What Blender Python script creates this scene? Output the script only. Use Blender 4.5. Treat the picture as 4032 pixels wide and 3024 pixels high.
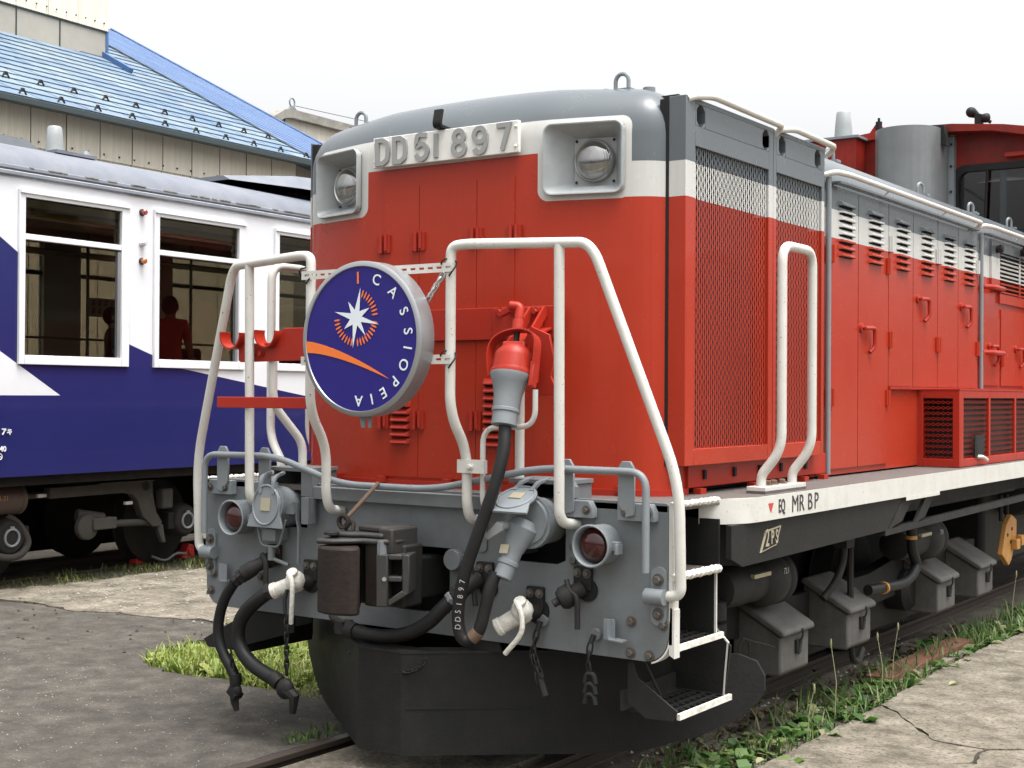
import bpy, bmesh, math, random
from mathutils import Vector, Matrix
R = math.radians
random.seed(7)
scene = bpy.context.scene
col = scene.collection
for o in list(bpy.data.objects):
    bpy.data.objects.remove(o)

# ------------------------------------------------------------------ camera
cam_data = bpy.data.cameras.new('camera')
cam = bpy.data.objects.new('camera', cam_data)
col.objects.link(cam)
scene.camera = cam
cam_data.sensor_fit = 'HORIZONTAL'
cam_data.sensor_width = 36.0
cam_data.lens = 36.0 * 5457.5 / 4032.0
cam_data.clip_start = 0.1
cam_data.clip_end = 2000.0
_a, _p, _r = 0.605419, 0.0073307, 0.0063832
_f = Vector((-math.sin(_a) * math.cos(_p), math.cos(_a) * math.cos(_p), math.sin(_p)))
_rt = Vector((math.cos(_a), math.sin(_a), 0.0))
_up = _rt.cross(_f)
_R = _rt * math.cos(_r) + _up * math.sin(_r)
_U = _up * math.cos(_r) - _rt * math.sin(_r)
_m = Matrix((_R, _U, -_f)).transposed().to_4x4()
_m.translation = Vector((4.19367, -5.20719, 1.75866))
cam.matrix_world = _m

# ------------------------------------------------------------------ sky, sun, exposure
SUN_EL, SUN_AZ = 74.0, 98.0
world = bpy.data.worlds.new('World')
scene.world = world
world.use_nodes = True
wn = world.node_tree
wn.nodes.clear()
sky = wn.nodes.new('ShaderNodeTexSky')
sky.sky_type = 'NISHITA'
sky.sun_disc = False
sky.sun_elevation = R(SUN_EL)
sky.sun_rotation = R(SUN_AZ)
sky.air_density = 1.0
sky.dust_density = 8.0
sky.ozone_density = 0.4
hs = wn.nodes.new('ShaderNodeHueSaturation')
hs.inputs['Saturation'].default_value = 0.10
bgn = wn.nodes.new('ShaderNodeBackground')
bgn.inputs['Strength'].default_value = 0.15
won = wn.nodes.new('ShaderNodeOutputWorld')
wn.links.new(sky.outputs[0], hs.inputs['Color'])
wn.links.new(hs.outputs[0], bgn.inputs['Color'])
wn.links.new(bgn.outputs[0], won.inputs[0])

sun_data = bpy.data.lights.new('sun', 'SUN')
sun_data.energy = 0.65
sun_data.angle = R(28.0)
sun_data.color = (1.0, 0.97, 0.92)
sun = bpy.data.objects.new('sun', sun_data)
col.objects.link(sun)
_az, _el = R(SUN_AZ), R(SUN_EL)
_sd = Vector((math.sin(_az) * math.cos(_el), math.cos(_az) * math.cos(_el), math.sin(_el)))
sun.rotation_euler = _sd.to_track_quat('Z', 'Y').to_euler()
sun.location = (0, 0, 20)

vs = scene.view_settings
vs.view_transform = 'Standard'
vs.look = 'None'
vs.gamma = 1.0
vs.exposure = 1.38
vs.use_curve_mapping = False
scene.cycles.max_bounces = 8
scene.cycles.transparent_max_bounces = 16
scene.cycles.use_denoising = True

# ------------------------------------------------------------------ materials
def _new(name):
    m = bpy.data.materials.new(name)
    m.use_nodes = True
    nt = m.node_tree
    b = nt.nodes['Principled BSDF']
    return m, nt, b

def mth(nt, op, a, b=None, c=None, clamp=False):
    n = nt.nodes.new('ShaderNodeMath')
    n.operation = op
    n.use_clamp = clamp
    for i, v in enumerate((a, b, c)):
        if v is None:
            continue
        if isinstance(v, (int, float)):
            n.inputs[i].default_value = v
        else:
            nt.links.new(v, n.inputs[i])
    return n.outputs[0]

def mixc(nt, fac, a, b, mode='MIX'):
    n = nt.nodes.new('ShaderNodeMix')
    n.data_type = 'RGBA'
    n.blend_type = mode
    for i, v in ((0, fac), (6, a), (7, b)):
        if isinstance(v, (int, float)):
            n.inputs[i].default_value = v
        elif isinstance(v, tuple):
            n.inputs[i].default_value = (*v, 1.0)[:4]
        else:
            nt.links.new(v, n.inputs[i])
    return n.outputs[2]

def coords(nt, kind='Object', scale=(1, 1, 1)):
    tc = nt.nodes.new('ShaderNodeTexCoord')
    mp = nt.nodes.new('ShaderNodeMapping')
    mp.inputs['Scale'].default_value = scale
    nt.links.new(tc.outputs[kind], mp.inputs['Vector'])
    return mp.outputs[0]

def noise(nt, vec, scale=5.0, detail=4.0, rough=0.55, dist=0.0):
    n = nt.nodes.new('ShaderNodeTexNoise')
    n.inputs['Scale'].default_value = scale
    n.inputs['Detail'].default_value = detail
    n.inputs['Roughness'].default_value = rough
    n.inputs['Distortion'].default_value = dist
    nt.links.new(vec, n.inputs['Vector'])
    return n.outputs[0]

def ramp(nt, fac, stops):
    n = nt.nodes.new('ShaderNodeValToRGB')
    cr = n.color_ramp
    while len(cr.elements) < len(stops):
        cr.elements.new(0.5)
    for e, (p, c) in zip(cr.elements, stops):
        e.position = p
        if isinstance(c, (int, float)):
            c = (c, c, c)
        e.color = (*c, 1.0)
    nt.links.new(fac, n.inputs[0])
    return n.outputs[0]

def bump(nt, b, h, strength=0.2, dist=0.01):
    n = nt.nodes.new('ShaderNodeBump')
    n.inputs['Strength'].default_value = strength
    n.inputs['Distance'].default_value = dist
    nt.links.new(h, n.inputs['Height'])
    nt.links.new(n.outputs[0], b.inputs['Normal'])

def mat(name, c, rough=0.5, metal=0.0, coat=0.0, var=0.12, vs_=4.0, dirt=None, dirt_amt=0.4, dirt_scale=3.0,
        bmp=0.0, bmp_scale=60.0, streak=0.0, spec=0.5, chips=0.0):
    m, nt, b = _new(name)
    v = coords(nt)
    n1 = noise(nt, v, vs_, 5.0, 0.6)
    base = mixc(nt, n1, tuple(x * (1 - var) for x in c), tuple(min(1, x * (1 + var)) for x in c))
    if streak:
        v2 = coords(nt, 'Object', (24, 24, 0.7))
        n2 = ramp(nt, noise(nt, v2, 1.0, 3.0, 0.6), ((0.45, 0.0), (0.75, 1.0)))
        base = mixc(nt, mth(nt, 'MULTIPLY', n2, streak), base, tuple(x * 0.55 for x in c))
    if chips:
        n4 = ramp(nt, noise(nt, v, 70.0, 2.0, 0.5), ((0.70, 0.0), (0.73, 1.0)))
        base = mixc(nt, mth(nt, 'MULTIPLY', n4, chips), base, (0.10, 0.07, 0.045))
    if dirt:
        n3 = ramp(nt, noise(nt, v, dirt_scale, 8.0, 0.68), ((0.42, 0.0), (0.72, 1.0)))
        base = mixc(nt, mth(nt, 'MULTIPLY', n3, dirt_amt), base, dirt)
    nt.links.new(base, b.inputs['Base Color'])
    nr = noise(nt, v, 9.0, 4.0, 0.6)
    rr = mth(nt, 'MULTIPLY_ADD', nr, 0.25, max(0.02, rough - 0.125), clamp=True)
    nt.links.new(rr, b.inputs['Roughness'])
    b.inputs['Metallic'].default_value = metal
    b.inputs['Coat Weight'].default_value = coat
    b.inputs['Coat Roughness'].default_value = 0.08
    b.inputs['Specular IOR Level'].default_value = spec
    if bmp:
        bump(nt, b, noise(nt, v, bmp_scale, 5.0, 0.6), bmp, 0.01)
    return m

RED = (0.345, 0.026, 0.0105)
WHT = (0.47, 0.47, 0.45)
GRY = (0.105, 0.119, 0.129)

def livery(name, front=False):
    m, nt, b = _new(name)
    tc = nt.nodes.new('ShaderNodeTexCoord')
    sx = nt.nodes.new('ShaderNodeSeparateXYZ')
    nt.links.new(tc.outputs['Object'], sx.inputs[0])
    x, y, z = sx.outputs
    ax = mth(nt, 'ABSOLUTE', x)
    white = mth(nt, 'MULTIPLY', mth(nt, 'GREATER_THAN', z, 2.682), 1.0)
    grey = mth(nt, 'GREATER_THAN', z, 2.848)
    if front:
        isf = mth(nt, 'LESS_THAN', y, 0.47)
        # white surround of each lamp: a rounded rectangle |x| .535-.985, z 2.682-3.062
        dx = mth(nt, 'MAXIMUM', mth(nt, 'SUBTRACT', mth(nt, 'ABSOLUTE', mth(nt, 'SUBTRACT', ax, 0.755)), 0.17), 0.0)
        dz = mth(nt, 'MAXIMUM', mth(nt, 'SUBTRACT', mth(nt, 'ABSOLUTE', mth(nt, 'SUBTRACT', z, 2.872)), 0.14), 0.0)
        dd = mth(nt, 'SQRT', mth(nt, 'ADD', mth(nt, 'POWER', dx, 2.0), mth(nt, 'POWER', dz, 2.0)))
        lamp = mth(nt, 'LESS_THAN', dd, 0.055)
        mid = mth(nt, 'MULTIPLY', mth(nt, 'LESS_THAN', ax, 0.78),
                  mth(nt, 'MULTIPLY', mth(nt, 'GREATER_THAN', z, 2.908), mth(nt, 'LESS_THAN', z, 3.067)))
        fw = mth(nt, 'MAXIMUM', lamp, mid)
        inner = mth(nt, 'LESS_THAN', ax, 0.755)
        out_w = mth(nt, 'MULTIPLY', mth(nt, 'SUBTRACT', 1.0, inner), white)
        w_f = mth(nt, 'MAXIMUM', fw, out_w)
        top = mth(nt, 'GREATER_THAN', z, 3.0)
        in_red = mth(nt, 'MULTIPLY', inner, mth(nt, 'SUBTRACT', 1.0, top))
        g_f = mth(nt, 'MULTIPLY', mth(nt, 'SUBTRACT', 1.0, fw), mth(nt, 'SUBTRACT', grey, mth(nt, 'MULTIPLY', in_red, grey)))
        white = mth(nt, 'ADD', mth(nt, 'MULTIPLY', isf, w_f), mth(nt, 'MULTIPLY', mth(nt, 'SUBTRACT', 1.0, isf), white))
        grey = mth(nt, 'ADD', mth(nt, 'MULTIPLY', isf, g_f), mth(nt, 'MULTIPLY', mth(nt, 'SUBTRACT', 1.0, isf), grey))
    v = coords(nt)
    n1 = noise(nt, v, 1.3, 5.0, 0.6)
    n2 = noise(nt, v, 7.0, 6.0, 0.65)
    red = mixc(nt, n1, (RED[0] * 0.93, RED[1] * 0.92, RED[2] * 0.92), (RED[0] * 1.06, RED[1] * 1.5, RED[2] * 1.7))
    red = mixc(nt, mth(nt, 'MULTIPLY', ramp(nt, n2, ((0.5, 0.0), (0.8, 1.0))), 0.25), red, (0.30, 0.026, 0.013))
    fade = ramp(nt, noise(nt, coords(nt, 'Object', (2.2, 2.2, 0.5)), 1.0, 5.0, 0.6), ((0.48, 0.0), (0.74, 1.0)))
    red = mixc(nt, mth(nt, 'MULTIPLY', fade, 0.30), red, (0.36, 0.040, 0.026))
    drip = ramp(nt, noise(nt, coords(nt, 'Object', (46, 46, 0.8)), 1.0, 4.0, 0.65), ((0.56, 0.0), (0.80, 1.0)))
    red = mixc(nt, mth(nt, 'MULTIPLY', drip, 0.30), red, (0.16, 0.020, 0.012))
    chip = ramp(nt, noise(nt, v, 85.0, 2.0, 0.5), ((0.735, 0.0), (0.76, 1.0)))
    red = mixc(nt, mth(nt, 'MULTIPLY', chip, 0.55), red, (0.10, 0.03, 0.02))
    st = ramp(nt, noise(nt, coords(nt, 'Object', (60, 60, 1.2)), 1.0, 3.0, 0.6), ((0.4, 0.0), (0.8, 1.0)))
    wht = mixc(nt, mth(nt, 'MULTIPLY', st, 0.35), WHT, (0.56, 0.55, 0.50))
    gry = mixc(nt, n2, tuple(c * 0.93 for c in GRY), tuple(c * 1.07 for c in GRY))
    c = mixc(nt, white, red, wht)
    c = mixc(nt, grey, c, gry)
    nt.links.new(c, b.inputs['Base Color'])
    nt.links.new(mth(nt, 'MULTIPLY_ADD', n2, 0.22, 0.14), b.inputs['Roughness'])
    b.inputs['Coat Weight'].default_value = 0.0
    b.inputs['Specular IOR Level'].default_value = 0.26
    bump(nt, b, noise(nt, v, 3.2, 3.0, 0.5), 0.10, 0.02)
    return m

M = {}
M['livery'] = livery('livery_paint')
M['nose'] = livery('nose_paint', True)
M['red'] = mat('red_paint', (0.33, 0.023, 0.012), 0.36, spec=0.24, var=0.1, dirt=(0.25, 0.05, 0.035), dirt_amt=0.25, dirt_scale=6)
M['white'] = mat('white_paint', (0.55, 0.545, 0.51), 0.42, coat=0.1, var=0.05, dirt=(0.38, 0.33, 0.25), dirt_amt=0.34, dirt_scale=9, streak=0.08, chips=0.8)
M['whiteworn'] = mat('worn_white_paint', (0.68, 0.67, 0.61), 0.6, var=0.06, dirt=(0.25, 0.2, 0.14), dirt_amt=0.55, dirt_scale=14, bmp=0.6, bmp_scale=45)
M['grey'] = mat('grey_paint', (0.138, 0.153, 0.161), 0.5, var=0.1, dirt=(0.085, 0.082, 0.075), dirt_amt=0.55, dirt_scale=5, bmp=0.05, bmp_scale=30, streak=0.12)
M['greylight'] = mat('light_grey_paint', (0.185, 0.206, 0.219), 0.45, var=0.08, dirt=(0.10, 0.10, 0.095), dirt_amt=0.35, dirt_scale=8)
M['lamp'] = mat('silver_grey_paint', (0.30, 0.32, 0.325), 0.4, var=0.05, dirt=(0.15, 0.15, 0.14), dirt_amt=0.3, dirt_scale=9)
M['black'] = mat('black_underframe_paint', (0.013, 0.0135, 0.0135), 0.6, var=0.3, streak=0.3, dirt=(0.024, 0.021, 0.018), dirt_amt=0.6, dirt_scale=9, bmp=0.2, spec=0.22)
M['dark'] = mat('sooty_dark_steel', (0.015, 0.0155, 0.0155), 0.65, var=0.25, dirt=(0.036, 0.030, 0.025), dirt_amt=0.6, dirt_scale=5, bmp=0.15, spec=0.25)
M['void'] = mat('unlit_interior_black', (0.006, 0.006, 0.006), 0.9, var=0.1)
M['rubber'] = mat('black_rubber', (0.009, 0.009, 0.0095), 0.5, var=0.2, dirt=(0.025, 0.024, 0.022), dirt_amt=0.4, dirt_scale=10, spec=0.28)
M['rust'] = mat('rusty_steel', (0.024, 0.016, 0.012), 0.7, spec=0.25, var=0.35, dirt=(0.012, 0.011, 0.011), dirt_amt=0.95, dirt_scale=7, bmp=0.3, bmp_scale=40)
M['steeldark'] = mat('worn_dark_casting', (0.034, 0.034, 0.033), 0.55, spec=0.35, var=0.25, dirt=(0.03, 0.02, 0.014), dirt_amt=0.7, dirt_scale=8, bmp=0.15)
M['rustedge'] = mat('rusty_bolt_steel', (0.13, 0.075, 0.045), 0.65, var=0.3, dirt=(0.06, 0.055, 0.05), dirt_amt=0.6, dirt_scale=40)
M['bolt'] = mat('grimy_bolt_steel', (0.10, 0.095, 0.085), 0.5, metal=0.3, var=0.25, dirt=(0.07, 0.035, 0.02), dirt_amt=0.6, dirt_scale=30)
M['steel'] = mat('bright_steel', (0.55, 0.55, 0.54), 0.32, metal=0.9, var=0.1)
M['chrome'] = mat('polished_chrome', (0.75, 0.75, 0.74), 0.12, metal=1.0, var=0.1)
M['brass'] = mat('brass_label', (0.42, 0.38, 0.27), 0.45, metal=0.4, var=0.2)
M['deck'] = mat('worn_deck_plate', (0.085, 0.075, 0.07), 0.8, var=0.2, dirt=(0.13, 0.09, 0.07), dirt_amt=0.5, dirt_scale=7, bmp=0.3, bmp_scale=60)
M['sand'] = mat('dusty_grey_box', (0.085, 0.081, 0.075), 0.75, var=0.18, dirt=(0.035, 0.032, 0.028), dirt_amt=0.8, dirt_scale=6, bmp=0.15, streak=0.45)
M['orange'] = mat('orange_yellow_paint', (0.42, 0.20, 0.045), 0.5, var=0.15, dirt=(0.12, 0.06, 0.02), dirt_amt=0.4, dirt_scale=12)
M['navy'] = mat('navy_sheet', (0.020, 0.014, 0.165), 0.35, spec=0.3, var=0.03)
M['markorange'] = mat('orange_vinyl', (0.75, 0.17, 0.03), 0.35, var=0.04)
M['markwhite'] = mat('pale_vinyl', (0.66, 0.72, 0.76), 0.35, var=0.03)
M['alu'] = mat('brushed_aluminium', (0.34, 0.35, 0.36), 0.38, metal=0.7, var=0.08)
M['platewhite'] = mat('number_plate_white', (0.68, 0.68, 0.64), 0.45, var=0.04, dirt=(0.4, 0.38, 0.33), dirt_amt=0.25, dirt_scale=10)
M['digit'] = mat('digit_grey', (0.27, 0.275, 0.27), 0.5, var=0.05)
M['letter'] = mat('black_stencil', (0.03, 0.03, 0.032), 0.6, var=0.05)
M['chalk'] = mat('white_marker', (0.34, 0.34, 0.33), 0.8, var=0.3, vs_=60)
M['warn'] = mat('red_mark', (0.45, 0.04, 0.03), 0.5, var=0.05)
M['redshade'] = mat('shaded_red_paint', (0.27, 0.020, 0.012), 0.4, spec=0.22, var=0.12, dirt=(0.045, 0.014, 0.012), dirt_amt=0.85, dirt_scale=1.4, streak=0.3)  # cab red with eave shade and dark reflections painted in as sooty blotches
M['cowl'] = mat('galvanised_cowl', (0.19, 0.20, 0.205), 0.38, metal=0.35, var=0.12, streak=0.25, dirt=(0.11, 0.11, 0.105), dirt_amt=0.4, dirt_scale=3)
M['maroon'] = mat('dark_maroon_core', (0.014, 0.004, 0.004), 0.8, var=0.2)

def glassmat(name, tint, rough=0.0, refl=1.0):
    m = bpy.data.materials.new(name)
    m.use_nodes = True
    nt = m.node_tree
    nt.nodes.clear()
    out = nt.nodes.new('ShaderNodeOutputMaterial')
    tr = nt.nodes.new('ShaderNodeBsdfTransparent')
    tr.inputs[0].default_value = (*tint, 1)
    gl = nt.nodes.new('ShaderNodeBsdfGlossy')
    gl.inputs['Roughness'].default_value = rough
    fr = nt.nodes.new('ShaderNodeFresnel')
    fr.inputs['IOR'].default_value = 1.5
    mx = nt.nodes.new('ShaderNodeMixShader')
    nt.links.new(mth(nt, 'MULTIPLY', fr.outputs[0], refl, clamp=True), mx.inputs[0])
    nt.links.new(tr.outputs[0], mx.inputs[1])
    nt.links.new(gl.outputs[0], mx.inputs[2])
    nt.links.new(mx.outputs[0], out.inputs[0])
    return m
M['glass'] = glassmat('tinted_window_glass', (0.60, 0.58, 0.53), 0.0, 0.15)
M['cabglass'] = glassmat('cab_window_glass', (0.72, 0.76, 0.76))
def lensmat(name, c, rough=0.08):
    m, nt, b = _new(name)
    b.inputs['Base Color'].default_value = (*c, 1)
    b.inputs['Roughness'].default_value = rough
    b.inputs['Coat Weight'].default_value = 1.0
    b.inputs['Coat Roughness'].default_value = 0.02
    return m
M['redlens'] = lensmat('red_lamp_lens', (0.035, 0.003, 0.003), 0.14)
M['redlens'].node_tree.nodes['Principled BSDF'].inputs['Coat Weight'].default_value = 0.35
M['brightredlens'] = lensmat('bright_red_lens', (0.28, 0.012, 0.01))
M['amberlens'] = lensmat('amber_lens', (0.40, 0.11, 0.02))
M['clearlens'] = lensmat('clear_lens', (0.55, 0.56, 0.55))
def headlens():
    m, nt, b = _new('headlamp_lens')
    v = coords(nt, 'Object')
    w = nt.nodes.new('ShaderNodeTexWave')
    w.inputs['Scale'].default_value = 55
    w.inputs['Distortion'].default_value = 0.4
    nt.links.new(v, w.inputs['Vector'])
    b.inputs['Base Color'].default_value = (0.30, 0.30, 0.29, 1)
    b.inputs['Metallic'].default_value = 0.95
    b.inputs['Roughness'].default_value = 0.07
    b.inputs['Coat Weight'].default_value = 1.0
    bump(nt, b, w.outputs['Fac'], 0.35, 0.004)
    return m
M['headlens'] = headlens()

# ------------------------------------------------------------------ mesh helpers
def fil(pts, r, seg=5):
    """round the corners of a polyline"""
    P = [Vector(p) for p in pts]
    out = [P[0]]
    for i in range(1, len(P) - 1):
        a, b, c = P[i - 1], P[i], P[i + 1]
        u, v = (a - b), (c - b)
        rr = r[i - 1] if isinstance(r, (list, tuple)) else r
        k = min(rr, u.length * 0.49, v.length * 0.49)
        if k < 1e-4:
            out.append(b)
            continue
        s, e = b + u.normalized() * k, b + v.normalized() * k
        for j in range(seg + 1):
            t = j / seg
            out.append(s * (1 - t) ** 2 + b * 2 * t * (1 - t) + e * t * t)
    out.append(P[-1])
    return out

def smooth_path(pts, n=6):
    """Catmull-Rom through the points"""
    P = [Vector(p) for p in pts]
    Q = [P[0] * 2 - P[1]] + P + [P[-1] * 2 - P[-2]]
    out = []
    for i in range(1, len(Q) - 2):
        a, b, c, d = Q[i - 1], Q[i], Q[i + 1], Q[i + 2]
        for j in range(n):
            t = j / n
            out.append(0.5 * ((2 * b) + (c - a) * t + (2 * a - 5 * b + 4 * c - d) * t * t + (3 * b - a - 3 * c + d) * t ** 3))
    out.append(P[-1])
    return out

class MB:
    def __init__(s):
        s.v, s.f = [], []
    def add(s, vs, fs):
        k = len(s.v)
        s.v += [tuple(p) for p in vs]
        s.f += [tuple(i + k for i in f) for f in fs]
        return s
    def box(s, x0, x1, y0, y1, z0, z1, mtx=None):
        vs = [Vector((x, y, z)) for x in (x0, x1) for y in (y0, y1) for z in (z0, z1)]
        if mtx:
            vs = [mtx @ p for p in vs]
        return s.add(vs, [(0, 1, 3, 2), (4, 6, 7, 5), (0, 4, 5, 1), (2, 3, 7, 6), (0, 2, 6, 4), (1, 5, 7, 3)])
    def prism(s, poly, axis, a, b, mtx=None):
        def P(q, d):
            u, w = q
            return Vector({'x': (d, u, w), 'y': (u, d, w), 'z': (u, w, d)}[axis])
        n = len(poly)
        vs = [P(q, a) for q in poly] + [P(q, b) for q in poly]
        if mtx:
            vs = [mtx @ p for p in vs]
        fs = [tuple(range(n))[::-1], tuple(range(n, 2 * n))] + [(i, (i + 1) % n, n + (i + 1) % n, n + i) for i in range(n)]
        return s.add(vs, fs)
    def tube(s, pts, r, n=10, cap=True, closed=False):
        P = [Vector(p) for p in pts]
        m = len(P)
        rs = r if isinstance(r, (list, tuple)) else [r] * m
        k0 = len(s.v)
        t0 = (P[1] - P[0]).normalized()
        ref = Vector((0, 0, 1)) if abs(t0.z) < 0.9 else Vector((1, 0, 0))
        nrm = t0.cross(ref).normalized()
        prev = t0
        for i, p in enumerate(P):
            if closed:
                t = (P[(i + 1) % m] - P[i - 1]).normalized()
            elif i == 0:
                t = t0
            elif i == m - 1:
                t = (P[-1] - P[-2]).normalized()
            else:
                t = ((P[i + 1] - p).normalized() + (p - P[i - 1]).normalized())
                t = t.normalized() if t.length > 1e-6 else prev
            q = prev.rotation_difference(t)
            nrm = (q @ nrm)
            nrm = (nrm - t * nrm.dot(t)).normalized()
            prev = t
            b = t.cross(nrm)
            for j in range(n):
                a = 2 * math.pi * j / n
                s.v.append(tuple(p + (nrm * math.cos(a) + b * math.sin(a)) * rs[i]))
        for i in range(m if closed else m - 1):
            for j in range(n):
                a, b2 = k0 + i * n + j, k0 + i * n + (j + 1) % n
                c = k0 + ((i + 1) % m) * n + (j + 1) % n
                d = k0 + ((i + 1) % m) * n + j
                s.f.append((a, b2, c, d))
        if cap and not closed:
            s.f.append(tuple(k0 + j for j in range(n))[::-1])
            s.f.append(tuple(k0 + (m - 1) * n + j for j in range(n)))
        return s
    def cyl(s, p0, p1, r0, r1=None, n=14):
        return s.tube([p0, p1], [r0, r0 if r1 is None else r1], n)
    def lathe(s, prof, origin, axis, n=24, cap0=True, cap1=True):
        """prof: list of (radius, height along axis)"""
        o, ax = Vector(origin), Vector(axis).normalized()
        ref = Vector((0, 0, 1)) if abs(ax.z) < 0.9 else Vector((1, 0, 0))
        u = ax.cross(ref).normalized()
        w = ax.cross(u)
        k = len(s.v)
        for r, h in prof:
            for j in range(n):
                a = 2 * math.pi * j / n
                s.v.append(tuple(o + ax * h + (u * math.cos(a) + w * math.sin(a)) * r))
        for i in range(len(prof) - 1):
            for j in range(n):
                s.f.append((k + i * n + j, k + i * n + (j + 1) % n, k + (i + 1) * n + (j + 1) % n, k + (i + 1) * n + j))
        if cap0:
            s.f.append(tuple(k + j for j in range(n))[::-1])
        if cap1:
            s.f.append(tuple(k + (len(prof) - 1) * n + j for j in range(n)))
        return s
    def bolt(s, p, d, r=0.014, h=0.012):
        p, d = Vector(p), Vector(d).normalized()
        s.lathe([(r * 1.5, 0.0), (r * 1.5, h * 0.3)], p, d, 10)
        s.lathe([(r, h * 0.3), (r, h), (r * 0.8, h * 1.15)], p, d, 6)
        return s
    def ball(s, c, r, n=12, sc=(1, 1, 1)):
        c = Vector(c)
        k = len(s.v)
        m = n // 2
        for i in range(m + 1):
            th = math.pi * i / m
            for j in range(n):
                a = 2 * math.pi * j / n
                s.v.append((c.x + r * sc[0] * math.sin(th) * math.cos(a), c.y + r * sc[1] * math.sin(th) * math.sin(a), c.z + r * sc[2] * math.cos(th)))
        for i in range(m):
            for j in range(n):
                s.f.append((k + i * n + j, k + (i + 1) * n + j, k + (i + 1) * n + (j + 1) % n, k + i * n + (j + 1) % n))
        return s
    def strip(s, pts, w, th, wdir):
        """flat bar following pts; w along wdir, th along the local normal"""
        P = [Vector(p) for p in pts]
        wd = Vector(wdir).normalized()
        k = len(s.v)
        for i, p in enumerate(P):
            t = (P[min(i + 1, len(P) - 1)] - P[max(i - 1, 0)]).normalized()
            nn = t.cross(wd).normalized()
            for a, b in ((-1, -1), (1, -1), (1, 1), (-1, 1)):
                s.v.append(tuple(p + wd * (a * w / 2) + nn * (b * th / 2)))
        for i in range(len(P) - 1):
            for j in range(4):
                s.f.append((k + i * 4 + j, k + i * 4 + (j + 1) % 4, k + (i + 1) * 4 + (j + 1) % 4, k + (i + 1) * 4 + j))
        e = k + (len(P) - 1) * 4
        s.f += [(k + 3, k + 2, k + 1, k), (e, e + 1, e + 2, e + 3)]
        return s
    def mesh(s, name, m, ang=38):
        me = bpy.data.meshes.new(name)
        me.from_pydata(s.v, [], s.f)
        me.materials.append(m)
        bm = bmesh.new()
        bm.from_mesh(me)
        bmesh.ops.recalc_face_normals(bm, faces=bm.faces)
        bm.to_mesh(me)
        bm.free()
        me.polygons.foreach_set('use_smooth', [True] * len(me.polygons))
        me.set_sharp_from_angle(angle=R(ang))
        return me
    def out(s, name, m, parent=None, bevel=0.0, ang=38):
        o = bpy.data.objects.new(name, s.mesh(name, m, ang))
        col.objects.link(o)
        if parent:
            o.parent = parent
        if bevel:
            md = o.modifiers.new('bevel', 'BEVEL')
            md.width = bevel
            md.segments = 2
            md.limit_method = 'ANGLE'
            md.angle_limit = R(40)
            md.harden_normals = False
        return o

def tag(o, label, cat, group=None, kind=None):
    o['label'] = label
    o['category'] = cat
    if group:
        o['group'] = group
    if kind:
        o['kind'] = kind
    return o
def empty(name, loc=(0, 0, 0), rz=0.0):
    e = bpy.data.objects.new(name, None)
    e.empty_display_size = 0.2
    e.location = loc
    e.rotation_euler = (0, 0, rz)
    col.objects.link(e)
    return e
def dup(o, parent=None, loc=None, mtx=None):
    c = o.copy()
    col.objects.link(c)
    c.parent = parent
    if loc is not None:
        c.location = loc
    if mtx is not None:
        c.matrix_local = mtx
    return c
def inst(name, me, parent, loc=(0, 0, 0), rot=(0, 0, 0), sc=(1, 1, 1)):
    o = bpy.data.objects.new(name, me)
    col.objects.link(o)
    o.parent = parent
    o.location = loc
    o.rotation_euler = rot
    o.scale = sc
    return o
def text_mesh(txt, size=1.0, extrude=0.002, bold=0.0, xs=1.0):
    """a mesh of a text in the xz plane facing -y, centred on the origin"""
    cu = bpy.data.curves.new('text', 'FONT')
    cu.body = txt
    cu.size = size
    cu.extrude = extrude
    cu.offset = bold
    cu.resolution_u = 4
    cu.align_x = 'CENTER'
    cu.align_y = 'CENTER'
    ob = bpy.data.objects.new('text', cu)
    col.objects.link(ob)
    dg = bpy.context.evaluated_depsgraph_get()
    dg.update()
    me = bpy.data.meshes.new_from_object(ob.evaluated_get(dg))
    bpy.data.objects.remove(ob)
    me.transform(Matrix.Scale(xs, 4, (1, 0, 0)))
    me.transform(Matrix.Rotation(R(90), 4, 'X'))
    me.materials.clear()
    return me
def text(name, txt, m, parent, mtx, size, extrude=0.002, bold=0.0, xs=1.0):
    me = text_mesh(txt, size, extrude, bold, xs)
    me.materials.append(m)
    o = bpy.data.objects.new(name, me)
    col.objects.link(o)
    o.parent = parent
    o.matrix_local = mtx
    return o
def arc(cx, cz, r, a0, a1, n=8):
    return [(cx + r * math.cos(R(a0 + (a1 - a0) * i / n)), cz + r * math.sin(R(a0 + (a1 - a0) * i / n))) for i in range(n + 1)]
def rrect(x0, x1, z0, z1, r, n=5):
    return arc(x1 - r, z1 - r, r, 0, 90, n) + arc(x0 + r, z1 - r, r, 90, 180, n) + arc(x0 + r, z0 + r, r, 180, 270, n) + arc(x1 - r, z0 + r, r, 270, 360, n)
T = Matrix.Translation
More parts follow.
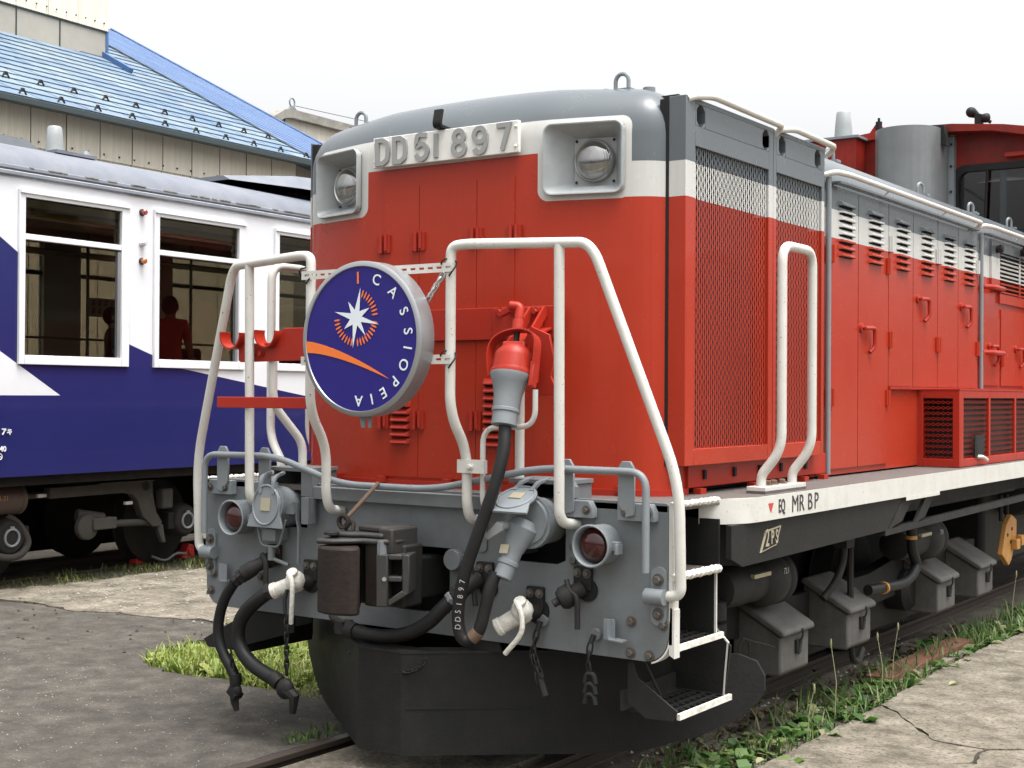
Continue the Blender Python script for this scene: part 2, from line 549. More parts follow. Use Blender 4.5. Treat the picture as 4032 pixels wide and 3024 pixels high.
# ================================================================== setting: ground, tracks
def ground_mat(name, stops, scale, bmp=0.4, rough=0.9, fine=180.0, spots=None, cracks=0.0, patch=0.0):
    m, nt, b = _new(name)
    v = coords(nt)
    n1 = noise(nt, v, scale, 8.0, 0.65)
    c = ramp(nt, n1, stops)
    vo = nt.nodes.new('ShaderNodeTexVoronoi')
    vo.inputs['Scale'].default_value = fine
    nt.links.new(v, vo.inputs['Vector'])
    sp = ramp(nt, vo.outputs['Color'], ((0.25, 0.72), (0.75, 1.25)))
    c = mixc(nt, 0.6, c, sp, 'MULTIPLY')
    if spots:
        n3 = ramp(nt, noise(nt, v, spots[0], 3.0, 0.5), ((spots[1], 0.0), (spots[1] + 0.06, 1.0)))
        c = mixc(nt, mth(nt, 'MULTIPLY', n3, spots[3]), c, spots[2])
    if patch:
        np_ = ramp(nt, noise(nt, v, 0.9, 5.0, 0.62, 0.4), ((0.36, 0.62), (0.64, 1.38)))
        c = mixc(nt, patch * 1.6, c, np_, 'MULTIPLY')
        oil = ramp(nt, noise(nt, v, 2.3, 6.0, 0.7), ((0.62, 0.0), (0.72, 1.0)))
        c = mixc(nt, mth(nt, 'MULTIPLY', oil, 0.2), c, (0.028, 0.024, 0.019))
    if cracks:
        vc = nt.nodes.new('ShaderNodeTexVoronoi')
        vc.feature = 'DISTANCE_TO_EDGE'
        vc.inputs['Scale'].default_value = cracks
        wv = nt.nodes.new('ShaderNodeVectorMath')
        wv.operation = 'ADD'
        nz = nt.nodes.new('ShaderNodeTexNoise')
        nz.inputs['Scale'].default_value = 2.5
        nz.inputs['Detail'].default_value = 6.0
        nt.links.new(v, nz.inputs['Vector'])
        nt.links.new(v, wv.inputs[0])
        nt.links.new(nz.outputs['Color'], wv.inputs[1])
        nt.links.new(wv.outputs[0], vc.inputs['Vector'])
        ck = ramp(nt, vc.outputs['Distance'], ((0.0, 1.0), (0.02, 0.0)))
        c = mixc(nt, mth(nt, 'MULTIPLY', ck, 0.8), c, (0.035, 0.03, 0.022))
    nt.links.new(c, b.inputs['Base Color'])
    b.inputs['Roughness'].default_value = rough
    h = mth(nt, 'ADD', noise(nt, v, fine * 0.5, 6.0, 0.7), mth(nt, 'MULTIPLY', n1, 1.5))
    bump(nt, b, h, bmp, 0.012)
    return m
M['asphalt'] = ground_mat('worn_asphalt', ((0.33, (0.036, 0.031, 0.025)), (0.5, (0.062, 0.054, 0.044)), (0.67, (0.098, 0.086, 0.069))), 5.5, 1.0, fine=85.0, spots=(52.0, 0.66, (0.26, 0.245, 0.21), 0.55), patch=0.2)
M['concrete'] = ground_mat('weathered_concrete', ((0.34, (0.075, 0.063, 0.045)), (0.5, (0.155, 0.134, 0.10)), (0.66, (0.235, 0.208, 0.162))), 4.5, 1.0, fine=75.0, spots=(34.0, 0.57, (0.065, 0.055, 0.04), 0.8))
M['brokenconcrete'] = ground_mat('broken_concrete', ((0.32, (0.075, 0.064, 0.047)), (0.5, (0.165, 0.143, 0.108)), (0.68, (0.26, 0.23, 0.18))), 3.4, 1.0, fine=55.0, spots=(16.0, 0.58, (0.07, 0.06, 0.043), 0.8), cracks=1.5)
M['dirt'] = ground_mat('gravelly_dirt', ((0.3, (0.05, 0.042, 0.033)), (0.55, (0.10, 0.085, 0.065)), (0.75, (0.17, 0.15, 0.12))), 3.0, 1.0, fine=60.0)
M['crack'] = mat('crack_dirt', (0.035, 0.03, 0.024), 0.95, var=0.3, vs_=20)
M['railtop'] = mat('worn_rail_steel', (0.07, 0.055, 0.045), 0.5, metal=0.3, var=0.25, dirt=(0.045, 0.028, 0.02), dirt_amt=0.5, dirt_scale=8)
M['railside'] = mat('rusted_rail', (0.075, 0.045, 0.03), 0.8, var=0.3, vs_=10)

gm = MB()
N_ = 24
gm.add([(-400 + 800 * i / N_, -300 + 800 * j / N_, -0.10) for j in range(N_ + 1) for i in range(N_ + 1)], [(j * (N_ + 1) + i, j * (N_ + 1) + i + 1, (j + 1) * (N_ + 1) + i + 1, (j + 1) * (N_ + 1) + i) for j in range(N_) for i in range(N_)])
gr = gm.out('ground', M['dirt'])
gr['kind'] = 'structure'

def jag(poly, amp=0.03, step=0.12, fixed=()):
    """subdivide a polygon outline and roughen it"""
    out = []
    n_ = len(poly)
    for i in range(n_):
        a, b_ = Vector(poly[i]), Vector(poly[(i + 1) % n_])
        l = (b_ - a).length
        k = max(1, int(l / step)) if l < 12 else 1
        t = (b_ - a).normalized()
        nn = Vector((-t.y, t.x))
        for j in range(k):
            p = a.lerp(b_, j / k)
            w_ = (random.random() - 0.5) * 2 * amp if j or k > 1 else 0
            p = p + nn * w_
            out.append((p.x, p.y))
    return out
def slab(name, poly, z0, z1, m, parent=None, amp=0.03, step=0.12, tilt=(0, 0)):
    q = jag(poly, amp, step)
    n_ = len(q)
    vs = [(x, y, z0) for x, y in q] + [(x, y, z1 + tilt[0] * (x - q[0][0]) + tilt[1] * (y - q[0][1])) for x, y in q]
    fs = [tuple(range(n_, 2 * n_))] + [(i, (i + 1) % n_, n_ + (i + 1) % n_, n_ + i) for i in range(n_)]
    return MB().add(vs, fs).out(name, m, parent, ang=30)
ro = slab('asphalt_road', [(-40, -30), (-0.615, -30), (-0.615, 0.70), (-1.2, 0.74), (-1.6, 0.72), (-2.12, 0.80), (-2.5, 0.75), (-2.95, 0.86), (-3.2, 1.28), (-3.35, 2.25), (-3.9, 2.22), (-4.33, 2.12), (-4.66, 2.10), (-5.0, 1.95), (-5.57, 2.01), (-6.4, 1.8), (-7.2, 1.6), (-40, 1.2)], -0.12, -0.004, M['asphalt'], amp=0.035, step=0.09)
ro['kind'] = 'structure'
cr_ = slab('track_infill', [(-0.43, -30), (0.43, -30), (0.43, 0.55), (-0.43, 0.60)], -0.12, -0.012, M['concrete'], amp=0.02)
cr_['kind'] = 'structure'
ro2 = slab('asphalt_strip', [(0.615, -30), (1.40, -30), (1.40, 0.05), (0.615, 0.12)], -0.12, -0.006, M['asphalt'], amp=0.02)
ro2['kind'] = 'structure'
# broken concrete beside the carriage
cc_ = slab('concrete_path', [(-7.0, 1.62), (-6.4, 1.82), (-5.57, 2.03), (-5.0, 1.97), (-4.66, 2.12), (-4.33, 2.14), (-3.9, 2.24), (-3.38, 2.28), (-3.2, 2.7), (-3.1, 4.0), (-3.0, 9.0), (-3.0, 40.0), (-6.6, 40), (-6.3, 9), (-6.22, 4.5), (-6.32, 3.8), (-6.37, 3.0), (-6.5, 2.3), (-6.7, 1.9)], -0.12, 0.004, M['brokenconcrete'], amp=0.05, step=0.1)
cc_['kind'] = 'structure'
# right-hand pavement, broken into pieces by cracks
pv = empty('concrete_pavement')
pv['kind'] = 'structure'
g_ = 0.0055
A = [(1.425, 2.51), (1.56, 2.39), (1.70, 2.19), (1.80, 2.05), (1.93, 1.885), (2.06, 1.85), (2.19, 1.855), (2.36, 1.94), (2.9, 2.02), (4.5, 2.4), (9.0, 3.2)]
B_ = [(1.42, 1.135), (1.60, 1.17), (1.81, 1.21), (2.02, 1.38), (2.25, 1.545), (2.8, 1.62), (4.5, 1.7), (9.0, 1.9)]
def crack_side(pl, d):
    return [(x, y + d * (1 + 0.8 * math.sin(i * 2.7))) for i, (x, y) in enumerate(pl)]
up_ = crack_side(A, g_)
lo_ = crack_side(A, -g_)
up2 = crack_side(B_, g_)
lo2 = crack_side(B_, -g_ * 0.8)
mid_br = [(2.22, 1.84), (2.205, 1.72), (2.24, 1.56)]
slab('concrete_slab', up_ + [(9, 12), (9, 40), (1.5, 40), (1.48, 6.0), (1.43, 5.2), (1.385, 4.7), (1.38, 3.6), (1.405, 3.0)], -0.12, 0.002, M['concrete'], pv, 0.012, 0.05, (0, 0.0))
left_piece = [p for p in lo_ if p[0] < 2.2] + [(2.195, 1.84), (2.18, 1.72), (2.215, 1.565)] + [p for p in up2[::-1] if p[0] < 2.2]
slab('concrete_slab', left_piece[::-1], -0.12, -0.003, M['concrete'], pv, 0.010, 0.05)
right_piece = [(2.215, 1.84)] + [p for p in lo_ if p[0] > 2.25] + [p for p in up2[::-1] if p[0] > 2.23] + [(2.20, 1.72)]
slab('concrete_slab', right_piece[::-1], -0.12, -0.001, M['concrete'], pv, 0.010, 0.05)
slab('concrete_slab', [(1.42, 1.0)] + lo2 + [(9, -30), (1.42, -30), (1.415, 0.0), (1.43, 0.6)], -0.12, 0.001, M['concrete'], pv, 0.012, 0.05)

def rail(name, x, y0, y1, parent_rot=None, z=0.0, label='', par=None):
    pr_ = [(-0.033, 0.0), (0.033, 0.0), (0.033, -0.028), (0.010, -0.042), (0.010, -0.10), (0.06, -0.118), (0.06, -0.13), (-0.06, -0.13), (-0.06, -0.118), (-0.010, -0.10), (-0.010, -0.042), (-0.033, -0.028)]
    o = MB().prism([(x + u, z + w_) for u, w_ in pr_], 'y', y0, y1).out(name, M['railtop'], par, 0.003)
    return o
tag(rail('rail', -0.567, -30, 60), 'worn steel rail in the asphalt, left of the snow plow', 'rail', 'rails of the locomotive track')
tag(rail('rail', 0.567, -30, 60), 'worn steel rail under the right side of the locomotive', 'rail', 'rails of the locomotive track')
for k, s in enumerate((-1, 1)):
    MB().box(s * 0.48 - 0.045, s * 0.48 + 0.045, -30, 3, -0.10, -0.07).out('flangeway', M['crack'])['kind'] = 'structure'
# second track under the carriage
TH = R(2.3)
trk = empty('carriage_track', (-6.15, 4.13, 0), TH)
tag(trk, 'pair of rails under the blue and white carriage', 'track')
for x in (-1.45 + 0.567, -1.45 - 0.567):
    rail('track_rail', x, -30, 45, par=trk)

vg = slab('grass_verge', [car_pt_(-1.2, -20), car_pt_(-0.02, -20), car_pt_(-0.05, -2), car_pt_(0.0, 20), car_pt_(-1.2, 20)] if False else [(-7.05, -20), (-6.15, -20), (-6.3, 2.0), (-6.2, 4.5), (-6.3, 20), (-7.35, 20), (-7.02, 4.0)], -0.11, -0.03, M['dirt'], amp=0.03, step=0.3)
vg['kind'] = 'structure'
vg2 = slab('grass_soil', [(-2.97, 0.86), (-3.2, 1.28), (-3.3, 2.2), (-2.64, 2.5), (-0.75, 2.5), (-0.75, 0.74), (-1.2, 0.74), (-1.6, 0.72), (-2.12, 0.80), (-2.5, 0.75)], -0.11, -0.03, M['dirt'], amp=0.01, step=0.2)
vg2['kind'] = 'structure'
vg3 = slab('trackside_soil', [(0.75, 0.2), (1.41, 0.2), (1.40, 3.0), (1.37, 3.6), (1.38, 4.7), (1.45, 9.0), (0.75, 9.0)], -0.11, -0.045, M['dirt'], amp=0.012, step=0.2)
vg3['kind'] = 'structure'
# rusty channel lying beside the pavement
M['redrust'] = mat('bright_rust', (0.13, 0.050, 0.030), 0.8, var=0.3, dirt=(0.06, 0.03, 0.02), dirt_amt=0.6, dirt_scale=8, bmp=0.2)
rb = MB().box(1.08, 1.25, 3.2, 4.9, 0.0, 0.015).box(1.08, 1.095, 3.2, 4.9, -0.10, 0.0).box(1.235, 1.25, 3.2, 4.9, -0.10, 0.0).out('steel_channel', M['redrust'])
tag(rb, 'rusty steel channel lying in the grass beside the pavement edge', 'steel beam')
cbk = MB().prism([(1.252, 3.15), (1.31, 3.17), (1.32, 4.6), (1.255, 4.85)], 'z', -0.11, -0.01).out('concrete_kerb', M['concrete'])
tag(cbk, 'thin grey concrete strip along the rusty channel', 'kerb')

# ---- grass, as blades
def grass_mat(name, cols):
    m, nt, b = _new(name)
    gi = nt.nodes.new('ShaderNodeNewGeometry')
    c = ramp(nt, gi.outputs['Random Per Island'], cols)
    nt.links.new(c, b.inputs['Base Color'])
    b.inputs['Roughness'].default_value = 0.55
    out = nt.nodes['Material Output']
    tl = nt.nodes.new('ShaderNodeBsdfTranslucent')
    nt.links.new(c, tl.inputs[0])
    mx = nt.nodes.new('ShaderNodeMixShader')
    mx.inputs[0].default_value = 0.35
    nt.links.new(b.outputs[0], mx.inputs[1])
    nt.links.new(tl.outputs[0], mx.inputs[2])
    nt.links.new(mx.outputs[0], out.inputs[0])
    return m
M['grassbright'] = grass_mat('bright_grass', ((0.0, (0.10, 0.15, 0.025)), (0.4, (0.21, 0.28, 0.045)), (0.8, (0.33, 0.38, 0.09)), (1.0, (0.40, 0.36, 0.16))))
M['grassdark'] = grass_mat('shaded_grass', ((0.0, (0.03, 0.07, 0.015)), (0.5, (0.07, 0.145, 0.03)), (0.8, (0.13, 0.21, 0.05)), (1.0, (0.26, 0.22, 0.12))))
M['grassmid'] = grass_mat('dry_verge_grass', ((0.0, (0.06, 0.09, 0.02)), (0.5, (0.12, 0.155, 0.04)), (0.8, (0.20, 0.20, 0.075)), (1.0, (0.26, 0.22, 0.12))))
M['leaf'] = grass_mat('fallen_leaf', ((0.0, (0.30, 0.26, 0.12)), (1.0, (0.38, 0.40, 0.24))))
def blade(m_, x, y, z, h, w_, lean, az, wide=False):
    dx, dy = math.cos(az), math.sin(az)
    px, py = -dy * w_ / 2, dx * w_ / 2
    k = len(m_.v)
    for t, ww in ((0, 0.8), (0.4, 1.0), (0.75, 0.7)):
        l = lean * h * t * t
        zz = z + h * t * (1 - 0.25 * lean * t)
        m_.v += [(x + dx * l - px * ww, y + dy * l - py * ww, zz), (x + dx * l + px * ww, y + dy * l + py * ww, zz)]
    m_.v.append((x + dx * lean * h * 1.05, y + dy * lean * h * 1.05, z + h * (1 - 0.3 * lean)))
    m_.f += [(k, k + 1, k + 3, k + 2), (k + 2, k + 3, k + 5, k + 4), (k + 4, k + 5, k + 6)]
def inside(p, poly):
    r_ = False
    j = len(poly) - 1
    for i in range(len(poly)):
        (xi, yi), (xj, yj) = poly[i], poly[j]
        if (yi > p[1]) != (yj > p[1]) and p[0] < (xj - xi) * (p[1] - yi) / (yj - yi) + xi:
            r_ = not r_
        j = i
    return r_
def grass(name, poly, n_, hmin, hmax, m, z=-0.1, w_=0.008, clump=0, label=None):
    xs, ys = [p[0] for p in poly], [p[1] for p in poly]
    m_ = MB()
    cl = [(random.uniform(min(xs), max(xs)), random.uniform(min(ys), max(ys)), random.uniform(0.5, 1.5)) for _ in range(clump)] if clump else None
    c = 0
    tries = 0
    while c < n_ and tries < n_ * 30:
        tries += 1
        if cl and random.random() < 0.8:
            q = random.choice(cl)
            x, y = random.gauss(q[0], 0.09), random.gauss(q[1], 0.14)
            hs_ = q[2]
        else:
            x, y = random.uniform(min(xs), max(xs)), random.uniform(min(ys), max(ys))
            hs_ = random.uniform(0.5, 1.0)
        if not inside((x, y), poly):
            continue
        h = random.uniform(hmin, hmax) * hs_
        blade(m_, x, y, z, h, w_ * random.uniform(0.7, 1.5), random.uniform(0.15, 1.0), random.uniform(0, 6.283))
        c += 1
    me = bpy.data.meshes.new(name)
    me.from_pydata(m_.v, [], m_.f)
    me.materials.append(m)
    o = bpy.data.objects.new(name, me)
    col.objects.link(o)
    o['kind'] = 'stuff'
    o['label'] = label
    o['category'] = 'grass'
    return o
grass('bright_grass', [(-2.93, 0.88), (-3.18, 1.28), (-3.14, 1.60), (-2.85, 1.82), (-2.64, 2.12), (-1.2, 2.3), (-0.7, 0.80), (-1.25, 0.76), (-1.6, 0.75), (-2.1, 0.83), (-2.5, 0.78)], 8000, 0.04, 0.12, M['grassbright'], -0.035, 0.010, 70, 'bright green grass patch between asphalt and the snow plow')
grass('sparse_grass', [(-3.6, 2.25), (-3.3, 2.3), (-3.1, 3.2), (-3.3, 3.0)], 500, 0.05, 0.14, M['grassbright'], -0.06, 0.009, 4, 'small green tufts at the concrete edge behind the hoses')
def car_pt(u, v):
    return (-6.15 + math.cos(TH) * u - math.sin(TH) * v, 4.13 + math.sin(TH) * u + math.cos(TH) * v)
grass('trackside_grass', [car_pt(-0.95, -6), car_pt(-0.12, -6), car_pt(-0.2, -2), car_pt(-0.1, 0), car_pt(-0.05, 6), car_pt(-0.8, 6)], 7000, 0.03, 0.09, M['grassmid'], -0.035, 0.009, 110, 'low grass strip along the rail beneath the carriage')
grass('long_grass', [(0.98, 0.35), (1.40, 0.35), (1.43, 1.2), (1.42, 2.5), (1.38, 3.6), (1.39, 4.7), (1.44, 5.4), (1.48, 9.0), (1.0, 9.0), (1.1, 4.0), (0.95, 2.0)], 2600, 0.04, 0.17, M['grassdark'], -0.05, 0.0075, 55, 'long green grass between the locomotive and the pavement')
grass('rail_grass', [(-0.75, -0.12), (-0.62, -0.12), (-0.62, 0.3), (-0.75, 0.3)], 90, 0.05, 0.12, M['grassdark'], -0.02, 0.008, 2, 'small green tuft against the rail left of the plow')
# broad-leaved weeds among the grass, too many to count
def weeds(name, spots, m, label):
    m_ = MB()
    for x, y, z, r_ in spots:
        for k in range(random.randint(4, 8)):
            az, ln, el = random.uniform(0, 6.283), r_ * random.uniform(0.5, 1.1), random.uniform(0.2, 0.9)
            dx, dy = math.cos(az), math.sin(az)
            w_ = ln * 0.28
            k0 = len(m_.v)
            for t, ww, zz in ((0.0, 0.15, 0.0), (0.35, 1.0, 0.55), (0.7, 0.8, 0.8), (1.0, 0.05, 0.75)):
                px, py, pz = x + dx * ln * t * math.cos(el), y + dy * ln * t * math.cos(el), z + ln * zz * math.sin(el) + 0.01
                m_.v += [(px - dy * w_ * ww, py + dx * w_ * ww, pz), (px + dy * w_ * ww, py - dx * w_ * ww, pz)]
            m_.f += [(k0 + 2 * i, k0 + 2 * i + 1, k0 + 2 * i + 3, k0 + 2 * i + 2) for i in range(3)]
    me = bpy.data.meshes.new(name)
    me.from_pydata(m_.v, [], m_.f)
    me.materials.append(m)
    o = bpy.data.objects.new(name, me)
    col.objects.link(o)
    o['kind'] = 'stuff'
    o['label'] = label
    o['category'] = 'weeds'
weeds('bright_weeds', [(random.uniform(-3.0, -0.9), random.uniform(0.85, 2.0), -0.03, random.uniform(0.05, 0.12)) for _ in range(260)], M['grassbright'], 'broad-leaved weeds in the bright grass patch')
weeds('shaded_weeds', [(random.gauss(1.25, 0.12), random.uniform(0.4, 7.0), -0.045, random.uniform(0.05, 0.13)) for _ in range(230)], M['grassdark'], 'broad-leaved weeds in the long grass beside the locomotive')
M['deadleaf'] = grass_mat('dead_leaves', ((0.0, (0.035, 0.022, 0.014)), (0.6, (0.08, 0.055, 0.033)), (1.0, (0.20, 0.15, 0.09))))
weeds('dead_leaves', [(random.gauss(1.1, 0.15), random.uniform(0.3, 6.0), -0.05, random.uniform(0.03, 0.07)) for _ in range(330)], M['deadleaf'], 'brown dead leaves on the soil beside the locomotive')
# seed stalks: a few tall stems in the long grass
for k, (x, y, h) in enumerate(((1.33, 2.05, 0.40), (1.30, 3.05, 0.36), (1.34, 2.75, 0.34), (1.33, 5.6, 0.42), (1.36, 6.1, 0.40), (1.38, 1.55, 0.25))):
    st_ = MB().tube([(x, y, -0.1), (x + 0.01, y, h * 0.5), (x + 0.03 * (1 if k % 2 else -1), y + 0.02, h)], [0.003, 0.0025, 0.002], 5)
    st_.ball((x + 0.03 * (1 if k % 2 else -1), y + 0.02, h), 0.007, 8, (1, 1, 4))
    o_ = st_.out('grass_stalk', M['leaf'])
    tag(o_, 'pale seed stalk in the long grass, ' + ('beside the second sand box', 'between the second and third sand boxes', 'just behind the second sand box', 'beside the farthest sand box', 'farthest of all', 'short, nearest the front steps')[k], 'grass stalk', 'seed stalks in the long grass')
# fallen leaves
for k, (x, y, z) in enumerate(((1.40, 0.95, 0.006), (1.33, 0.88, -0.05), (1.36, 3.4, -0.02), (1.60, 3.3, 0.006), (1.42, 4.9, 0.008))):
    lf = MB()
    pts = [(0.0, -0.05), (0.02, -0.03), (0.028, 0.0), (0.018, 0.035), (0.0, 0.055), (-0.018, 0.035), (-0.028, 0.0), (-0.02, -0.03)]
    a = random.uniform(0, 6)
    vs = [(x + (px * math.cos(a) - py * math.sin(a)) * 0.8, y + (px * math.sin(a) + py * math.cos(a)) * 0.8, z + 0.018 * abs(px) / 0.028) for px, py in pts] + [(x, y, z)]
    lf.add(vs, [(i, (i + 1) % 8, 8) for i in range(8)])
    o_ = lf.out('fallen_leaf', M['leaf'])
    tag(o_, 'pale fallen leaf ' + ('on the pavement corner nearest us', 'in the grass below the front steps', 'in the grass beside the rusty channel', 'lying alone out on the pavement', 'at the far pavement edge')[k], 'leaf', 'fallen leaves by the pavement')
# loose stones and crumbs
def stones(name, spots, m, label):
    m_ = MB()
    for x, y, z, r_ in spots:
        k = len(m_.v)
        d = [(1, 0, 0), (-1, 0, 0), (0, 1, 0), (0, -1, 0), (0, 0, 0.7), (0, 0, -0.4)]
        a = random.uniform(0, 6)
        for p in d:
            j = random.uniform(0.6, 1.2) * r_
            m_.v.append((x + (p[0] * math.cos(a) - p[1] * math.sin(a)) * j, y + (p[0] * math.sin(a) + p[1] * math.cos(a)) * j, z + p[2] * j))
        m_.f += [tuple(i + k for i in f) for f in ((0, 2, 4), (2, 1, 4), (1, 3, 4), (3, 0, 4), (2, 0, 5), (1, 2, 5), (3, 1, 5), (0, 3, 5))]
    o = m_.out(name, m)
    o['kind'] = 'stuff'
    o['label'] = label
    o['category'] = 'gravel'
M['crumb'] = mat('asphalt_crumb', (0.05, 0.046, 0.04), 0.9, var=0.3, vs_=30)
M['stone'] = mat('pale_gravel', (0.30, 0.28, 0.24), 0.9, var=0.35, vs_=25)
stones('asphalt_crumbs', [(random.uniform(-6, -3.2), random.uniform(0.9, 2.1), 0.002, random.uniform(0.006, 0.02)) for _ in range(60)], M['crumb'], 'dark crumbs scattered on the asphalt')
stones('loose_gravel', [(random.uniform(-6.3, -3.1), random.uniform(2.1, 5.0), 0.008, random.uniform(0.005, 0.018)) for _ in range(500)] + [(random.uniform(-3.4, -1.0), random.uniform(2.0, 4.0), -0.09, random.uniform(0.01, 0.035)) for _ in range(900)] + [(random.uniform(-4, -0.7), random.uniform(-1.5, 0.7), 0.0, random.uniform(0.002, 0.006)) for _ in range(500)] + [(random.uniform(0.7, 1.4), random.uniform(0.2, 5), -0.042, random.uniform(0.006, 0.02)) for _ in range(150)], M['stone'], 'loose pale gravel')
# ================================================================== locomotive
loco = empty('diesel_locomotive', (0, 0, 0))
tag(loco, 'red diesel locomotive with white band and grey hood, front end towards us', 'locomotive')
L = loco

# ---- hood nose: plan outline and rounded top
def nose_outline():
    half = [(0.0, 0.285), (0.17, 0.285), (0.34, 0.285), (0.50, 0.287), (0.585, 0.299), (0.70, 0.326), (0.82, 0.358), (0.945, 0.393), (0.985, 0.405)]
    c0, c1, c2 = Vector((0.985, 0.405)), Vector((1.135, 0.45)), Vector((1.135, 0.63))
    for i in range(1, 9):
        t = i / 8
        p = c0 * (1 - t) ** 2 + c1 * 2 * t * (1 - t) + c2 * t * t
        half.append((p.x, p.y))
    half += [(1.135, 0.68)]
    return [(-x, y) for x, y in half[:0:-1]] + half
def hood_top(o, y_end):
    pass
no = nose_outline()
def offset_in(pts, d):
    out = []
    for i, (x, y) in enumerate(pts):
        a = Vector(pts[max(i - 1, 0)])
        b = Vector(pts[min(i + 1, len(pts) - 1)])
        t = (b - a).normalized()
        if i in (0, len(pts) - 1):
            nrm = Vector((1 if x < 0 else -1, 0))
        else:
            nrm = Vector((-t.y, t.x))
        out.append((x + nrm.x * d, y + nrm.y * d))
    return out
b = MB()
rings = []
for z in (1.30, 1.6, 2.2, 2.6, 2.682, 2.72, 2.848, 2.98):
    rings.append([(x, y, z) for x, y in no])
Z0, RR, HH = 2.98, 0.235, 0.245
for k in range(1, 10):
    d = RR * (1 - math.cos(R(90 * k / 9)))
    h = HH * math.sin(R(90 * k / 9))
    rings.append([(x, y, Z0 + h + 0.045 * (1 - min(1, abs(x) / 0.95) ** 2) * (k / 9.0) ** 2) for x, y in offset_in(no, d)])
n = len(no)
vs = [p for r_ in rings for p in r_]
fs = [(i * n + j, i * n + j + 1, (i + 1) * n + j + 1, (i + 1) * n + j) for i in range(len(rings) - 1) for j in range(n - 1)
      if not (5 <= i <= 7 and 0.584 < abs(0.5 * (no[j][0] + no[j + 1][0])) < 0.946)]
b.add(vs, fs)
# rows across the roof from the last ring back to the radiator block
last = rings[-1]
w = [p for p in last]
rows = [w]
for yy in (0.72, 0.95, 1.4, 2.38):
    rows.append([(p[0] / max(1e-6, abs(w[-1][0])) * 0.9 if False else w[0][0] + (w[-1][0] - w[0][0]) * j / (n - 1), yy, 0) for j, p in enumerate(w)])
rows = [rows[0]] + [[(x, y, Z0 + HH + 0.045 * (1 - min(1, abs(x) / 0.95) ** 2)) for x, y, _ in r_] for r_ in rows[1:]]
vs = [p for r_ in rows for p in r_]
b.add(vs, [(i * n + j, i * n + j + 1, (i + 1) * n + j + 1, (i + 1) * n + j) for i in range(len(rows) - 1) for j in range(n - 1)])
nose = b.out('hood_nose', M['nose'], L, ang=30)
# side wall of the hood behind the nose (dark gap, then the radiator block covers it)
MB().box(-1.10, 1.10, 0.66, 2.40, 1.30, 2.95).out('radiator_core', M['void'], L)
# foot flange and its little clips
MB().prism([(x * 1.012, y - 0.012) for x, y in no] + [(1.0, 0.9), (-1.0, 0.9)], 'z', 1.285, 1.318).out('hood_foot_flange', M['red'], L)
clip = MB().box(-0.02, 0.02, -0.03, 0.0, 0, 0.03).mesh('clip', M['red'])
for x, y in ((-0.75, 0.335), (-0.4, 0.272), (0.02, 0.272), (0.42, 0.272), (0.72, 0.322), (0.95, 0.385)):
    inst('foot_clip', clip, L, (x, y, 1.305))

# front doors, seams, hinges
def fdoor(x0, x1, z0, z1):
    return MB().box(x0 + 0.0018, x1 - 0.0018, 0.2795, 0.30, z0, z1).out('front_door', M['nose'], L)
for a, c in ((-0.41, -0.18), (-0.18, 0.18), (0.18, 0.405)):
    fdoor(a, c, 1.335, 2.81)
hin = MB()
hin.box(-0.042, -0.004, -0.012, 0, -0.045, 0.045).box(0.006, 0.044, -0.012, 0, -0.045, 0.045)
hin.cyl((-0.014, -0.014, -0.047), (-0.014, -0.014, 0.05), 0.011, n=10).cyl((0.018, -0.014, -0.035), (0.018, -0.014, 0.05), 0.009, n=10)
hin_me = hin.mesh('hinge', M['red'])
for x in (-0.408, -0.182, 0.175, 0.404):
    for z in (2.525, 1.624):
        inst('front_hinge', hin_me, L, (x, 0.2795, z))
sl = MB()
prof = [(-0.024, 0.006), (-0.026, 0.012), (-0.012, 0.031), (0.0, 0.037)]
def louver_slat(w, m, ax='x'):
    s = MB()
    pts = [(y, z) for y, z in prof]
    vs, fs = [], []
    for i, (t, ins) in enumerate(((-w / 2, 0.0), (-w / 2 + 0.012, 1.0), (w / 2 - 0.012, 1.0), (w / 2, 0.0))):
        for y, z in pts:
            vs.append((t, y * ins, z))
    k = len(pts)
    for i in range(3):
        for j in range(k - 1):
            fs.append((i * k + j, i * k + j + 1, (i + 1) * k + j + 1, (i + 1) * k + j))
    s.add(vs, fs)
    return s.mesh('slat', m)
fs_me = louver_slat(0.128, M['red'])
for cx in (-0.292, 0.292):
    lv = MB().box(cx - 0.055, cx + 0.055, 0.2775, 0.281, 1.50, 1.83).out('front_louver', M['void'], L)
    for k in range(9):
        inst('slat', fs_me, lv, (cx, 0.279, 1.497 + k * 0.0375))
# equipment strap across the front
MB().box(-0.69, 0.69, 0.262, 0.279, 2.022, 2.178).out('front_strap_plate', M['red'], L, 0.003)

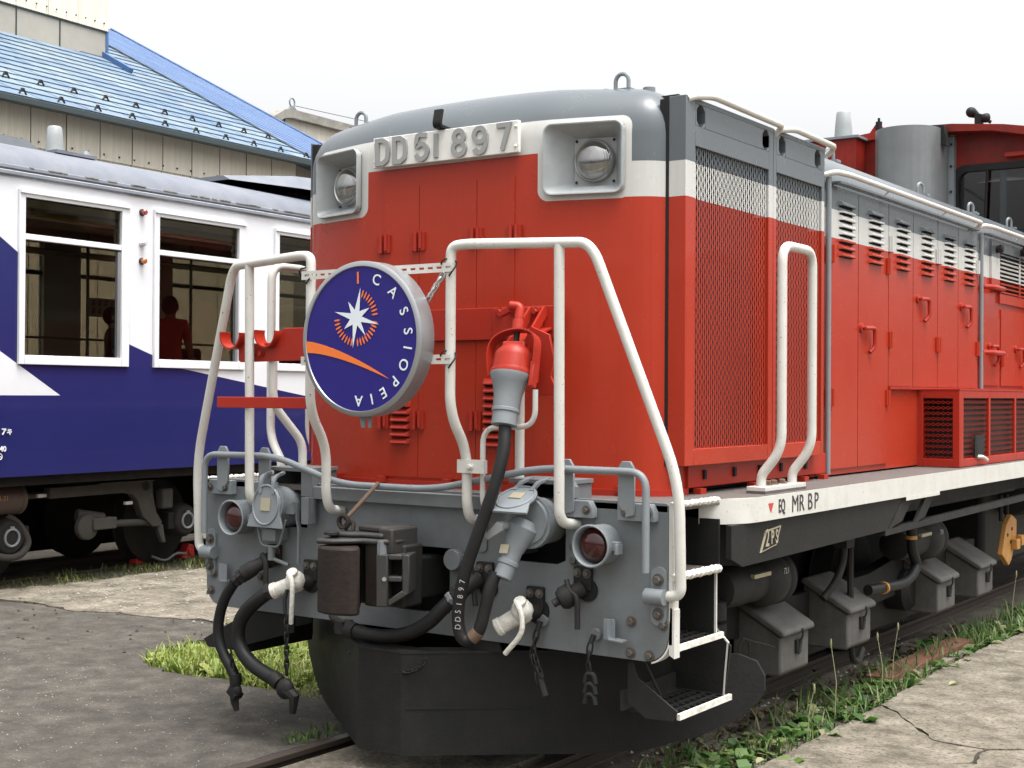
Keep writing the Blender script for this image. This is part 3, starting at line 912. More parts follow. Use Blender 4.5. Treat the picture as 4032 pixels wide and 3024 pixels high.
# headlights
def headlight(sgn):
    cx, cz, y0 = 0.765 * sgn, 2.868, 0.30
    rz = math.atan2(0.105, 0.40) * sgn
    mt = T((cx, 0.318, cz)) @ Matrix.Rotation(rz, 4, 'Z')
    def sq(hw, hh, r, y):
        xo = max(0.0, y) * math.sin(rz) * 1.25
        return [(x + xo, y, z) for x, z in rrect(-hw, hw, -hh, hh, r, 6)]
    secs = [sq(0.194, 0.168, 0.042, 0.02), sq(0.197, 0.171, 0.044, -0.006), sq(0.194, 0.168, 0.042, -0.013), sq(0.188, 0.162, 0.038, -0.012),
            sq(0.183, 0.157, 0.034, -0.002), sq(0.105, 0.112, 0.012, 0.100), sq(0.104, 0.111, 0.012, 0.103)]
    m_ = MB()
    k = len(secs[0])
    m_.add([mt @ Vector(p) for s in secs for p in s], [(i * k + j, i * k + (j + 1) % k, (i + 1) * k + (j + 1) % k, (i + 1) * k + j) for i in range(len(secs) - 1) for j in range(k)] + [tuple((len(secs) - 1) * k + j for j in range(k))])
    h = m_.out('headlight', M['lamp'], L, ang=45)
    h['label'] = 'square silver lamp housing on the %s of the nose' % ('right' if sgn > 0 else 'left')
    o0 = mt @ Vector((0.10 * math.sin(rz) * 1.25, 0.090, 0))
    ax = Vector((0, -1, 0)).lerp(mt.to_3x3() @ Vector((0, -1, 0)), 0.5)
    MB().lathe([(0.101, -0.01), (0.101, 0.012), (0.096, 0.02), (0.092, 0.016)], o0, ax, 32, True, False).out('lens_ring', M['steel'], h)
    MB().lathe([(0.092, 0.014), (0.084, 0.026), (0.062, 0.041), (0.032, 0.049), (0.004, 0.051)], o0, ax, 32, False, True).out('lens', M['headlens'], h, ang=60)
    for a in (-1, 1):
        for c in (-1, 1):
            MB().ball(mt @ Vector((0.092 * a + 0.10 * math.sin(rz) * 1.25, 0.098, 0.098 * c)), 0.007, 8).out('screw', M['dark'], h)
for s in (-1, 1):
    headlight(s)
# openings behind the lamps are hidden by the recessed pans

# number plate
npl = MB().box(-0.452, 0.452, 0.238, 0.262, 2.915, 3.069).box(-0.43, 0.43, 0.262, 0.29, 2.93, 3.05).out('number_plate', M['platewhite'], L, 0.003)
ST = {
    'D': [[(0, 0), (0, 1), (0.28, 1), (0.46, 0.86), (0.5, 0.65), (0.5, 0.35), (0.46, 0.14), (0.28, 0), (0, 0)]],
    '5': [[(0.46, 1), (0.08, 1), (0.04, 0.56), (0.22, 0.64), (0.40, 0.58), (0.5, 0.40), (0.5, 0.26), (0.42, 0.08), (0.26, 0), (0.10, 0.06), (0.0, 0.22)]],
    '1': [[(0.25, 0), (0.25, 1)]],
    '8': [[(0.25, 0.545), (0.41, 0.61), (0.46, 0.77), (0.40, 0.93), (0.25, 1), (0.10, 0.93), (0.04, 0.77), (0.09, 0.61), (0.25, 0.545)], [(0.25, 0.545), (0.43, 0.46), (0.5, 0.26), (0.43, 0.07), (0.25, 0), (0.07, 0.07), (0, 0.26), (0.07, 0.46), (0.25, 0.545)]],
    '9': [[(0.5, 0.71), (0.42, 0.50), (0.25, 0.43), (0.08, 0.50), (0.0, 0.71), (0.08, 0.92), (0.25, 1), (0.42, 0.92), (0.5, 0.71)], [(0.5, 0.72), (0.5, 0.38), (0.42, 0.10), (0.25, 0.0), (0.08, 0.06), (0.02, 0.16)]],
    '7': [[(0.0, 1), (0.5, 1), (0.22, 0)]],
}
def stroke_glyph(ch, x0, z0, hgt, y0, y1, w):
    s = MB()
    for pi, path in enumerate(ST[ch]):
        y0 = y0 + pi * 0.0006
        pts = [(x0 + u * hgt, z0 + v * (hgt - w) + w / 2) for u, v in path]
        closed = (pts[0] == pts[-1])
        if ch not in 'D17':
            p3 = [Vector((a, 0, c)) for a, c in pts]
            pts = [(p.x, p.z) for p in smooth_path(p3, 3)]
        q = [Vector(p) for p in pts]
        if closed:
            q = q[:-1]
        k = len(q)
        le, ri = [], []
        for i in range(k):
            a = q[i - 1] if (i > 0 or closed) else q[i]
            c = q[(i + 1) % k] if (i < k - 1 or closed) else q[i]
            t1 = (q[i] - a).normalized() if (q[i] - a).length > 1e-9 else None
            t2 = (c - q[i]).normalized() if (c - q[i]).length > 1e-9 else None
            t1 = t1 or t2
            t2 = t2 or t1
            n1 = Vector((-t1.y, t1.x))
            n2 = Vector((-t2.y, t2.x))
            mm = (n1 + n2)
            mm = mm.normalized() if mm.length > 1e-6 else n1
            sc = 1.0 / max(0.5, mm.dot(n1))
            le.append(q[i] + mm * (w / 2 * sc))
            ri.append(q[i] - mm * (w / 2 * sc))
        vs, fs = [], []
        for p, r_ in zip(le, ri):
            vs += [(p.x, y0, p.y), (r_.x, y0, r_.y), (r_.x, y1, r_.y), (p.x, y1, p.y)]
        m_ = k if closed else k - 1
        for i in range(m_):
            a, c = i * 4, ((i + 1) % k) * 4
            for j in range(4):
                fs.append((a + j, a + (j + 1) % 4, c + (j + 1) % 4, c + j))
        if not closed:
            fs += [(0, 1, 2, 3), (4 * k - 4, 4 * k - 1, 4 * k - 2, 4 * k - 3)]
        s.add(vs, fs)
    return s
HG = 0.142
for ch, x in (('D', -0.420), ('D', -0.306), ('5', -0.166), ('1', -0.075), ('8', 0.068), ('9', 0.195), ('7', 0.332)):
    stroke_glyph(ch, x, 2.921, HG, 0.226, 0.2375, 0.024).out('digit' if ch != 'D' else 'letter', M['digit'], npl)
for x in (-0.438, 0.438):
    for z in (2.945, 3.04):
        MB().ball((x, 0.236, z), 0.008, 8).out('screw', M['platewhite'], npl)
# black hook above the number plate
MB().strip(fil([(-0.012, 0.22, 3.165), (-0.012, 0.205, 3.10), (-0.012, 0.21, 3.082), (-0.012, 0.30, 3.075)], 0.02, 5), 0.05, 0.014, (1, 0, 0)).out('headmark_hook', M['black'], L)

def lifting_eye(x, y, z, h=0.075, w=0.036, r=0.0105, ang=0.0, m='greylight', parent=None):
    d = Vector((math.cos(ang), math.sin(ang), 0))
    o = Vector((x, y, z))
    pts = [o - d * w - Vector((0, 0, 0.02))] + [o + d * (-w * math.cos(R(a))) + Vector((0, 0, h - w + w * math.sin(R(a)))) for a in range(0, 181, 20)] + [o + d * w - Vector((0, 0, 0.02))]
    e_ = MB().tube(pts, r, 8).box(x - 0.06, x + 0.06, y - 0.03, y + 0.03, z - 0.012, z + 0.004).out('lifting_eye', M[m], parent or L)
    return e_
lifting_eye(0.80, 0.62, 3.238, 0.08)
lifting_eye(-0.85, 0.60, 3.228, 0.08)
MB().cyl((0.95, 0.62, 3.20), (0.95, 0.62, 3.232), 0.03).out('roof_bolt', M['greylight'], L)
MB().cyl((0.71, 0.62, 3.24), (0.71, 0.62, 3.252), 0.02).out('roof_bolt', M['greylight'], L)

# ---- radiator side block, right and left
def rad_block(s):
    X0, X1 = (1.12, 1.21) if s > 0 else (1.12, 1.136)
    def bx(m_, a, c, y0, y1, z0, z1):
        xa, xb = sorted((a * s, c * s))
        m_.box(xa, xb, y0, y1, z0, z1)
    f = MB()
    bx(f, X0, X1, 0.505, 0.598, 1.43, 3.15)      # front stile
    bx(f, X0, X1, 1.424, 1.478, 1.43, 3.15)
    bx(f, X0, X1, 1.484, 1.518, 1.43, 3.15)
    bx(f, X0, X1, 2.135, 2.172, 1.43, 3.15)
    for y0, y1 in ((0.598, 1.424), (1.518, 2.135)):
        bx(f, X0, X1, y0, y1, 1.43, 1.508)
        hole_w = 0.095
        # top panel with two rounded hand holes
        z0, z1 = 2.926, 3.15
        ya, yb = (y0 + 0.015, y1 - 0.10 + 0.02) if y0 < 1 else (y0 + 0.03, y1 - 0.105)
        cuts = [(ya, ya + 0.085), (yb, yb + 0.085)]
        bx(f, X0, X1, y0, y1, z0, 3.02)
        bx(f, X0, X1, y0, y1, 3.125, z1)
        e = y0
        for c0, c1 in cuts:
            bx(f, X0, X1, e, c0, 3.02, 3.125)
            e = c1
        bx(f, X0, X1, e, y1, 3.02, 3.125)
        for c0, c1 in cuts:
            for ya_, sy in ((c0, 1), (c1, -1)):
                for za_, sz in ((3.02, 1), (3.125, -1)):
                    f.prism([(ya_, za_), (ya_ + sy * 0.028, za_), (ya_, za_ + sz * 0.028)], 'x', s * (X0 + 0.001), s * (X1 - 0.0005))
    bl = f.out('radiator_shutter_frame', M['livery'], L, 0.003)
    d = MB()
    xa, xb = sorted((1.115 * s, 1.13 * s))
    d.box(xa, xb, 0.52, 2.16, 1.45, 2.93)
    d.out('shutter_backing', M['maroon'], bl)
    MB().box(xa, xb, 0.52, 2.16, 2.935, 3.14).out('hole_backing', M['void'], bl)
    # expanded metal: leaning vertical strands that touch left and right in turn
    for nm, y0, y1 in (('front', 0.598, 1.424), ('rear', 1.518, 2.135)):
        g = MB()
        pitch, cell = 0.0225, 0.048
        z0, z1 = 1.508, 2.926
        ncol = int((y1 - y0) / pitch)
        nz = int((z1 - z0) / (cell / 2))
        for c in range(ncol + 1):
            yc = y0 + (c + 0.5) * (y1 - y0) / (ncol + 1)
            vs = []
            for k in range(nz + 1):
                z = z0 + (z1 - z0) * k / nz
                yo = yc + (pitch * 0.14 if (k + c) % 2 else -pitch * 0.14)
                xd = 0.015 if s > 0 else 0.002
                vs += [(s * (X1 - xd - 0.001), yo - 0.0046, z), (s * (X1 - xd), yo + 0.0046, z)]
            g.add(vs, [(2 * k, 2 * k + 1, 2 * k + 3, 2 * k + 2) for k in range(nz)])
        g.out('shutter_mesh', M['livery'], bl)
    if s < 0:
        return bl
    # white rain rails along the top
    for y0, y1 in ((0.55, 1.50), (1.52, 2.22)):
        MB().tube(fil([(s * 1.20, y0 - 0.02, 3.135), (s * 1.215, y0 + 0.02, 3.15), (s * 1.245, y0 + 0.16, 3.172), (s * 1.25, y1, 3.160), (s * 1.20, y1 + 0.012, 3.12)], 0.05, 5), 0.017, 10).out('rain_rail', M['white'], bl)
    # ribs and stay that hang behind the hand holes
    MB().prism([(0.58, 3.175), (0.66, 3.165), (0.66, 3.09), (0.58, 3.10)], 'x', s * 1.03, s * 1.13).lathe([(0.02, 0), (0.02, 0.012)], (s * 1.10, 0.58, 3.14), (0, -1, 0), 14).out('top_bracket', M['dark'], bl)
    return bl
rad_block(1)
rad_block(-1)
for s in (-1, 1):
    MB().box(min(s * 1.075, s * 1.1195), max(s * 1.075, s * 1.1195), 0.500, 0.56, 1.43, 3.14).out('gap_shade_strip', M['void'], L)  # black strip painting in the shade of the gap beside the nose
# base strip below the shutters with clips
MB().box(-1.15, 1.15, 0.66, 2.36, 1.318, 1.432).out('hood_base_panel', M['red'], L, 0.003)
for y in (0.82, 1.15, 1.45, 1.72, 2.05):
    MB().box(1.15, 1.162, y - 0.012, y + 0.012, 1.355, 1.40).out('panel_latch', M['dark'], L)
for y in (0.75, 1.35, 2.0, 2.28):
    MB().box(1.145, 1.185, y - 0.03, y + 0.03, 1.288, 1.315).out('foot_clip', M['red'], L)

# ---- hood behind the radiators: wall and roof
def hood_section(y0, y1):
    prof = [(1.128, 1.30), (1.128, 2.99)]
    for k in range(1, 9):
        a = R(90 * k / 8)
        prof.append((1.128 - 0.24 * (1 - math.cos(a)), 2.99 + 0.225 * math.sin(a)))
    prof += [(0.6, 3.248), (0.3, 3.268), (0, 3.275)]
    full = prof + [(-x, z) for x, z in prof[-2::-1]]
    m_ = MB()
    k = len(full)
    m_.add([(x, y, z) for y in (y0, y1) for x, z in full], [(j, j + 1, k + j + 1, k + j) for j in range(k - 1)] + [tuple(range(k)), tuple(range(k, 2 * k))])
    return m_
hood = hood_section(2.18, 7.45).out('hood_rear_section', M['livery'], L, ang=30)
hood_section(10.9, 17.6).out('far_hood', M['livery'], L, ang=30)
MB().cyl((1.150, 2.385, 1.31), (1.150, 2.385, 3.02), 0.016).out('drain_pipe', M['greylight'], L)
MB().cyl((1.150, 5.41, 1.82), (1.150, 5.41, 3.0), 0.016).out('drain_pipe', M['greylight'], L)
DY = (2.43, 2.882, 3.412, 3.884, 4.40, 4.868, 5.35)
ds_me = louver_slat(0.235, M['livery'])
def slat_on_side(y, z, zi):
    # the slat mesh faces -y; turn it to face +x
    s = MB()
    k = len(prof)
    vs, fs = [], []
    for t, ins in ((-0.115, 0.0), (-0.10, 1.0), (0.10, 1.0), (0.115, 0.0)):
        for yy, zz in prof:
            vs.append((1.1408 - yy * ins, y + t, z + zz * 1.08))
    for i in range(3):
        for j in range(k - 1):
            fs.append((i * k + j, i * k + j + 1, (i + 1) * k + j + 1, (i + 1) * k + j))
    return s.add(vs, fs)
hh = MB().box(0, 0.012, -0.04, -0.004, -0.05, 0.05).cyl((0.013, -0.012, -0.052), (0.013, -0.012, 0.052), 0.011, n=10)
dh_me = hh.mesh('hinge', M['livery'])
def door_handle(y, z, par):
    MB().lathe([(0.03, 0), (0.03, 0.012), (0.012, 0.014), (0.012, 0.03)], (1.1405, y - 0.1, z), (1, 0, 0), 12).tube(fil([(1.165, y - 0.1, z), (1.172, y + 0.055, z + 0.005), (1.172, y + 0.06, z - 0.11), (1.15, y + 0.03, z - 0.145)], 0.035, 5), 0.013, 8).out('door_handle', M['red'], par)
for i in range(6):
    z0 = 1.335 if i < 2 else 1.825
    d = MB().box(1.12, 1.1405, DY[i] + 0.005, DY[i + 1] - 0.005, z0, 2.985).out('side_door', M['livery'], L)
    cy = 0.5 * (DY[i] + DY[i + 1]) + 0.02
    MB().box(1.1403, 1.1409, cy - 0.10, cy + 0.10, 2.578, 2.905).out('louver_opening', M['void'], d)
    for k in range(8):
        slat_on_side(cy, 2.575 + k * 0.0425, k).out('slat', M['livery'], d)
    hz = ((2.585, 1.75) if i < 2 else (2.73, 2.12))
    hy = DY[i] + 0.005 if i % 2 == 0 else DY[i + 1] + 0.005
    for z in hz:
        yy = hy + (0.03 if i % 2 == 0 else -0.015)
        MB().box(1.141, 1.153, yy - 0.04, yy - 0.004, z - 0.05, z + 0.05).cyl((1.154, yy - 0.012, z - 0.052), (1.154, yy - 0.012, z + 0.052), 0.011, n=10).out('hinge', M['livery'], d)
    if i == 1:
        door_handle(3.03, 2.175, d)
    if i == 3:
        door_handle(4.07, 2.415, d)
    if i == 5:
        door_handle(5.03, 2.415, d)
for z_ in (2.60, 2.10):
    MB().tube(fil([(1.14, 5.50, z_), (1.20, 5.55, z_), (1.20, 5.86, z_), (1.14, 5.9, z_)], 0.04, 4), 0.02, 8).out('side_grab_bar', M['red'], L)
# rain rail along the rear hood
for y0, y1 in ((2.36, 5.27), (5.33, 7.42)):
    rr_ = MB().tube(fil([(1.13, y0, 3.03), (1.19, y0 + 0.03, 3.048), (1.21, y0 + 0.2, 3.05), (1.21, y1 - 0.06, 3.05), (1.13, y1, 3.01)], 0.05, 5), 0.017, 10)
    o_ = rr_.out('rain_rail', M['white'], L)
    for y in ([3.25, 4.4] if y0 < 3 else [6.3]):
        MB().strip([(1.14, y, 3.0), (1.20, y, 3.045)], 0.02, 0.008, (0, 1, 0)).out('rail_stay', M['white'], o_)
    MB().strip(smooth_path([(1.14, y0 + 0.15, 3.0), (1.185, y0 + 0.3, 2.995), (1.185, y1 - 0.3, 2.995), (1.14, y1 - 0.1, 3.0)], 6), 0.012, 0.05, (0, 0, 1)).out('gutter_lip', M['livery'], o_)
for y in (3.02, 4.75, 5.98, 7.1):
    lifting_eye(0.90, y, 3.225, 0.085, ang=R(75))
    lifting_eye(-0.90, y, 3.225, 0.085, ang=R(105))
MB().lathe([(0.05, 0), (0.045, 0.02), (0.02, 0.026)], (0.80, 4.05, 3.235), (0, 0, 1), 12).out('roof_cap', M['greylight'], L)
MB().lathe([(0.05, 0), (0.045, 0.02), (0.02, 0.026)], (0.78, 5.0, 3.235), (0, 0, 1), 12).out('roof_cap', M['greylight'], L)
# intake grille near the cab
ig = MB().box(1.12, 1.146, 5.70, 7.42, 2.90, 2.985).box(1.12, 1.146, 5.70, 5.93, 2.60, 2.90).box(1.12, 1.146, 7.3, 7.42, 2.56, 2.90).box(1.12, 1.146, 5.93, 7.3, 2.50, 2.575).out('intake_grille', M['livery'], L)
MB().box(1.124, 1.1285, 5.93, 7.3, 2.575, 2.9).out('grille_backing', M['void'], ig)
for k in range(10):
    z = 2.585 + k * 0.0325
    MB().prism([(1.130, z), (1.150, z - 0.004), (1.152, z + 0.004), (1.134, z + 0.017)], 'y', 5.93, 7.3).out('slat', M['livery'], ig)
MB().box(1.147, 1.154, 6.47, 6.50, 2.575, 2.90).out('grille_bar', M['livery'], ig)
MB().lathe([(0.03, 0), (0.035, 0.03), (0.025, 0.05)], (1.146, 5.84, 2.915), (1, 0, 0), 12).out('marker_lamp', M['dark'], L)
MB().lathe([(0.035, 0), (0.04, 0.03), (0.02, 0.06)], (1.146, 6.55, 2.955), (1, 0, 0), 12).tube([(1.19, 6.55 + 0.035 * math.cos(R(a)), 2.89 + 0.035 * math.sin(R(a))) for a in range(0, 360, 30)], 0.006, 6, closed=True).out('marker_lamp', M['dark'], L)
for y0, y1, z1 in ((5.45, 5.95, 2.38), (5.99, 6.7, 2.45), (6.74, 7.4, 2.45)):
    d = MB().box(1.12, 1.139, y0, y1, 1.85, z1).out('side_door', M['livery'], L)
    inst('hinge', dh_me, d, (1.141, y0 + 0.03, 2.05))
    door_handle(y1 - 0.2, 2.15, d)
# shelf line under the short doors
MB().box(1.12, 1.155, 3.415, 7.45, 1.806, 1.822).out('door_shelf', M['red'], L)

# ---- equipment box on the running board with expanded metal windows
def frame_y(m_, x0, x1, z0, z1, wx0, wx1, wz0, wz1, ya, yb):
    m_.box(x0, wx0, ya, yb, z0, z1).box(wx1, x1, ya, yb, z0, z1).box(wx0, wx1, ya, yb, z0, wz0).box(wx0, wx1, ya, yb, wz1, z1)
fb = MB()
frame_y(fb, 1.125, 1.41, 1.292, 1.80, 1.165, 1.365, 1.345, 1.75, 4.02, 4.045)
eb = fb.out('equipment_box', M['red'], L, 0.002)
fb = MB()
ys = (4.11, 4.70, 4.74, 5.37, 5.41, 6.1, 6.14, 6.9)
e = 4.047
for k in range(0, 8, 2):
    fb.box(1.385, 1.41, e, ys[k], 1.292, 1.80)
    fb.box(1.385, 1.41, ys[k], ys[k + 1], 1.292, 1.345).box(1.385, 1.41, ys[k], ys[k + 1], 1.752, 1.80)
    e = ys[k + 1]
fb.box(1.385, 1.41, e, 7.0, 1.292, 1.80)
fb.out('box_side_frame', M['red'], eb, 0.002)
MB().box(1.125, 1.412, 4.018, 7.0, 1.802, 1.812).out('box_top', M['red'], eb)
MB().box(1.135, 1.36, 4.20, 6.95, 1.30, 1.75).out('box_inner', M['dark'], eb)
def diamond(x0, x1, z0, z1, px, pz, put, w=0.0035):
    m_ = MB()
    nz = int((z1 - z0) / pz)
    nx = int((x1 - x0) / px)
    px, pz = (x1 - x0) / nx, (z1 - z0) / nz
    for k in range(nz + 1):
        for par in (0, 1):
            vs = []
            for i in range(nx * 2 + 1):
                u = x0 + i * px / 2
                zz = z0 + k * pz + (pz / 2 if (i + par) % 2 else 0) * (1 if par == 0 else 1)
                zz = min(max(zz, z0), z1)
                vs += [put(u, zz - w, 0), put(u, zz + w, 0.004)]
            m_.add(vs, [(2 * i, 2 * i + 1, 2 * i + 3, 2 * i + 2) for i in range(nx * 2)])
    return m_
diamond(1.165, 1.365, 1.345, 1.75, 0.066, 0.036, lambda u, z, d: (u, 4.030 - d, z)).out('mesh_panel', M['red'], eb)
for k in range(0, 8, 2):
    diamond(ys[k], ys[k + 1], 1.345, 1.752, 0.066, 0.036, lambda u, z, d: (1.398 + d, u, z)).out('mesh_panel', M['red'], eb)
MB().tube(fil([(1.40, 4.42, 1.35), (1.44, 4.45, 1.35), (1.44, 4.55, 1.325)], 0.02, 3), 0.013, 8).out('drain_spout', M['white'], eb)
MB().box(1.412, 1.416, 4.36, 4.56, 1.345, 1.50).box(1.4165, 1.418, 4.39, 4.53, 1.365, 1.485).out('mesh_door', M['dark'], eb)

# ---- running board, sill, lettering
dk = MB()
dk.prism([(-1.40, 0.0), (1.395, 0.0), (1.395, 0.30), (1.36, 0.45), (1.40, 0.57), (1.468, 0.74), (1.468, 17.9), (-1.468, 17.9), (-1.468, 0.74), (-1.38, 0.45), (-1.40, 0.30)], 'z', 1.262, 1.288)
dk.out('running_board', M['deck'], L)
def sill(s):
    path = [(1.30, 0.475), (1.37, 0.505), (1.43, 0.57), (1.465, 0.66), (1.475, 0.76), (1.475, 1.05), (1.475, 17.9)]
    out = path + [(1.44, 17.9), (1.44, 0.76), (1.40, 0.62), (1.30, 0.53)]
    return MB().prism([(s * x, y) for x, y in out], 'z', 1.172, 1.287)
so = sill(1).out('side_sill', M['white'], L, ang=30)
sill(-1).out('side_sill', M['white'], L, ang=30)
MB().box(1.4755, 1.477, 2.78, 3.40, 1.150, 1.172).out('sill_patch', M['white'], so)
def side_text(txt, y, z, size, xs, m='letter', bold=0.0, x=1.4765):
    return text('lettering', txt, M[m], so, T((x, y, z)) @ Matrix.Rotation(R(90), 4, 'Z'), size, 0.0008, bold, xs)
side_text('EQ', 1.00, 1.229, 0.088, 0.68, bold=0.002)
side_text('MR', 1.195, 1.228, 0.118, 0.98)
side_text('B', 1.345, 1.228, 0.118, 0.98)
side_text('P', 1.425, 1.228, 0.118, 0.98)
MB().prism([(0.845, 1.252), (0.905, 1.252), (0.875, 1.206)], 'x', 1.4752, 1.4768).out('red_triangle_mark', M['warn'], so)
# dark panel below the sill, with its ATS plate
up = MB().prism([(0.50, 1.17), (2.80, 1.17), (2.52, 0.995), (0.62, 0.975), (0.50, 1.02)], 'x', 1.425, 1.452).out('under_sill_panel', M['black'], L)
MB().prism([(1.2, 0.50), (1.425, 0.62), (1.452, 0.62), (1.2, 0.47)], 'z', 0.98, 1.17).out('under_sill_front', M['black'], L)
pl_ = MB().prism([(0.80, 1.022), (0.98, 1.045), (1.035, 1.135), (0.86, 1.122)], 'x', 1.4525, 1.458).out('class_plate', M['brass'], L)
MB().prism([(0.818, 1.030), (0.972, 1.050), (1.017, 1.127), (0.872, 1.115)], 'x', 1.4582, 1.4592).out('plate_field', M['black'], pl_)
for ch, y in (('2', 0.872), ('P', 0.930), ('S', 0.98)):
    text('letter', ch, M['brass'], pl_, T((1.4605, y, 1.083)) @ Matrix.Rotation(R(90), 4, 'Z') @ Matrix.Shear('XY', 4, (0.0, 0.0)), 0.115 if ch == '2' else 0.092, 0.0008, 0.0015, 0.72)
# open truss behind the panel
tr = MB()
tr.prism([(2.80, 1.17), (3.0, 1.17), (2.78, 1.03), (2.57, 1.0)], 'x', 1.43, 1.452)
tr.prism([(3.24, 1.17), (3.40, 1.17), (3.20, 1.03), (3.02, 1.0)], 'x', 1.43, 1.452)
tr.prism([(2.50, 0.965), (2.50, 1.0), (6.2, 1.035), (6.2, 0.995)], 'x', 1.40, 1.4525)
tr.prism([(6.2, 0.995), (6.2, 1.035), (7.0, 0.93), (9.0, 0.93), (9.0, 0.89), (6.95, 0.89)], 'x', 1.40, 1.4525)
tr.prism([(6.0, 1.02), (6.35, 1.02), (6.22, 1.17), (6.10, 1.17)], 'x', 1.43, 1.451)
tr.out('side_truss', M['dark'], L)
MB().box(-1.30, 1.30, 0.7, 17.5, 1.05, 1.261).out('main_frame', M['black'], L)
MB().box(-0.75, 0.45, 0.95, 5.8, 0.22, 1.05).out('bogie_light_blocker', M['void'], L, 0.05)  # black box added to block bright ground showing behind the bogie
MB().box(-0.95, 0.95, 6.2, 11.2, 0.35, 1.05).out('fuel_tank', M['black'], L, 0.05)
MB().tube([(1.25, 3.2, 1.12), (1.25, 5.9, 1.12)], 0.035, 10).tube([(1.28, 3.3, 1.06), (1.28, 5.8, 1.06)], 0.025, 8).out('air_pipe', M['dark'], L)
MB().lathe([(0.0, 0), (0.16, 0.03), (0.18, 0.08), (0.18, 1.4), (0.16, 1.45)], (1.05, 6.6, 0.95), (0, 1, 0), 16).out('air_reservoir', M['dark'], L)

# ---- deck grab rails on the side
def side_grab(s, y0, y1, xl, xu):
    for_ = fil([(s * xl, y0, 1.32), (s * xl, y0, 1.375), (s * xu, y0 + 0.02, 1.50), (s * xu, y0 + 0.02, 2.485), (s * xu, y1 + 0.02, 2.485), (s * xu, y1 + 0.02, 1.50), (s * xl, y1, 1.375), (s * xl, y1, 1.32)], [0.08, 0.1, 0.09, 0.09, 0.1, 0.08], 6)
    g = MB().tube(for_, 0.024, 14).out('side_handrail', M['white'], L)
    MB().box(min(s * (xl - 0.05), s * (xl + 0.05)), max(s * (xl - 0.05), s * (xl + 0.05)), y0 - 0.06, y1 + 0.06, 1.30, 1.322).out('foot_plate', M['white'], g, 0.003)
    MB().box(min(s * (xl - 0.05), s * (xl + 0.05)), max(s * (xl - 0.05), s * (xl + 0.05)), y0 - 0.06, y1 + 0.06, 1.288, 1.30).out('foot_pad', M['deck'], g)
    for y in (y0 + 0.10, y1 - 0.10, y0 + 0.17):
        MB().bolt((s * (xl - 0.012), y, 1.322), (0, 0, 1), 0.018, 0.02).out('foot_bolt', M['rustedge'], g)
side_grab(1, 0.985, 1.355, 1.375, 1.47)
side_grab(-1, 0.52, 0.84, 1.36, 1.465)

# ---- front end beam
def half_beam(s):
    out = [(0.0, 1.03), (0.24, 1.03), (0.24, 0.72), (0.0, 0.72), (0.0, 0.62)]
    out += [(1.29, 0.62)] + arc(1.29, 0.73, 0.11, 270, 360, 7) + [(1.40, 1.285)] + arc(1.385, 1.285, 0.015, 0, 90, 3)
    if s > 0:
        out += [(0.885, 1.30), (0.885, 1.02), (0.84, 1.0), (0.59, 1.0), (0.59, 1.30)]
    else:
        out += [(0.935, 1.30), (0.935, 1.24), (0.85, 1.07), (0.67, 1.07), (0.67, 1.30)]
    out += [(0.0, 1.30)]
    return MB().prism([(s * x, z) for x, z in out], 'y', 0.0, 0.025)
beam_r = half_beam(1).out('front_end_plate', M['grey'], L, 0.002)
beam_l = half_beam(-1).out('front_end_plate', M['grey'], L, 0.002)
MB().box(-0.64, 0.56, -0.05, -0.002, 1.226, 1.289).out('deck_lip', M['grey'], L, 0.004)
MB().box(-0.5, 0.5, 0.30, 0.34, 0.62, 1.25).box(-1.35, -0.5, 0.22, 0.26, 0.64, 1.25).box(0.5, 1.15, 0.22, 0.26, 0.64, 1.25).out('beam_back', M['void'], L)
# white painted edge flange on the right end of the plate
MB().prism([(1.402, 0.0), (1.422, 0.0), (1.422, 0.055), (1.402, 0.055)], 'z', 0.70, 1.29).out('edge_flange', M['white'], L, 0.002)
fl = MB()
pts = arc(1.29, 0.73, 0.118, 285, 360, 8)
fl.strip([(x, 0.028, z) for x, z in pts] + [(1.410, 0.028, 0.80)], 0.056, 0.008, (0, 1, 0))
fl.prism([(1.405, 0.66), (1.43, 0.645), (1.43, 0.85), (1.41, 0.86)], 'y', 0.0, 0.05)
fl.out('edge_flange', M['white'], L)
# bolt heads on the plate
def beam_bolts(lst, r=0.016):
    for x, z in lst:
        MB().bolt((x, -0.001, z), (0, -1, 0), r, 0.016).out('bolt', M['bolt'], L)
beam_bolts([(1.224, 0.784), (1.378, 0.784), (1.221, 0.649), (1.313, 0.646), (0.93, 1.085), (0.932, 1.025), (-0.99, 0.80), (-1.36, 0.70), (-1.34, 0.79), (-0.95, 0.70), (-0.443, 1.117), (-0.43, 1.06), (0.36, 0.94), (0.37, 1.18), (-1.36, 0.86), (-0.93, 1.02), (-0.935, 1.08)])
MB().lathe([(0.05, 0), (0.05, 0.05), (0.046, 0.056)], (0.292, -0.001, 0.985), (0, -1, 0), 20).out('sealed_pipe_cap', M['grey'], L)
for x, z in ((0.775, 0.745), (1.052, 0.713), (-0.99, 0.70)):
    MB().lathe([(0.028, 0), (0.028, 0.018), (0.025, 0.022)], (x, -0.001, z), (0, -1, 0), 16).out('chain_stud', M['grey'], L)
# hooks on the plate
MB().strip(fil([(1.14, -0.035, 0.79), (1.14, -0.035, 0.705), (1.22, -0.055, 0.705)], 0.015, 3), 0.055, 0.006, (0, 1, 0)).box(1.105, 1.16, -0.036, -0.03, 0.70, 0.79).out('hose_hook', M['greylight'], L)
MB().box(-1.27, -1.21, -0.036, -0.03, 0.76, 0.85).strip([(-1.24, -0.034, 0.765), (-1.18, -0.05, 0.765)], 0.05, 0.006, (0, 1, 0)).out('hose_hook', M['greylight'], L)

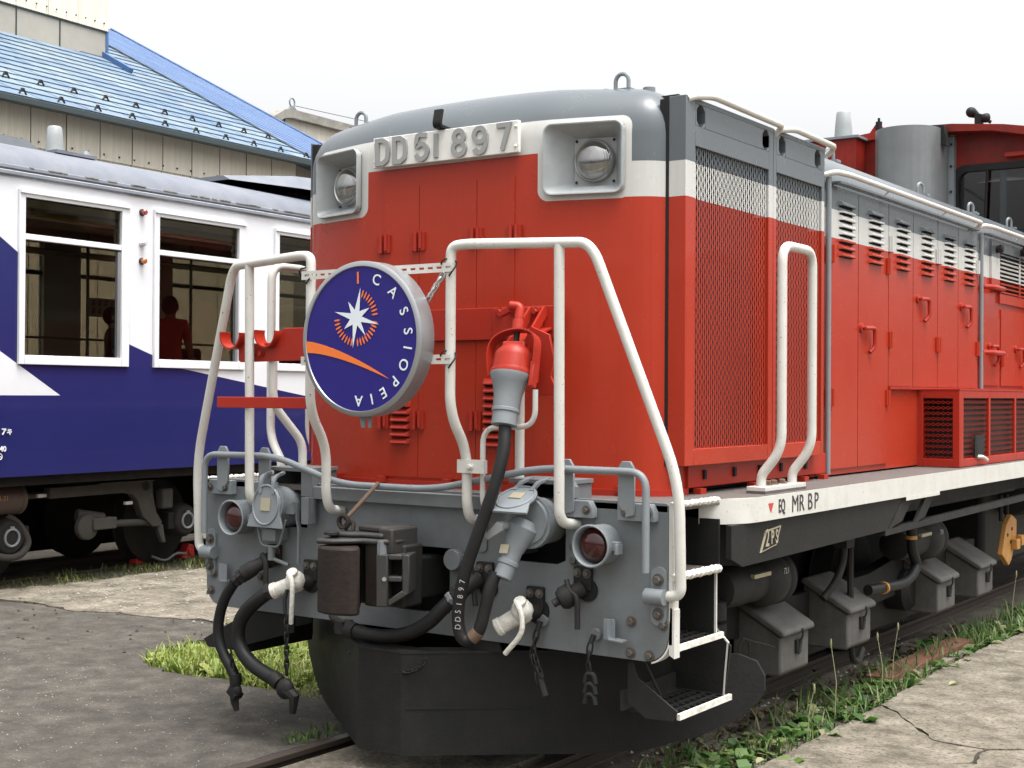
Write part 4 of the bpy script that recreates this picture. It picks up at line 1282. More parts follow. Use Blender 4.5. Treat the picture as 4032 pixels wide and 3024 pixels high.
# tail lamps
def tail_lamp(x, side):
    t = MB().lathe([(0.088, 0.0), (0.088, 0.075), (0.092, 0.10), (0.094, 0.118), (0.088, 0.122), (0.082, 0.116), (0.078, 0.07)], (x, 0.0, 1.108), (0, -1, 0), 36, True, False).out('tail_lamp', M['greylight'], L)
    t['label'] = 'round grey tail lamp with dark red lens on the %s of the end plate' % side
    MB().lathe([(0.080, 0.05), (0.077, 0.075), (0.066, 0.094), (0.045, 0.108), (0.02, 0.114), (0.002, 0.115)], (x, 0.0, 1.108), (0, -1, 0), 32, False, True).out('lens', M['redlens'], t, ang=60)
    MB().box(x + 0.082, x + 0.118, -0.085, -0.05, 1.09, 1.13).box(x + 0.105, x + 0.12, -0.095, -0.045, 1.075, 1.12).out('latch', M['greylight'], t, 0.003)
tail_lamp(1.085, 'right')
tail_lamp(-1.10, 'left')

# front handrails
def front_rail(s):
    r = 0.0235
    path = [(0.43, 0.0, 1.175), (0.43, -0.10, 1.185), (0.43, -0.125, 1.26), (0.43, -0.125, 1.50), (0.425, -0.25, 1.665), (0.425, -0.25, 2.42), (0.50, -0.238, 2.428), (1.06, -0.13, 2.414), (1.105, -0.12, 2.36), (1.46, -0.02, 1.39), (1.46, 0.0, 0.915), (1.385, 0.0, 0.905)]
    P = [(s * x, y, z) for x, y, z in path]
    if True:
        pts = fil(P, [0.07, 0.07, 0.12, 0.12, 0.07, 0.05, 0.05, 0.05, 0.15, 0.07], 6)
    g = MB().tube(pts, r, 16).out('front_handrail', M['white'], L)
    g['label'] = 'bent white tube handrail on the %s of the nose' % ('right' if s > 0 else 'left')
    MB().tube(fil([(s * 0.94, -0.153, 2.41), (s * 0.94, -0.14, 1.20), (s * 0.95, 0.0, 1.185)], [0.11], 8), r, 16).out('rail_post', M['white'], g)
    # clamp at the plate edge
    MB().cyl((s * 1.40, -0.03, 0.905), (s * 1.31, -0.03, 0.905), 0.034, n=18).prism(rrect(-0.036, 0.036, -0.125, 0.125, 0.034), 'y', -0.012, -0.001, T((s * 1.36, 0, 0.905))).out('rail_clamp', M['greylight'], g)
    for dz in (0.07, -0.075):
        MB().bolt((s * 1.36, -0.012, 0.905 + dz), (0, -1, 0), 0.018, 0.02).out('bolt', M['bolt'], g)
    MB().prism(rrect(-0.035, 0.035, -0.10, 0.06, 0.02), 'y', -0.011, -0.001, T((s * 0.95, 0, 1.135))).out('rail_foot', M['grey'], g)
    MB().prism(rrect(-0.03, 0.03, -0.12, 0.04, 0.02), 'y', -0.011, -0.001, T((s * 0.43, 0, 1.15))).out('rail_foot', M['grey'], g)
front_rail(1)
front_rail(-1)
# uncoupling lever with its brackets
lev = [(-1.335, -0.08, 1.01), (-1.335, -0.08, 1.43), (-0.82, -0.08, 1.435), (-0.36, -0.10, 1.312), (0.22, -0.10, 1.312), (0.80, -0.08, 1.432), (1.335, -0.08, 1.432), (1.335, -0.08, 1.01)]
lv = MB().tube(fil(lev, [0.08, 0.12, 0.14, 0.14, 0.12, 0.08], 7), 0.0165, 12).out('uncoupling_lever', M['greylight'], L)
for s in (-1, 1):
    for x0, d in ((1.225, 1), (0.92, 1)):
        hw = 0.04
        bk = MB().prism([(s * (x0 - hw), 1.295), (s * (x0 - hw), 1.445), (s * (x0 - hw / 2), 1.475), (s * (x0 + hw / 2), 1.475), (s * (x0 + hw), 1.445), (s * (x0 + hw), 1.245), (s * x0, 1.235)], 'y', -0.060, -0.045)
        bk.prism([(s * (x0 - 0.05), 1.22), (s * (x0 + 0.13), 1.22), (s * (x0 + 0.13), 1.26), (s * (x0 + 0.11), 1.295), (s * (x0 - 0.05), 1.295)], 'y', -0.045, -0.002)
        k_ = bk.out('lever_bracket', M['greylight'], L, 0.003)
        for dx in (-0.01, 0.1):
            MB().bolt((s * (x0 + dx), -0.046, 1.255), (0, -1, 0), 0.013, 0.014).out('bolt', M['bolt'], k_)
MB().tube([(-0.10, -0.12, 1.33), (-0.125, -0.22, 1.24), (-0.15, -0.30, 1.165)], 0.010, 8).out('lift_rod', M['rustedge'], L)
MB().tube([(-0.15 + 0.03 * math.cos(R(a)), -0.31, 1.155 + 0.03 * math.sin(R(a))) for a in range(0, 360, 30)], 0.011, 6, closed=True).tube([(-0.12 + 0.028 * math.cos(R(a)), -0.31 + 0.02 * math.sin(R(a)), 1.12 + 0.035 * math.sin(R(a))) for a in range(0, 360, 30)], 0.012, 6, closed=True).out('lift_shackle', M['rust'], L)
# red flat bar on the left posts and cable cradle
MB().box(-1.14, -0.515, -0.182, -0.172, 1.68, 1.736).box(-1.14, -1.13, -0.172, -0.12, 1.685, 1.73).box(-0.525, -0.515, -0.172, -0.15, 1.685, 1.73).out('flat_guard_bar', M['red'], L, 0.003)
cr = MB().prism([(-1.06, 1.925), (-1.06, 2.0), (-1.045, 2.012), (-0.79, 2.012), (-0.74, 2.085), (-0.50, 2.085), (-0.50, 1.922), (-1.045, 1.915)], 'y', -0.11, -0.098).out('cable_cradle', M['red'], L, 0.003)
def cradle_hook(cx, cz, r=0.070):
    pts = [(cx + r * math.cos(R(a)), -0.115, cz + r * math.sin(R(a))) for a in range(165, 376, 12)]
    MB().strip(pts, 0.07, 0.008, (0, 1, 0)).out('cradle_hook', M['red'], cr)
cradle_hook(-1.085, 2.055)
cradle_hook(-0.835, 2.06)
for x in (-0.965, -0.892):
    MB().bolt((x, -0.112, 1.957), (0, -1, 0), 0.014, 0.016).out('bolt', M['red'], cr)
MB().tube(fil([(-0.85, -0.07, 1.93), (-0.85, -0.07, 1.70), (-0.80, 0.10, 1.50), (-0.80, 0.10, 1.38)], 0.08, 6), 0.0225, 14).out('cradle_post', M['white'], L)
MB().tube([(0.58, 0.08, 1.90), (0.58, 0.08, 1.37)], 0.022, 14).out('cable_support_post', M['white'], L)
MB().tube(fil([(0.50, -0.05, 1.20), (0.50, -0.10, 1.26), (0.50, -0.10, 1.607), (0.785, -0.10, 1.615), (0.785, -0.10, 1.78)], [0.05, 0.08, 0.08], 7), 0.0125, 10).out('conduit', M['white'], L)
MB().prism([(0.395, 1.40), (0.545, 1.40), (0.545, 1.46), (0.395, 1.46)], 'y', -0.155, -0.128).bolt((0.47, -0.155, 1.43), (0, -1, 0), 0.012, 0.014).out('conduit_clamp', M['white'], L)

# jumper sockets in the notches
def notch_box(x0, x1, z0):
    m_ = MB().box(x0, x0 + 0.012, 0.026, 0.22, z0, 1.355).box(x1 - 0.012, x1, 0.026, 0.22, z0, 1.355).box(x0 - 0.01, x1 + 0.01, -0.01, 0.22, 1.356, 1.376)
    return m_.out('socket_recess', M['grey'], L, 0.002)
nb = notch_box(-0.935, -0.67, 1.07)
notch_box(0.59, 0.885, 1.02)
MB().box(-0.92, -0.685, 0.20, 0.215, 1.07, 1.35).out('recess_back', M['void'], nb)
MB().box(0.60, 0.87, 0.205, 0.218, 1.02, 1.35).out('recess_back', M['void'], L)
MB().box(-0.665, -0.585, -0.055, -0.02, 1.235, 1.375).box(-0.63, -0.58, -0.09, -0.03, 1.10, 1.235).out('socket_stop', M['grey'], L, 0.003)
MB().prism([(0.892, 1.30), (0.94, 1.30), (0.94, 1.35), (0.92, 1.375), (0.892, 1.375)], 'y', -0.05, 0.02).out('socket_stop', M['grey'], L, 0.003)
def socket_closed(cx, cz):
    b_ = MB().lathe([(0.10, -0.08), (0.105, 0.03), (0.10, 0.06), (0.105, 0.075), (0.105, 0.09)], (cx, -0.03, cz), (0, -1, 0.10), 28).out('jumper_socket', M['greylight'], L)
    mt = T((cx, -0.12, cz + 0.012)) @ Matrix.Rotation(R(-6), 4, 'X')
    lid = MB().prism(arc(0, 0, 0.098, -20, 200, 18) + [(-0.115, -0.085), (-0.122, -0.115), (0.122, -0.115), (0.115, -0.085)], 'y', -0.012, 0.0, mt)
    lid.tube([mt @ Vector((0.088 * math.cos(R(a)), -0.014, 0.1 * math.sin(R(a)))) for a in range(0, 360, 15)], 0.006, 6, closed=True)
    lo = lid.out('socket_lid', M['greylight'], b_, 0.002)
    MB().box(-0.033, 0.033, -0.017, -0.0125, -0.03, 0.035, mt).out('lid_label', M['brass'], b_)
    for x in (-0.045, 0.045):
        MB().strip(fil([(cx + x, -0.125, cz + 0.07), (cx + x, -0.12, cz + 0.155), (cx + x, -0.05, cz + 0.175)], 0.03, 4), 0.022, 0.012, (1, 0, 0)).out('lid_hinge', M['greylight'], b_)
    MB().box(cx - 0.045, cx + 0.045, -0.11, -0.02, cz - 0.17, cz - 0.11).tube(fil([(cx - 0.09, -0.1, cz - 0.10), (cx - 0.06, -0.1, cz - 0.20), (cx + 0.06, -0.1, cz - 0.20), (cx + 0.11, -0.1, cz - 0.06)], 0.03, 4), 0.006, 6).cyl((cx + 0.0, -0.09, cz - 0.20), (cx + 0.0, -0.09, cz - 0.27), 0.018).tube([(cx, -0.09, cz - 0.26), (cx + 0.1, -0.07, cz - 0.29)], 0.010, 8).out('socket_drain', M['grey'], b_)
    MB().strip([(cx + 0.15, -0.06, cz + 0.03), (cx + 0.15, -0.06, cz - 0.05), (cx + 0.165, -0.06, cz - 0.10), (cx + 0.165, -0.06, cz - 0.28)], 0.02, 0.01, (0, 1, 0)).prism([(cx + 0.09, cz), (cx + 0.14, cz + 0.03), (cx + 0.15, cz - 0.03), (cx + 0.10, cz - 0.03)], 'y', -0.09, -0.04).out('lid_latch', M['grey'], b_)
socket_closed(-0.833, 1.176)
def socket_open(cx, cz):
    b_ = MB().lathe([(0.10, -0.07), (0.108, 0.03), (0.108, 0.10), (0.100, 0.115)], (cx + 0.02, -0.0, cz), (0, -1, 0.05), 28).lathe([(0.118, -0.015), (0.118, 0.02)], (cx + 0.02, -0.085, cz - 0.0), (0, -1, 0.05), 28).out('jumper_socket', M['greylight'], L)
    mt = T((cx - 0.01, -0.085, cz + 0.14)) @ Matrix.Rotation(R(-62), 4, 'X')
    MB().prism(arc(0, -0.08, 0.098, -20, 200, 18) + [(-0.115, -0.165), (-0.125, -0.195), (0.125, -0.195), (0.115, -0.165)], 'y', -0.012, 0.0, mt).tube([mt @ Vector((0.088 * math.cos(R(a)), -0.014, -0.08 + 0.09 * math.sin(R(a)))) for a in range(0, 360, 15)], 0.005, 6, closed=True).out('socket_lid', M['greylight'], b_, 0.002)
    MB().box(-0.033, 0.033, -0.017, -0.0125, -0.09, -0.045, mt).out('lid_label', M['brass'], b_)
    for x in (-0.045, 0.045):
        MB().strip([mt @ Vector((x, -0.01, -0.02)), mt @ Vector((x, -0.012, 0.05)), Vector((cx + x, 0.02, cz + 0.19))], 0.022, 0.012, (1, 0, 0)).out('lid_hinge', M['greylight'], b_)
    # plug with neck and strain relief
    o = Vector((cx, -0.12, cz - 0.02))
    ax = Vector((-0.20, -0.42, -1.0)).normalized()
    MB().lathe([(0.055, -0.03), (0.075, 0.01), (0.060, 0.06), (0.044, 0.12), (0.043, 0.16), (0.048, 0.165), (0.048, 0.18), (0.043, 0.185), (0.042, 0.24), (0.036, 0.245)], o, ax, 24).out('cable_plug', M['greylight'], b_)
    MB().box(-0.022, 0.022, -0.006, 0.0, -0.02, 0.02, T(o + ax * 0.115 + Vector((-0.012, -0.047, 0.012))) @ Matrix.Rotation(R(-20), 4, 'X')).out('plug_label', M['brass'], b_)
    MB().cyl((cx - 0.045, -0.17, cz - 0.01), (cx - 0.045, -0.225, cz - 0.01), 0.02).prism([(-0.085, -0.05), (-0.06, -0.065), (0.015, -0.02), (0.02, 0.01), (-0.01, 0.02)], 'y', -0.24, -0.222, T((cx - 0.045, 0, cz - 0.01))).out('clamp_lever', M['lamp'], b_, 0.003)
socket_open(0.735, 1.19)
# jumper cable between the two plugs
cab = [(0.668, -0.225, 0.975), (0.650, -0.25, 0.90), (0.63, -0.26, 0.80), (0.605, -0.27, 0.715), (0.56, -0.285, 0.672), (0.528, -0.30, 0.70), (0.520, -0.305, 0.80), (0.545, -0.30, 0.95), (0.60, -0.285, 1.12), (0.668, -0.25, 1.34), (0.690, -0.21, 1.50), (0.672, -0.17, 1.63)]
jc = MB().tube(smooth_path(cab, 7), 0.0285, 16).out('jumper_cable', M['rubber'], L, ang=60)
MB().tube(smooth_path([(0.605, -0.27, 0.715), (0.585, -0.277, 0.69), (0.56, -0.285, 0.672)], 3)[:5], 0.031, 16).out('cable_tape', M['rustedge'], jc)
for k, ch in enumerate('DD51897'):
    z = 0.735 + k * 0.0335
    x = 0.520 + max(0, z - 0.80) * 0.17
    mt = T((x + 0.0175, -0.3285, z)) @ Matrix.Rotation(R(34), 4, 'Z') @ T((0, 0.0, 0)) @ Matrix.Rotation(R(-82), 4, 'Y')
    text('marking', ch, M['chalk'], jc, mt, 0.036, 0.0010, -0.0004, 0.9)

# receptacle for the parked plug on the nose strap
rc = MB()
o = Vector((0.648, -0.085, 1.845))
ax = Vector((-0.10, 0.35, 1.0)).normalized()
rc.lathe([(0.100, -0.012), (0.103, 0.0), (0.100, 0.012), (0.094, 0.014), (0.090, 0.075), (0.086, 0.10), (0.06, 0.13), (0.0, 0.135)], o, ax, 30)
rcp = rc.out('cable_receptacle', M['red'], L)
MB().box(-0.055, 0.055, -0.045, 0.03, 0.09, 0.155, T(o) @ ax.to_track_quat('Z', 'Y').to_matrix().to_4x4()).out('receptacle_block', M['red'], rcp, 0.008)
bail = []
q = ax.to_track_quat('Z', 'Y').to_matrix()
ux = Vector((0.82, -0.57, 0)); ux = (ux - ax * ux.dot(ax)).normalized(); ux = Vector((1, 0, 0)); ux = (ux - ax * ux.dot(ax)).normalized()
for a in range(0, 181, 10):
    bail.append(o + ux * (0.128 * math.cos(R(a))) + ax * (0.10 + 0.115 * max(0, math.sin(R(a))) ** 0.6) + Vector((0, -0.012, 0)))
bail = [o + ux * 0.112 - ax * 0.04 + Vector((0, 0.02, 0))] + bail + [o - ux * 0.112 - ax * 0.0]
MB().strip(bail, 0.052, 0.007, ux.cross(ax)).out('locking_bail', M['red'], rcp)
MB().box(0.105, 0.125, -0.022, 0.022, -0.07, 0.05, T(o) @ Matrix(((ux.x, ux.cross(ax).x * -1, ax.x), (ux.y, ux.cross(ax).y * -1, ax.y), (ux.z, ux.cross(ax).z * -1, ax.z))).to_4x4()).out('bail_arm', M['red'], rcp, 0.004)
hp = o + ax * 0.215
MB().cyl(hp, hp + ax * 0.05, 0.028).cyl(hp + ax * 0.05, hp + ax * 0.075, 0.021).tube(fil([hp + ax * 0.06, hp + ax * 0.12, hp + ax * 0.125 + Vector((-0.045, -0.02, 0.0))], 0.02, 4), 0.022, 12).prism([(-0.12, -0.035), (-0.105, -0.045), (-0.02, -0.012), (-0.02, 0.02)], 'y', -0.02, 0.015, T(hp + ax * 0.12)).out('locking_handle', M['red'], rcp)
MB().cyl(o + ax * 0.14, hp, 0.014).out('locking_screw', M['dark'], rcp)
MB().prism([(0.06, 1.74), (0.80 - 0.65 + 0.02, 1.75), (0.13, 1.83), (0.15, 1.90), (0.12, 2.02), (0.02, 2.06), (-0.04, 1.95), (0.0, 1.80)], 'y', 0.03, 0.045, T((0.65, 0, 0.01))).out('receptacle_lid', M['red'], rcp, 0.003)
for x in (0.52, 0.60):
    MB().strip([(x, 0.262, 2.16), (x + 0.01, 0.15, 2.06), (x + 0.03, 0.0, 1.96)], 0.012, 0.045, (1, 0, 0)).out('support_arm', M['red'], rcp)
MB().strip([(0.56, 0.262, 2.07), (0.60, 0.12, 2.04), (0.68, 0.06, 1.98)], 0.15, 0.008, (1, 0, 0)).out('support_web', M['red'], rcp)
MB().box(0.30, 0.588, 0.250, 0.2615, 2.026, 2.172).out('mounting_plate', M['red'], rcp, 0.003)
for x, z in ((0.345, 2.155), (0.42, 2.158), (0.553, 2.15), (0.553, 2.055)):
    MB().bolt((x, 0.25, z), (0, -1, 0), 0.015, 0.02).out('bolt', M['red'], rcp)
o2 = Vector((0.660, -0.115, 1.838))
ax2 = Vector((0.03, -0.26, -1.0)).normalized()
MB().lathe([(0.092, -0.01), (0.092, 0.005), (0.078, 0.03), (0.064, 0.09), (0.060, 0.15), (0.064, 0.153), (0.064, 0.165), (0.058, 0.17), (0.058, 0.225), (0.03, 0.23)], o2, ax2, 28).out('parked_plug', M['greylight'], L)

# air hoses -----------------------------------------------------------------
def hex_fit(p, d, r, h, m='dark', parent=None):
    return MB().lathe([(r * 0.86, 0), (r, 0.004), (r, h - 0.004), (r * 0.86, h)], p, d, 6).out('hose_fitting', M[m], parent)
def gladhand(p, d, par, sc=1.0):
    p, d = Vector(p), Vector(d).normalized()
    g = MB().lathe([(0.036 * sc, -0.03), (0.04 * sc, 0.0), (0.036 * sc, 0.03)], p, d, 14).ball(p + d * 0.07 * sc, 0.052 * sc, 12, (1, 0.7, 1))
    q = p + d * 0.11 * sc
    g.tube([p + d * 0.08 * sc, q + d * 0.03, q + Vector((0.015, 0, -0.09 * sc))], [0.035 * sc, 0.026 * sc, 0.016 * sc], 8)
    g.box(-0.03, 0.03, -0.03, 0.03, -0.015, 0.015, T(p + d * 0.07) @ Matrix.Rotation(0.6, 4, 'Y'))
    return g.out('hose_coupling', M['black'], par)
def flange(x, z, par=None):
    f = MB().prism(rrect(-0.045, 0.045, -0.035, 0.07, 0.008), 'y', -0.022, -0.001, T((x, 0, z)))
    o = f.out('valve_flange', M['dark'], par or L, 0.002)
    for dx in (-0.024, 0.026):
        MB().bolt((x + dx, -0.022, z + 0.04), (0, -1, 0), 0.014, 0.016).out('bolt', M['bolt'], o)
    return o
# thin hose, far left
flange(-0.885, 0.905)
p1 = [(-0.885, -0.05, 0.90), (-0.93, -0.10, 0.868), (-0.985, -0.13, 0.828), (-1.04, -0.145, 0.78), (-1.105, -0.15, 0.69), (-1.145, -0.15, 0.58), (-1.145, -0.15, 0.48), (-1.105, -0.15, 0.40), (-1.05, -0.15, 0.335), (-1.02, -0.15, 0.285)]
h1 = MB().tube(smooth_path(p1[3:], 6), 0.0275, 16).out('brake_hose', M['rubber'], L, ang=60)
MB().tube(smooth_path(p1[:3], 4), [0.034] * 5 + [0.042] * 4, 14).cyl((-0.885, -0.02, 0.905), (-0.885, -0.06, 0.895), 0.042).tube(fil([(-0.90, -0.09, 0.93), (-0.86, -0.10, 0.90), (-0.86, -0.10, 0.74)], 0.04, 4), 0.014, 8).out('hose_valve', M['dark'], h1)
hex_fit((-0.985, -0.13, 0.828), (-0.55, -0.15, -0.48), 0.04, 0.035, 'dark', h1)
hex_fit((-1.015, -0.138, 0.803), (-0.65, -0.12, -0.6), 0.033, 0.03, 'dark', h1)
gladhand((-1.02, -0.15, 0.285), (-0.05, 0, -1), h1, 0.8)
# thick hose with white cock, left
def white_cock(x, z, s, dirv, par, lever_to):
    d = Vector(dirv).normalized()
    p = Vector((x, -0.07, z))
    w_ = MB().lathe([(0.040, -0.02), (0.048, 0.0), (0.048, 0.03), (0.040, 0.045), (0.038, 0.12), (0.042, 0.125), (0.042, 0.145), (0.034, 0.15)], p, d, 18).ball(p + Vector((0.0, -0.02, 0.01)), 0.052, 12).lathe([(0.022, 0), (0.022, 0.05), (0.028, 0.052), (0.028, 0.065)], p + Vector((0, -0.02, 0.01)), (0.2, -0.6, 0.75), 10)
    w_.tube(smooth_path([p + Vector((0.0, -0.07, 0.055)), p + Vector((0.035, -0.08, 0.01)), p + Vector((0.035, -0.08, -0.08)), Vector(lever_to)], 5), [0.013] * 5 + [0.012] * 11, 8)
    o = w_.out('angle_cock', M['whiteworn'], par)
    MB().lathe([(0.058, 0), (0.058, 0.012)], (x + 0.03, -0.001, z), (0, -1, 0), 18).cyl((x + 0.03, -0.01, z), (x + 0.005, -0.07, z), 0.036).out('pipe_stub', M['black'], par)
    return o
p2 = [(-0.80, -0.13, 0.757), (-0.87, -0.145, 0.705), (-0.945, -0.15, 0.645), (-0.995, -0.15, 0.575), (-1.005, -0.15, 0.495), (-0.965, -0.15, 0.425), (-0.89, -0.15, 0.372), (-0.80, -0.15, 0.338), (-0.745, -0.15, 0.322)]
h2 = MB().tube(smooth_path(p2, 6), 0.0365, 16).out('brake_hose', M['rubber'], L, ang=60)
white_cock(-0.665, 0.805, 1, (-0.86, -0.35, -0.35), h2, (-0.655, -0.13, 0.605))
hex_fit((-0.79, -0.125, 0.762), (-0.8, -0.2, -0.45), 0.047, 0.032, 'dark', h2)
gladhand((-0.735, -0.15, 0.318), (0.8, 0, -0.45), h2, 1.05)
flange(-0.63, 0.845)
# middle hose
p3 = [(0.345, -0.12, 0.815), (0.30, -0.14, 0.765), (0.23, -0.15, 0.70), (0.12, -0.15, 0.642), (0.0, -0.15, 0.612), (-0.12, -0.15, 0.606), (-0.215, -0.15, 0.615)]
h3 = MB().tube(smooth_path(p3, 6), 0.034, 16).out('brake_hose', M['rubber'], L, ang=60)
MB().tube([(0.42, -0.02, 0.905), (0.40, -0.09, 0.875), (0.372, -0.11, 0.845)], 0.042, 14).out('hose_elbow', M['dark'], h3)
hex_fit((0.385, -0.105, 0.855), (-0.6, -0.15, -0.6), 0.046, 0.034, 'dark', h3)
hex_fit((0.357, -0.115, 0.827), (-0.6, -0.15, -0.65), 0.042, 0.028, 'grey', h3)
MB().lathe([(0.04, 0), (0.042, 0.02), (0.042, 0.06), (0.035, 0.07)], (-0.21, -0.15, 0.615), (-1, 0, 0.12), 14).box(-0.31, -0.26, -0.19, -0.11, 0.60, 0.66).tube(fil([(-0.29, -0.15, 0.64), (-0.35, -0.16, 0.67), (-0.37, -0.14, 0.70)], 0.03, 4), 0.02, 8).out('hose_coupling', M['steel'] if False else M['dark'], h3)
MB().tube(fil([(0.40, -0.05, 0.97), (0.42, -0.06, 0.90), (0.45, -0.08, 0.79)], 0.03, 4), 0.013, 8).out('valve_lever', M['black'], h3)
flange(0.455, 0.915)
MB().lathe([(0.05, 0), (0.05, 0.01)], (0.47, -0.001, 0.865), (0, -1, 0), 18).out('pipe_hole', M['void'], L)
# white cock on the right and black cock beside it
white_cock(0.715, 0.785, 1, (-0.75, -0.35, -0.50), L, (0.665, -0.15, 0.605))
flange(0.735, 0.825)
flange(0.985, 0.935)
MB().lathe([(0.05, 0), (0.05, 0.01)], (1.005, -0.001, 0.90), (0, -1, 0), 18).out('pipe_hole', M['void'], L)
MB().lathe([(0.034, 0.0), (0.036, 0.05), (0.052, 0.06), (0.052, 0.10), (0.04, 0.12), (0.018, 0.125), (0.018, 0.15)], (0.99, -0.02, 0.912), (-0.62, -0.6, -0.45), 14).tube(smooth_path([(0.935, -0.07, 0.945), (0.965, -0.09, 0.905), (1.0, -0.09, 0.875), (1.005, -0.09, 0.79), (1.005, -0.09, 0.74)], 5), 0.0125, 8).out('drain_cock', M['dark'], L)

# chains: each link its own piece ---------------------------------------------
lk = []
for a in range(0, 360, 24):
    c, s_ = math.cos(R(a)), math.sin(R(a))
    lk.append((0.0095 * c, 0, 0.019 * s_ + (0.006 if s_ > 0 else -0.006)))
link_me = MB().tube(lk, 0.0042, 6, closed=True).mesh('link', M['black'])
def chain(pts, par, step=0.028, sc=1.0):
    P = [Vector(p) for p in pts]
    dist, out = 0.0, []
    seg = [(P[i], P[i + 1]) for i in range(len(P) - 1)]
    total = sum((b_ - a_).length for a_, b_ in seg)
    k, d = 0, step * sc / 2
    while d < total:
        q = d
        for a_, b_ in seg:
            l = (b_ - a_).length
            if q <= l:
                p = a_.lerp(b_, q / l)
                t = (b_ - a_).normalized()
                break
            q -= l
        rot = Vector((0, 0, 1)).rotation_difference(t).to_euler()
        m_ = T(p) @ rot.to_matrix().to_4x4() @ Matrix.Rotation(R(90 * (k % 2) + 20), 4, 'Z') @ Matrix.Scale(sc, 4)
        o = bpy.data.objects.new('link', link_me)
        col.objects.link(o)
        o.parent = par
        o.matrix_local = m_
        k += 1
        d += step * sc
c1 = MB().tube([(-0.69, -0.12, 0.77), (-0.69, -0.14, 0.72), (-0.675, -0.15, 0.66)], 0.010, 8).out('coupling_chain', M['black'], L)
chain([(-0.672, -0.15, 0.655), (-0.665, -0.15, 0.60), (-0.662, -0.15, 0.345)], c1, 0.03, 1.1)
c2 = MB().tube([(-1.06, -0.15, 0.44), (-1.05, -0.15, 0.41)], 0.006, 6).out('coupling_chain', M['black'], h1 if False else L)
chain([(-1.045, -0.16, 0.41), (-1.02, -0.16, 0.30)], c2)
c3 = MB().tube([(0.775, -0.03, 0.745), (0.765, -0.045, 0.70)], 0.012, 8).out('hanging_chain', M['black'], L)
chain([(0.765, -0.045, 0.70), (0.745, -0.05, 0.60), (0.765, -0.05, 0.53), (0.785, -0.05, 0.45)], c3, 0.032, 1.2)
chain([(0.752, -0.055, 0.62), (0.775, -0.055, 0.56), (0.800, -0.055, 0.50)], c3, 0.03, 1.0)
MB().tube([(0.765, -0.05, 0.56), (0.815, -0.05, 0.42)], [0.012, 0.016], 8).out('chain_pin', M['dark'], c3)
c4 = MB().tube([(1.052, -0.03, 0.713), (1.045, -0.045, 0.675)], 0.012, 8).out('hanging_chain', M['black'], L)
chain([(1.045, -0.045, 0.675), (1.035, -0.05, 0.60), (1.045, -0.05, 0.54)], c4, 0.034, 1.2)
for z in (0.535, 0.49, 0.445):
    MB().tube(fil([(1.02, -0.05, z - 0.03), (1.03, -0.05, z + 0.012), (1.065, -0.05, z + 0.012), (1.075, -0.05, z - 0.03)], 0.02, 4), 0.011, 8).out('chain_shackle', M['dark'], c4)
c5 = MB().tube([(-0.10, -0.325, 0.555), (-0.09, -0.33, 0.55)], 0.006, 6).out('plow_chain', M['black'], L)
chain([(0.13 + 0.12 * math.cos(R(a)), -0.215 + 0.02 * abs(math.cos(R(a))), 0.545 + 0.075 * math.sin(R(a))) for a in range(180, 361, 15)], c5, 0.026, 0.9)

# coupler ----------------------------------------------------------------------
cp = MB().box(-0.10, 0.13, -0.12, 0.28, 0.79, 0.99).box(-0.13, 0.16, -0.24, -0.10, 0.77, 1.06).out('coupler', M['dark'], L, 0.012)
MB().prism([(-0.175, -0.42), (-0.165, -0.475), (-0.10, -0.50), (-0.02, -0.495), (0.035, -0.47), (0.055, -0.43), (0.03, -0.40), (-0.03, -0.34), (-0.10, -0.24), (-0.17, -0.28)], 'z', 0.750, 1.058).out('knuckle', M['rust'], cp, 0.012)
MB().prism([(-0.19, -0.44), (-0.165, -0.485), (-0.08, -0.46), (-0.03, -0.40), (0.0, -0.36), (0.10, -0.345), (0.15, -0.28), (0.14, -0.12), (-0.13, -0.12), (-0.20, -0.26)], 'z', 1.066, 1.09).prism([(-0.17, -0.40), (-0.06, -0.36), (-0.02, -0.33), (0.09, -0.325), (0.14, -0.13), (-0.12, -0.13)], 'z', 1.09, 1.115).prism([(-0.08, -0.29), (0.08, -0.30), (0.13, -0.12), (-0.10, -0.12)], 'z', 1.115, 1.145).box(0.06, 0.145, -0.31, -0.12, 1.02, 1.14).out('coupler_head_cap', M['steeldark'], cp, 0.01)
MB().lathe([(0.036, 0), (0.036, 0.012), (0.03, 0.016)], (-0.135, -0.41, 1.105), (0, 0, 1), 16).out('knuckle_pin', M['dark'], cp)
MB().box(0.00, 0.10, -0.335, -0.22, 0.78, 1.07).out('pulling_face', M['rust'], cp, 0.01)
MB().prism([(0.085, -0.345), (0.11, -0.352), (0.112, -0.30), (0.085, -0.30)], 'z', 1.015, 1.085).out('gauge_mark', M['greylight'], cp)
ga = MB()
GM = T((0.12, -0.34, 0)) @ Matrix.Rotation(R(27), 4, 'Z') @ T((-0.12, 0.34, 0))
ga.box(0.085, 0.140, -0.345, -0.20, 0.785, 1.025, GM).box(0.205, 0.24, -0.338, -0.16, 0.845, 1.025, GM).box(0.14, 0.205, -0.34, -0.18, 1.0, 1.025, GM).box(0.14, 0.205, -0.34, -0.18, 0.90, 0.925, GM).prism([(0.14, 0.785), (0.205, 0.825), (0.24, 0.85), (0.205, 0.862), (0.14, 0.815)], 'y', -0.339, -0.18, GM)
ga.box(0.14, 0.205, -0.19, -0.16, 0.80, 1.01, GM)
ga.out('guard_arm', M['steeldark'], cp, 0.006)
MB().lathe([(0.010, 0), (0.010, 0.004)], GM @ Vector((0.125, -0.3455, 0.913)), GM.to_3x3() @ Vector((0, -1, 0)), 12).out('gauge_stud', M['steel'], cp)

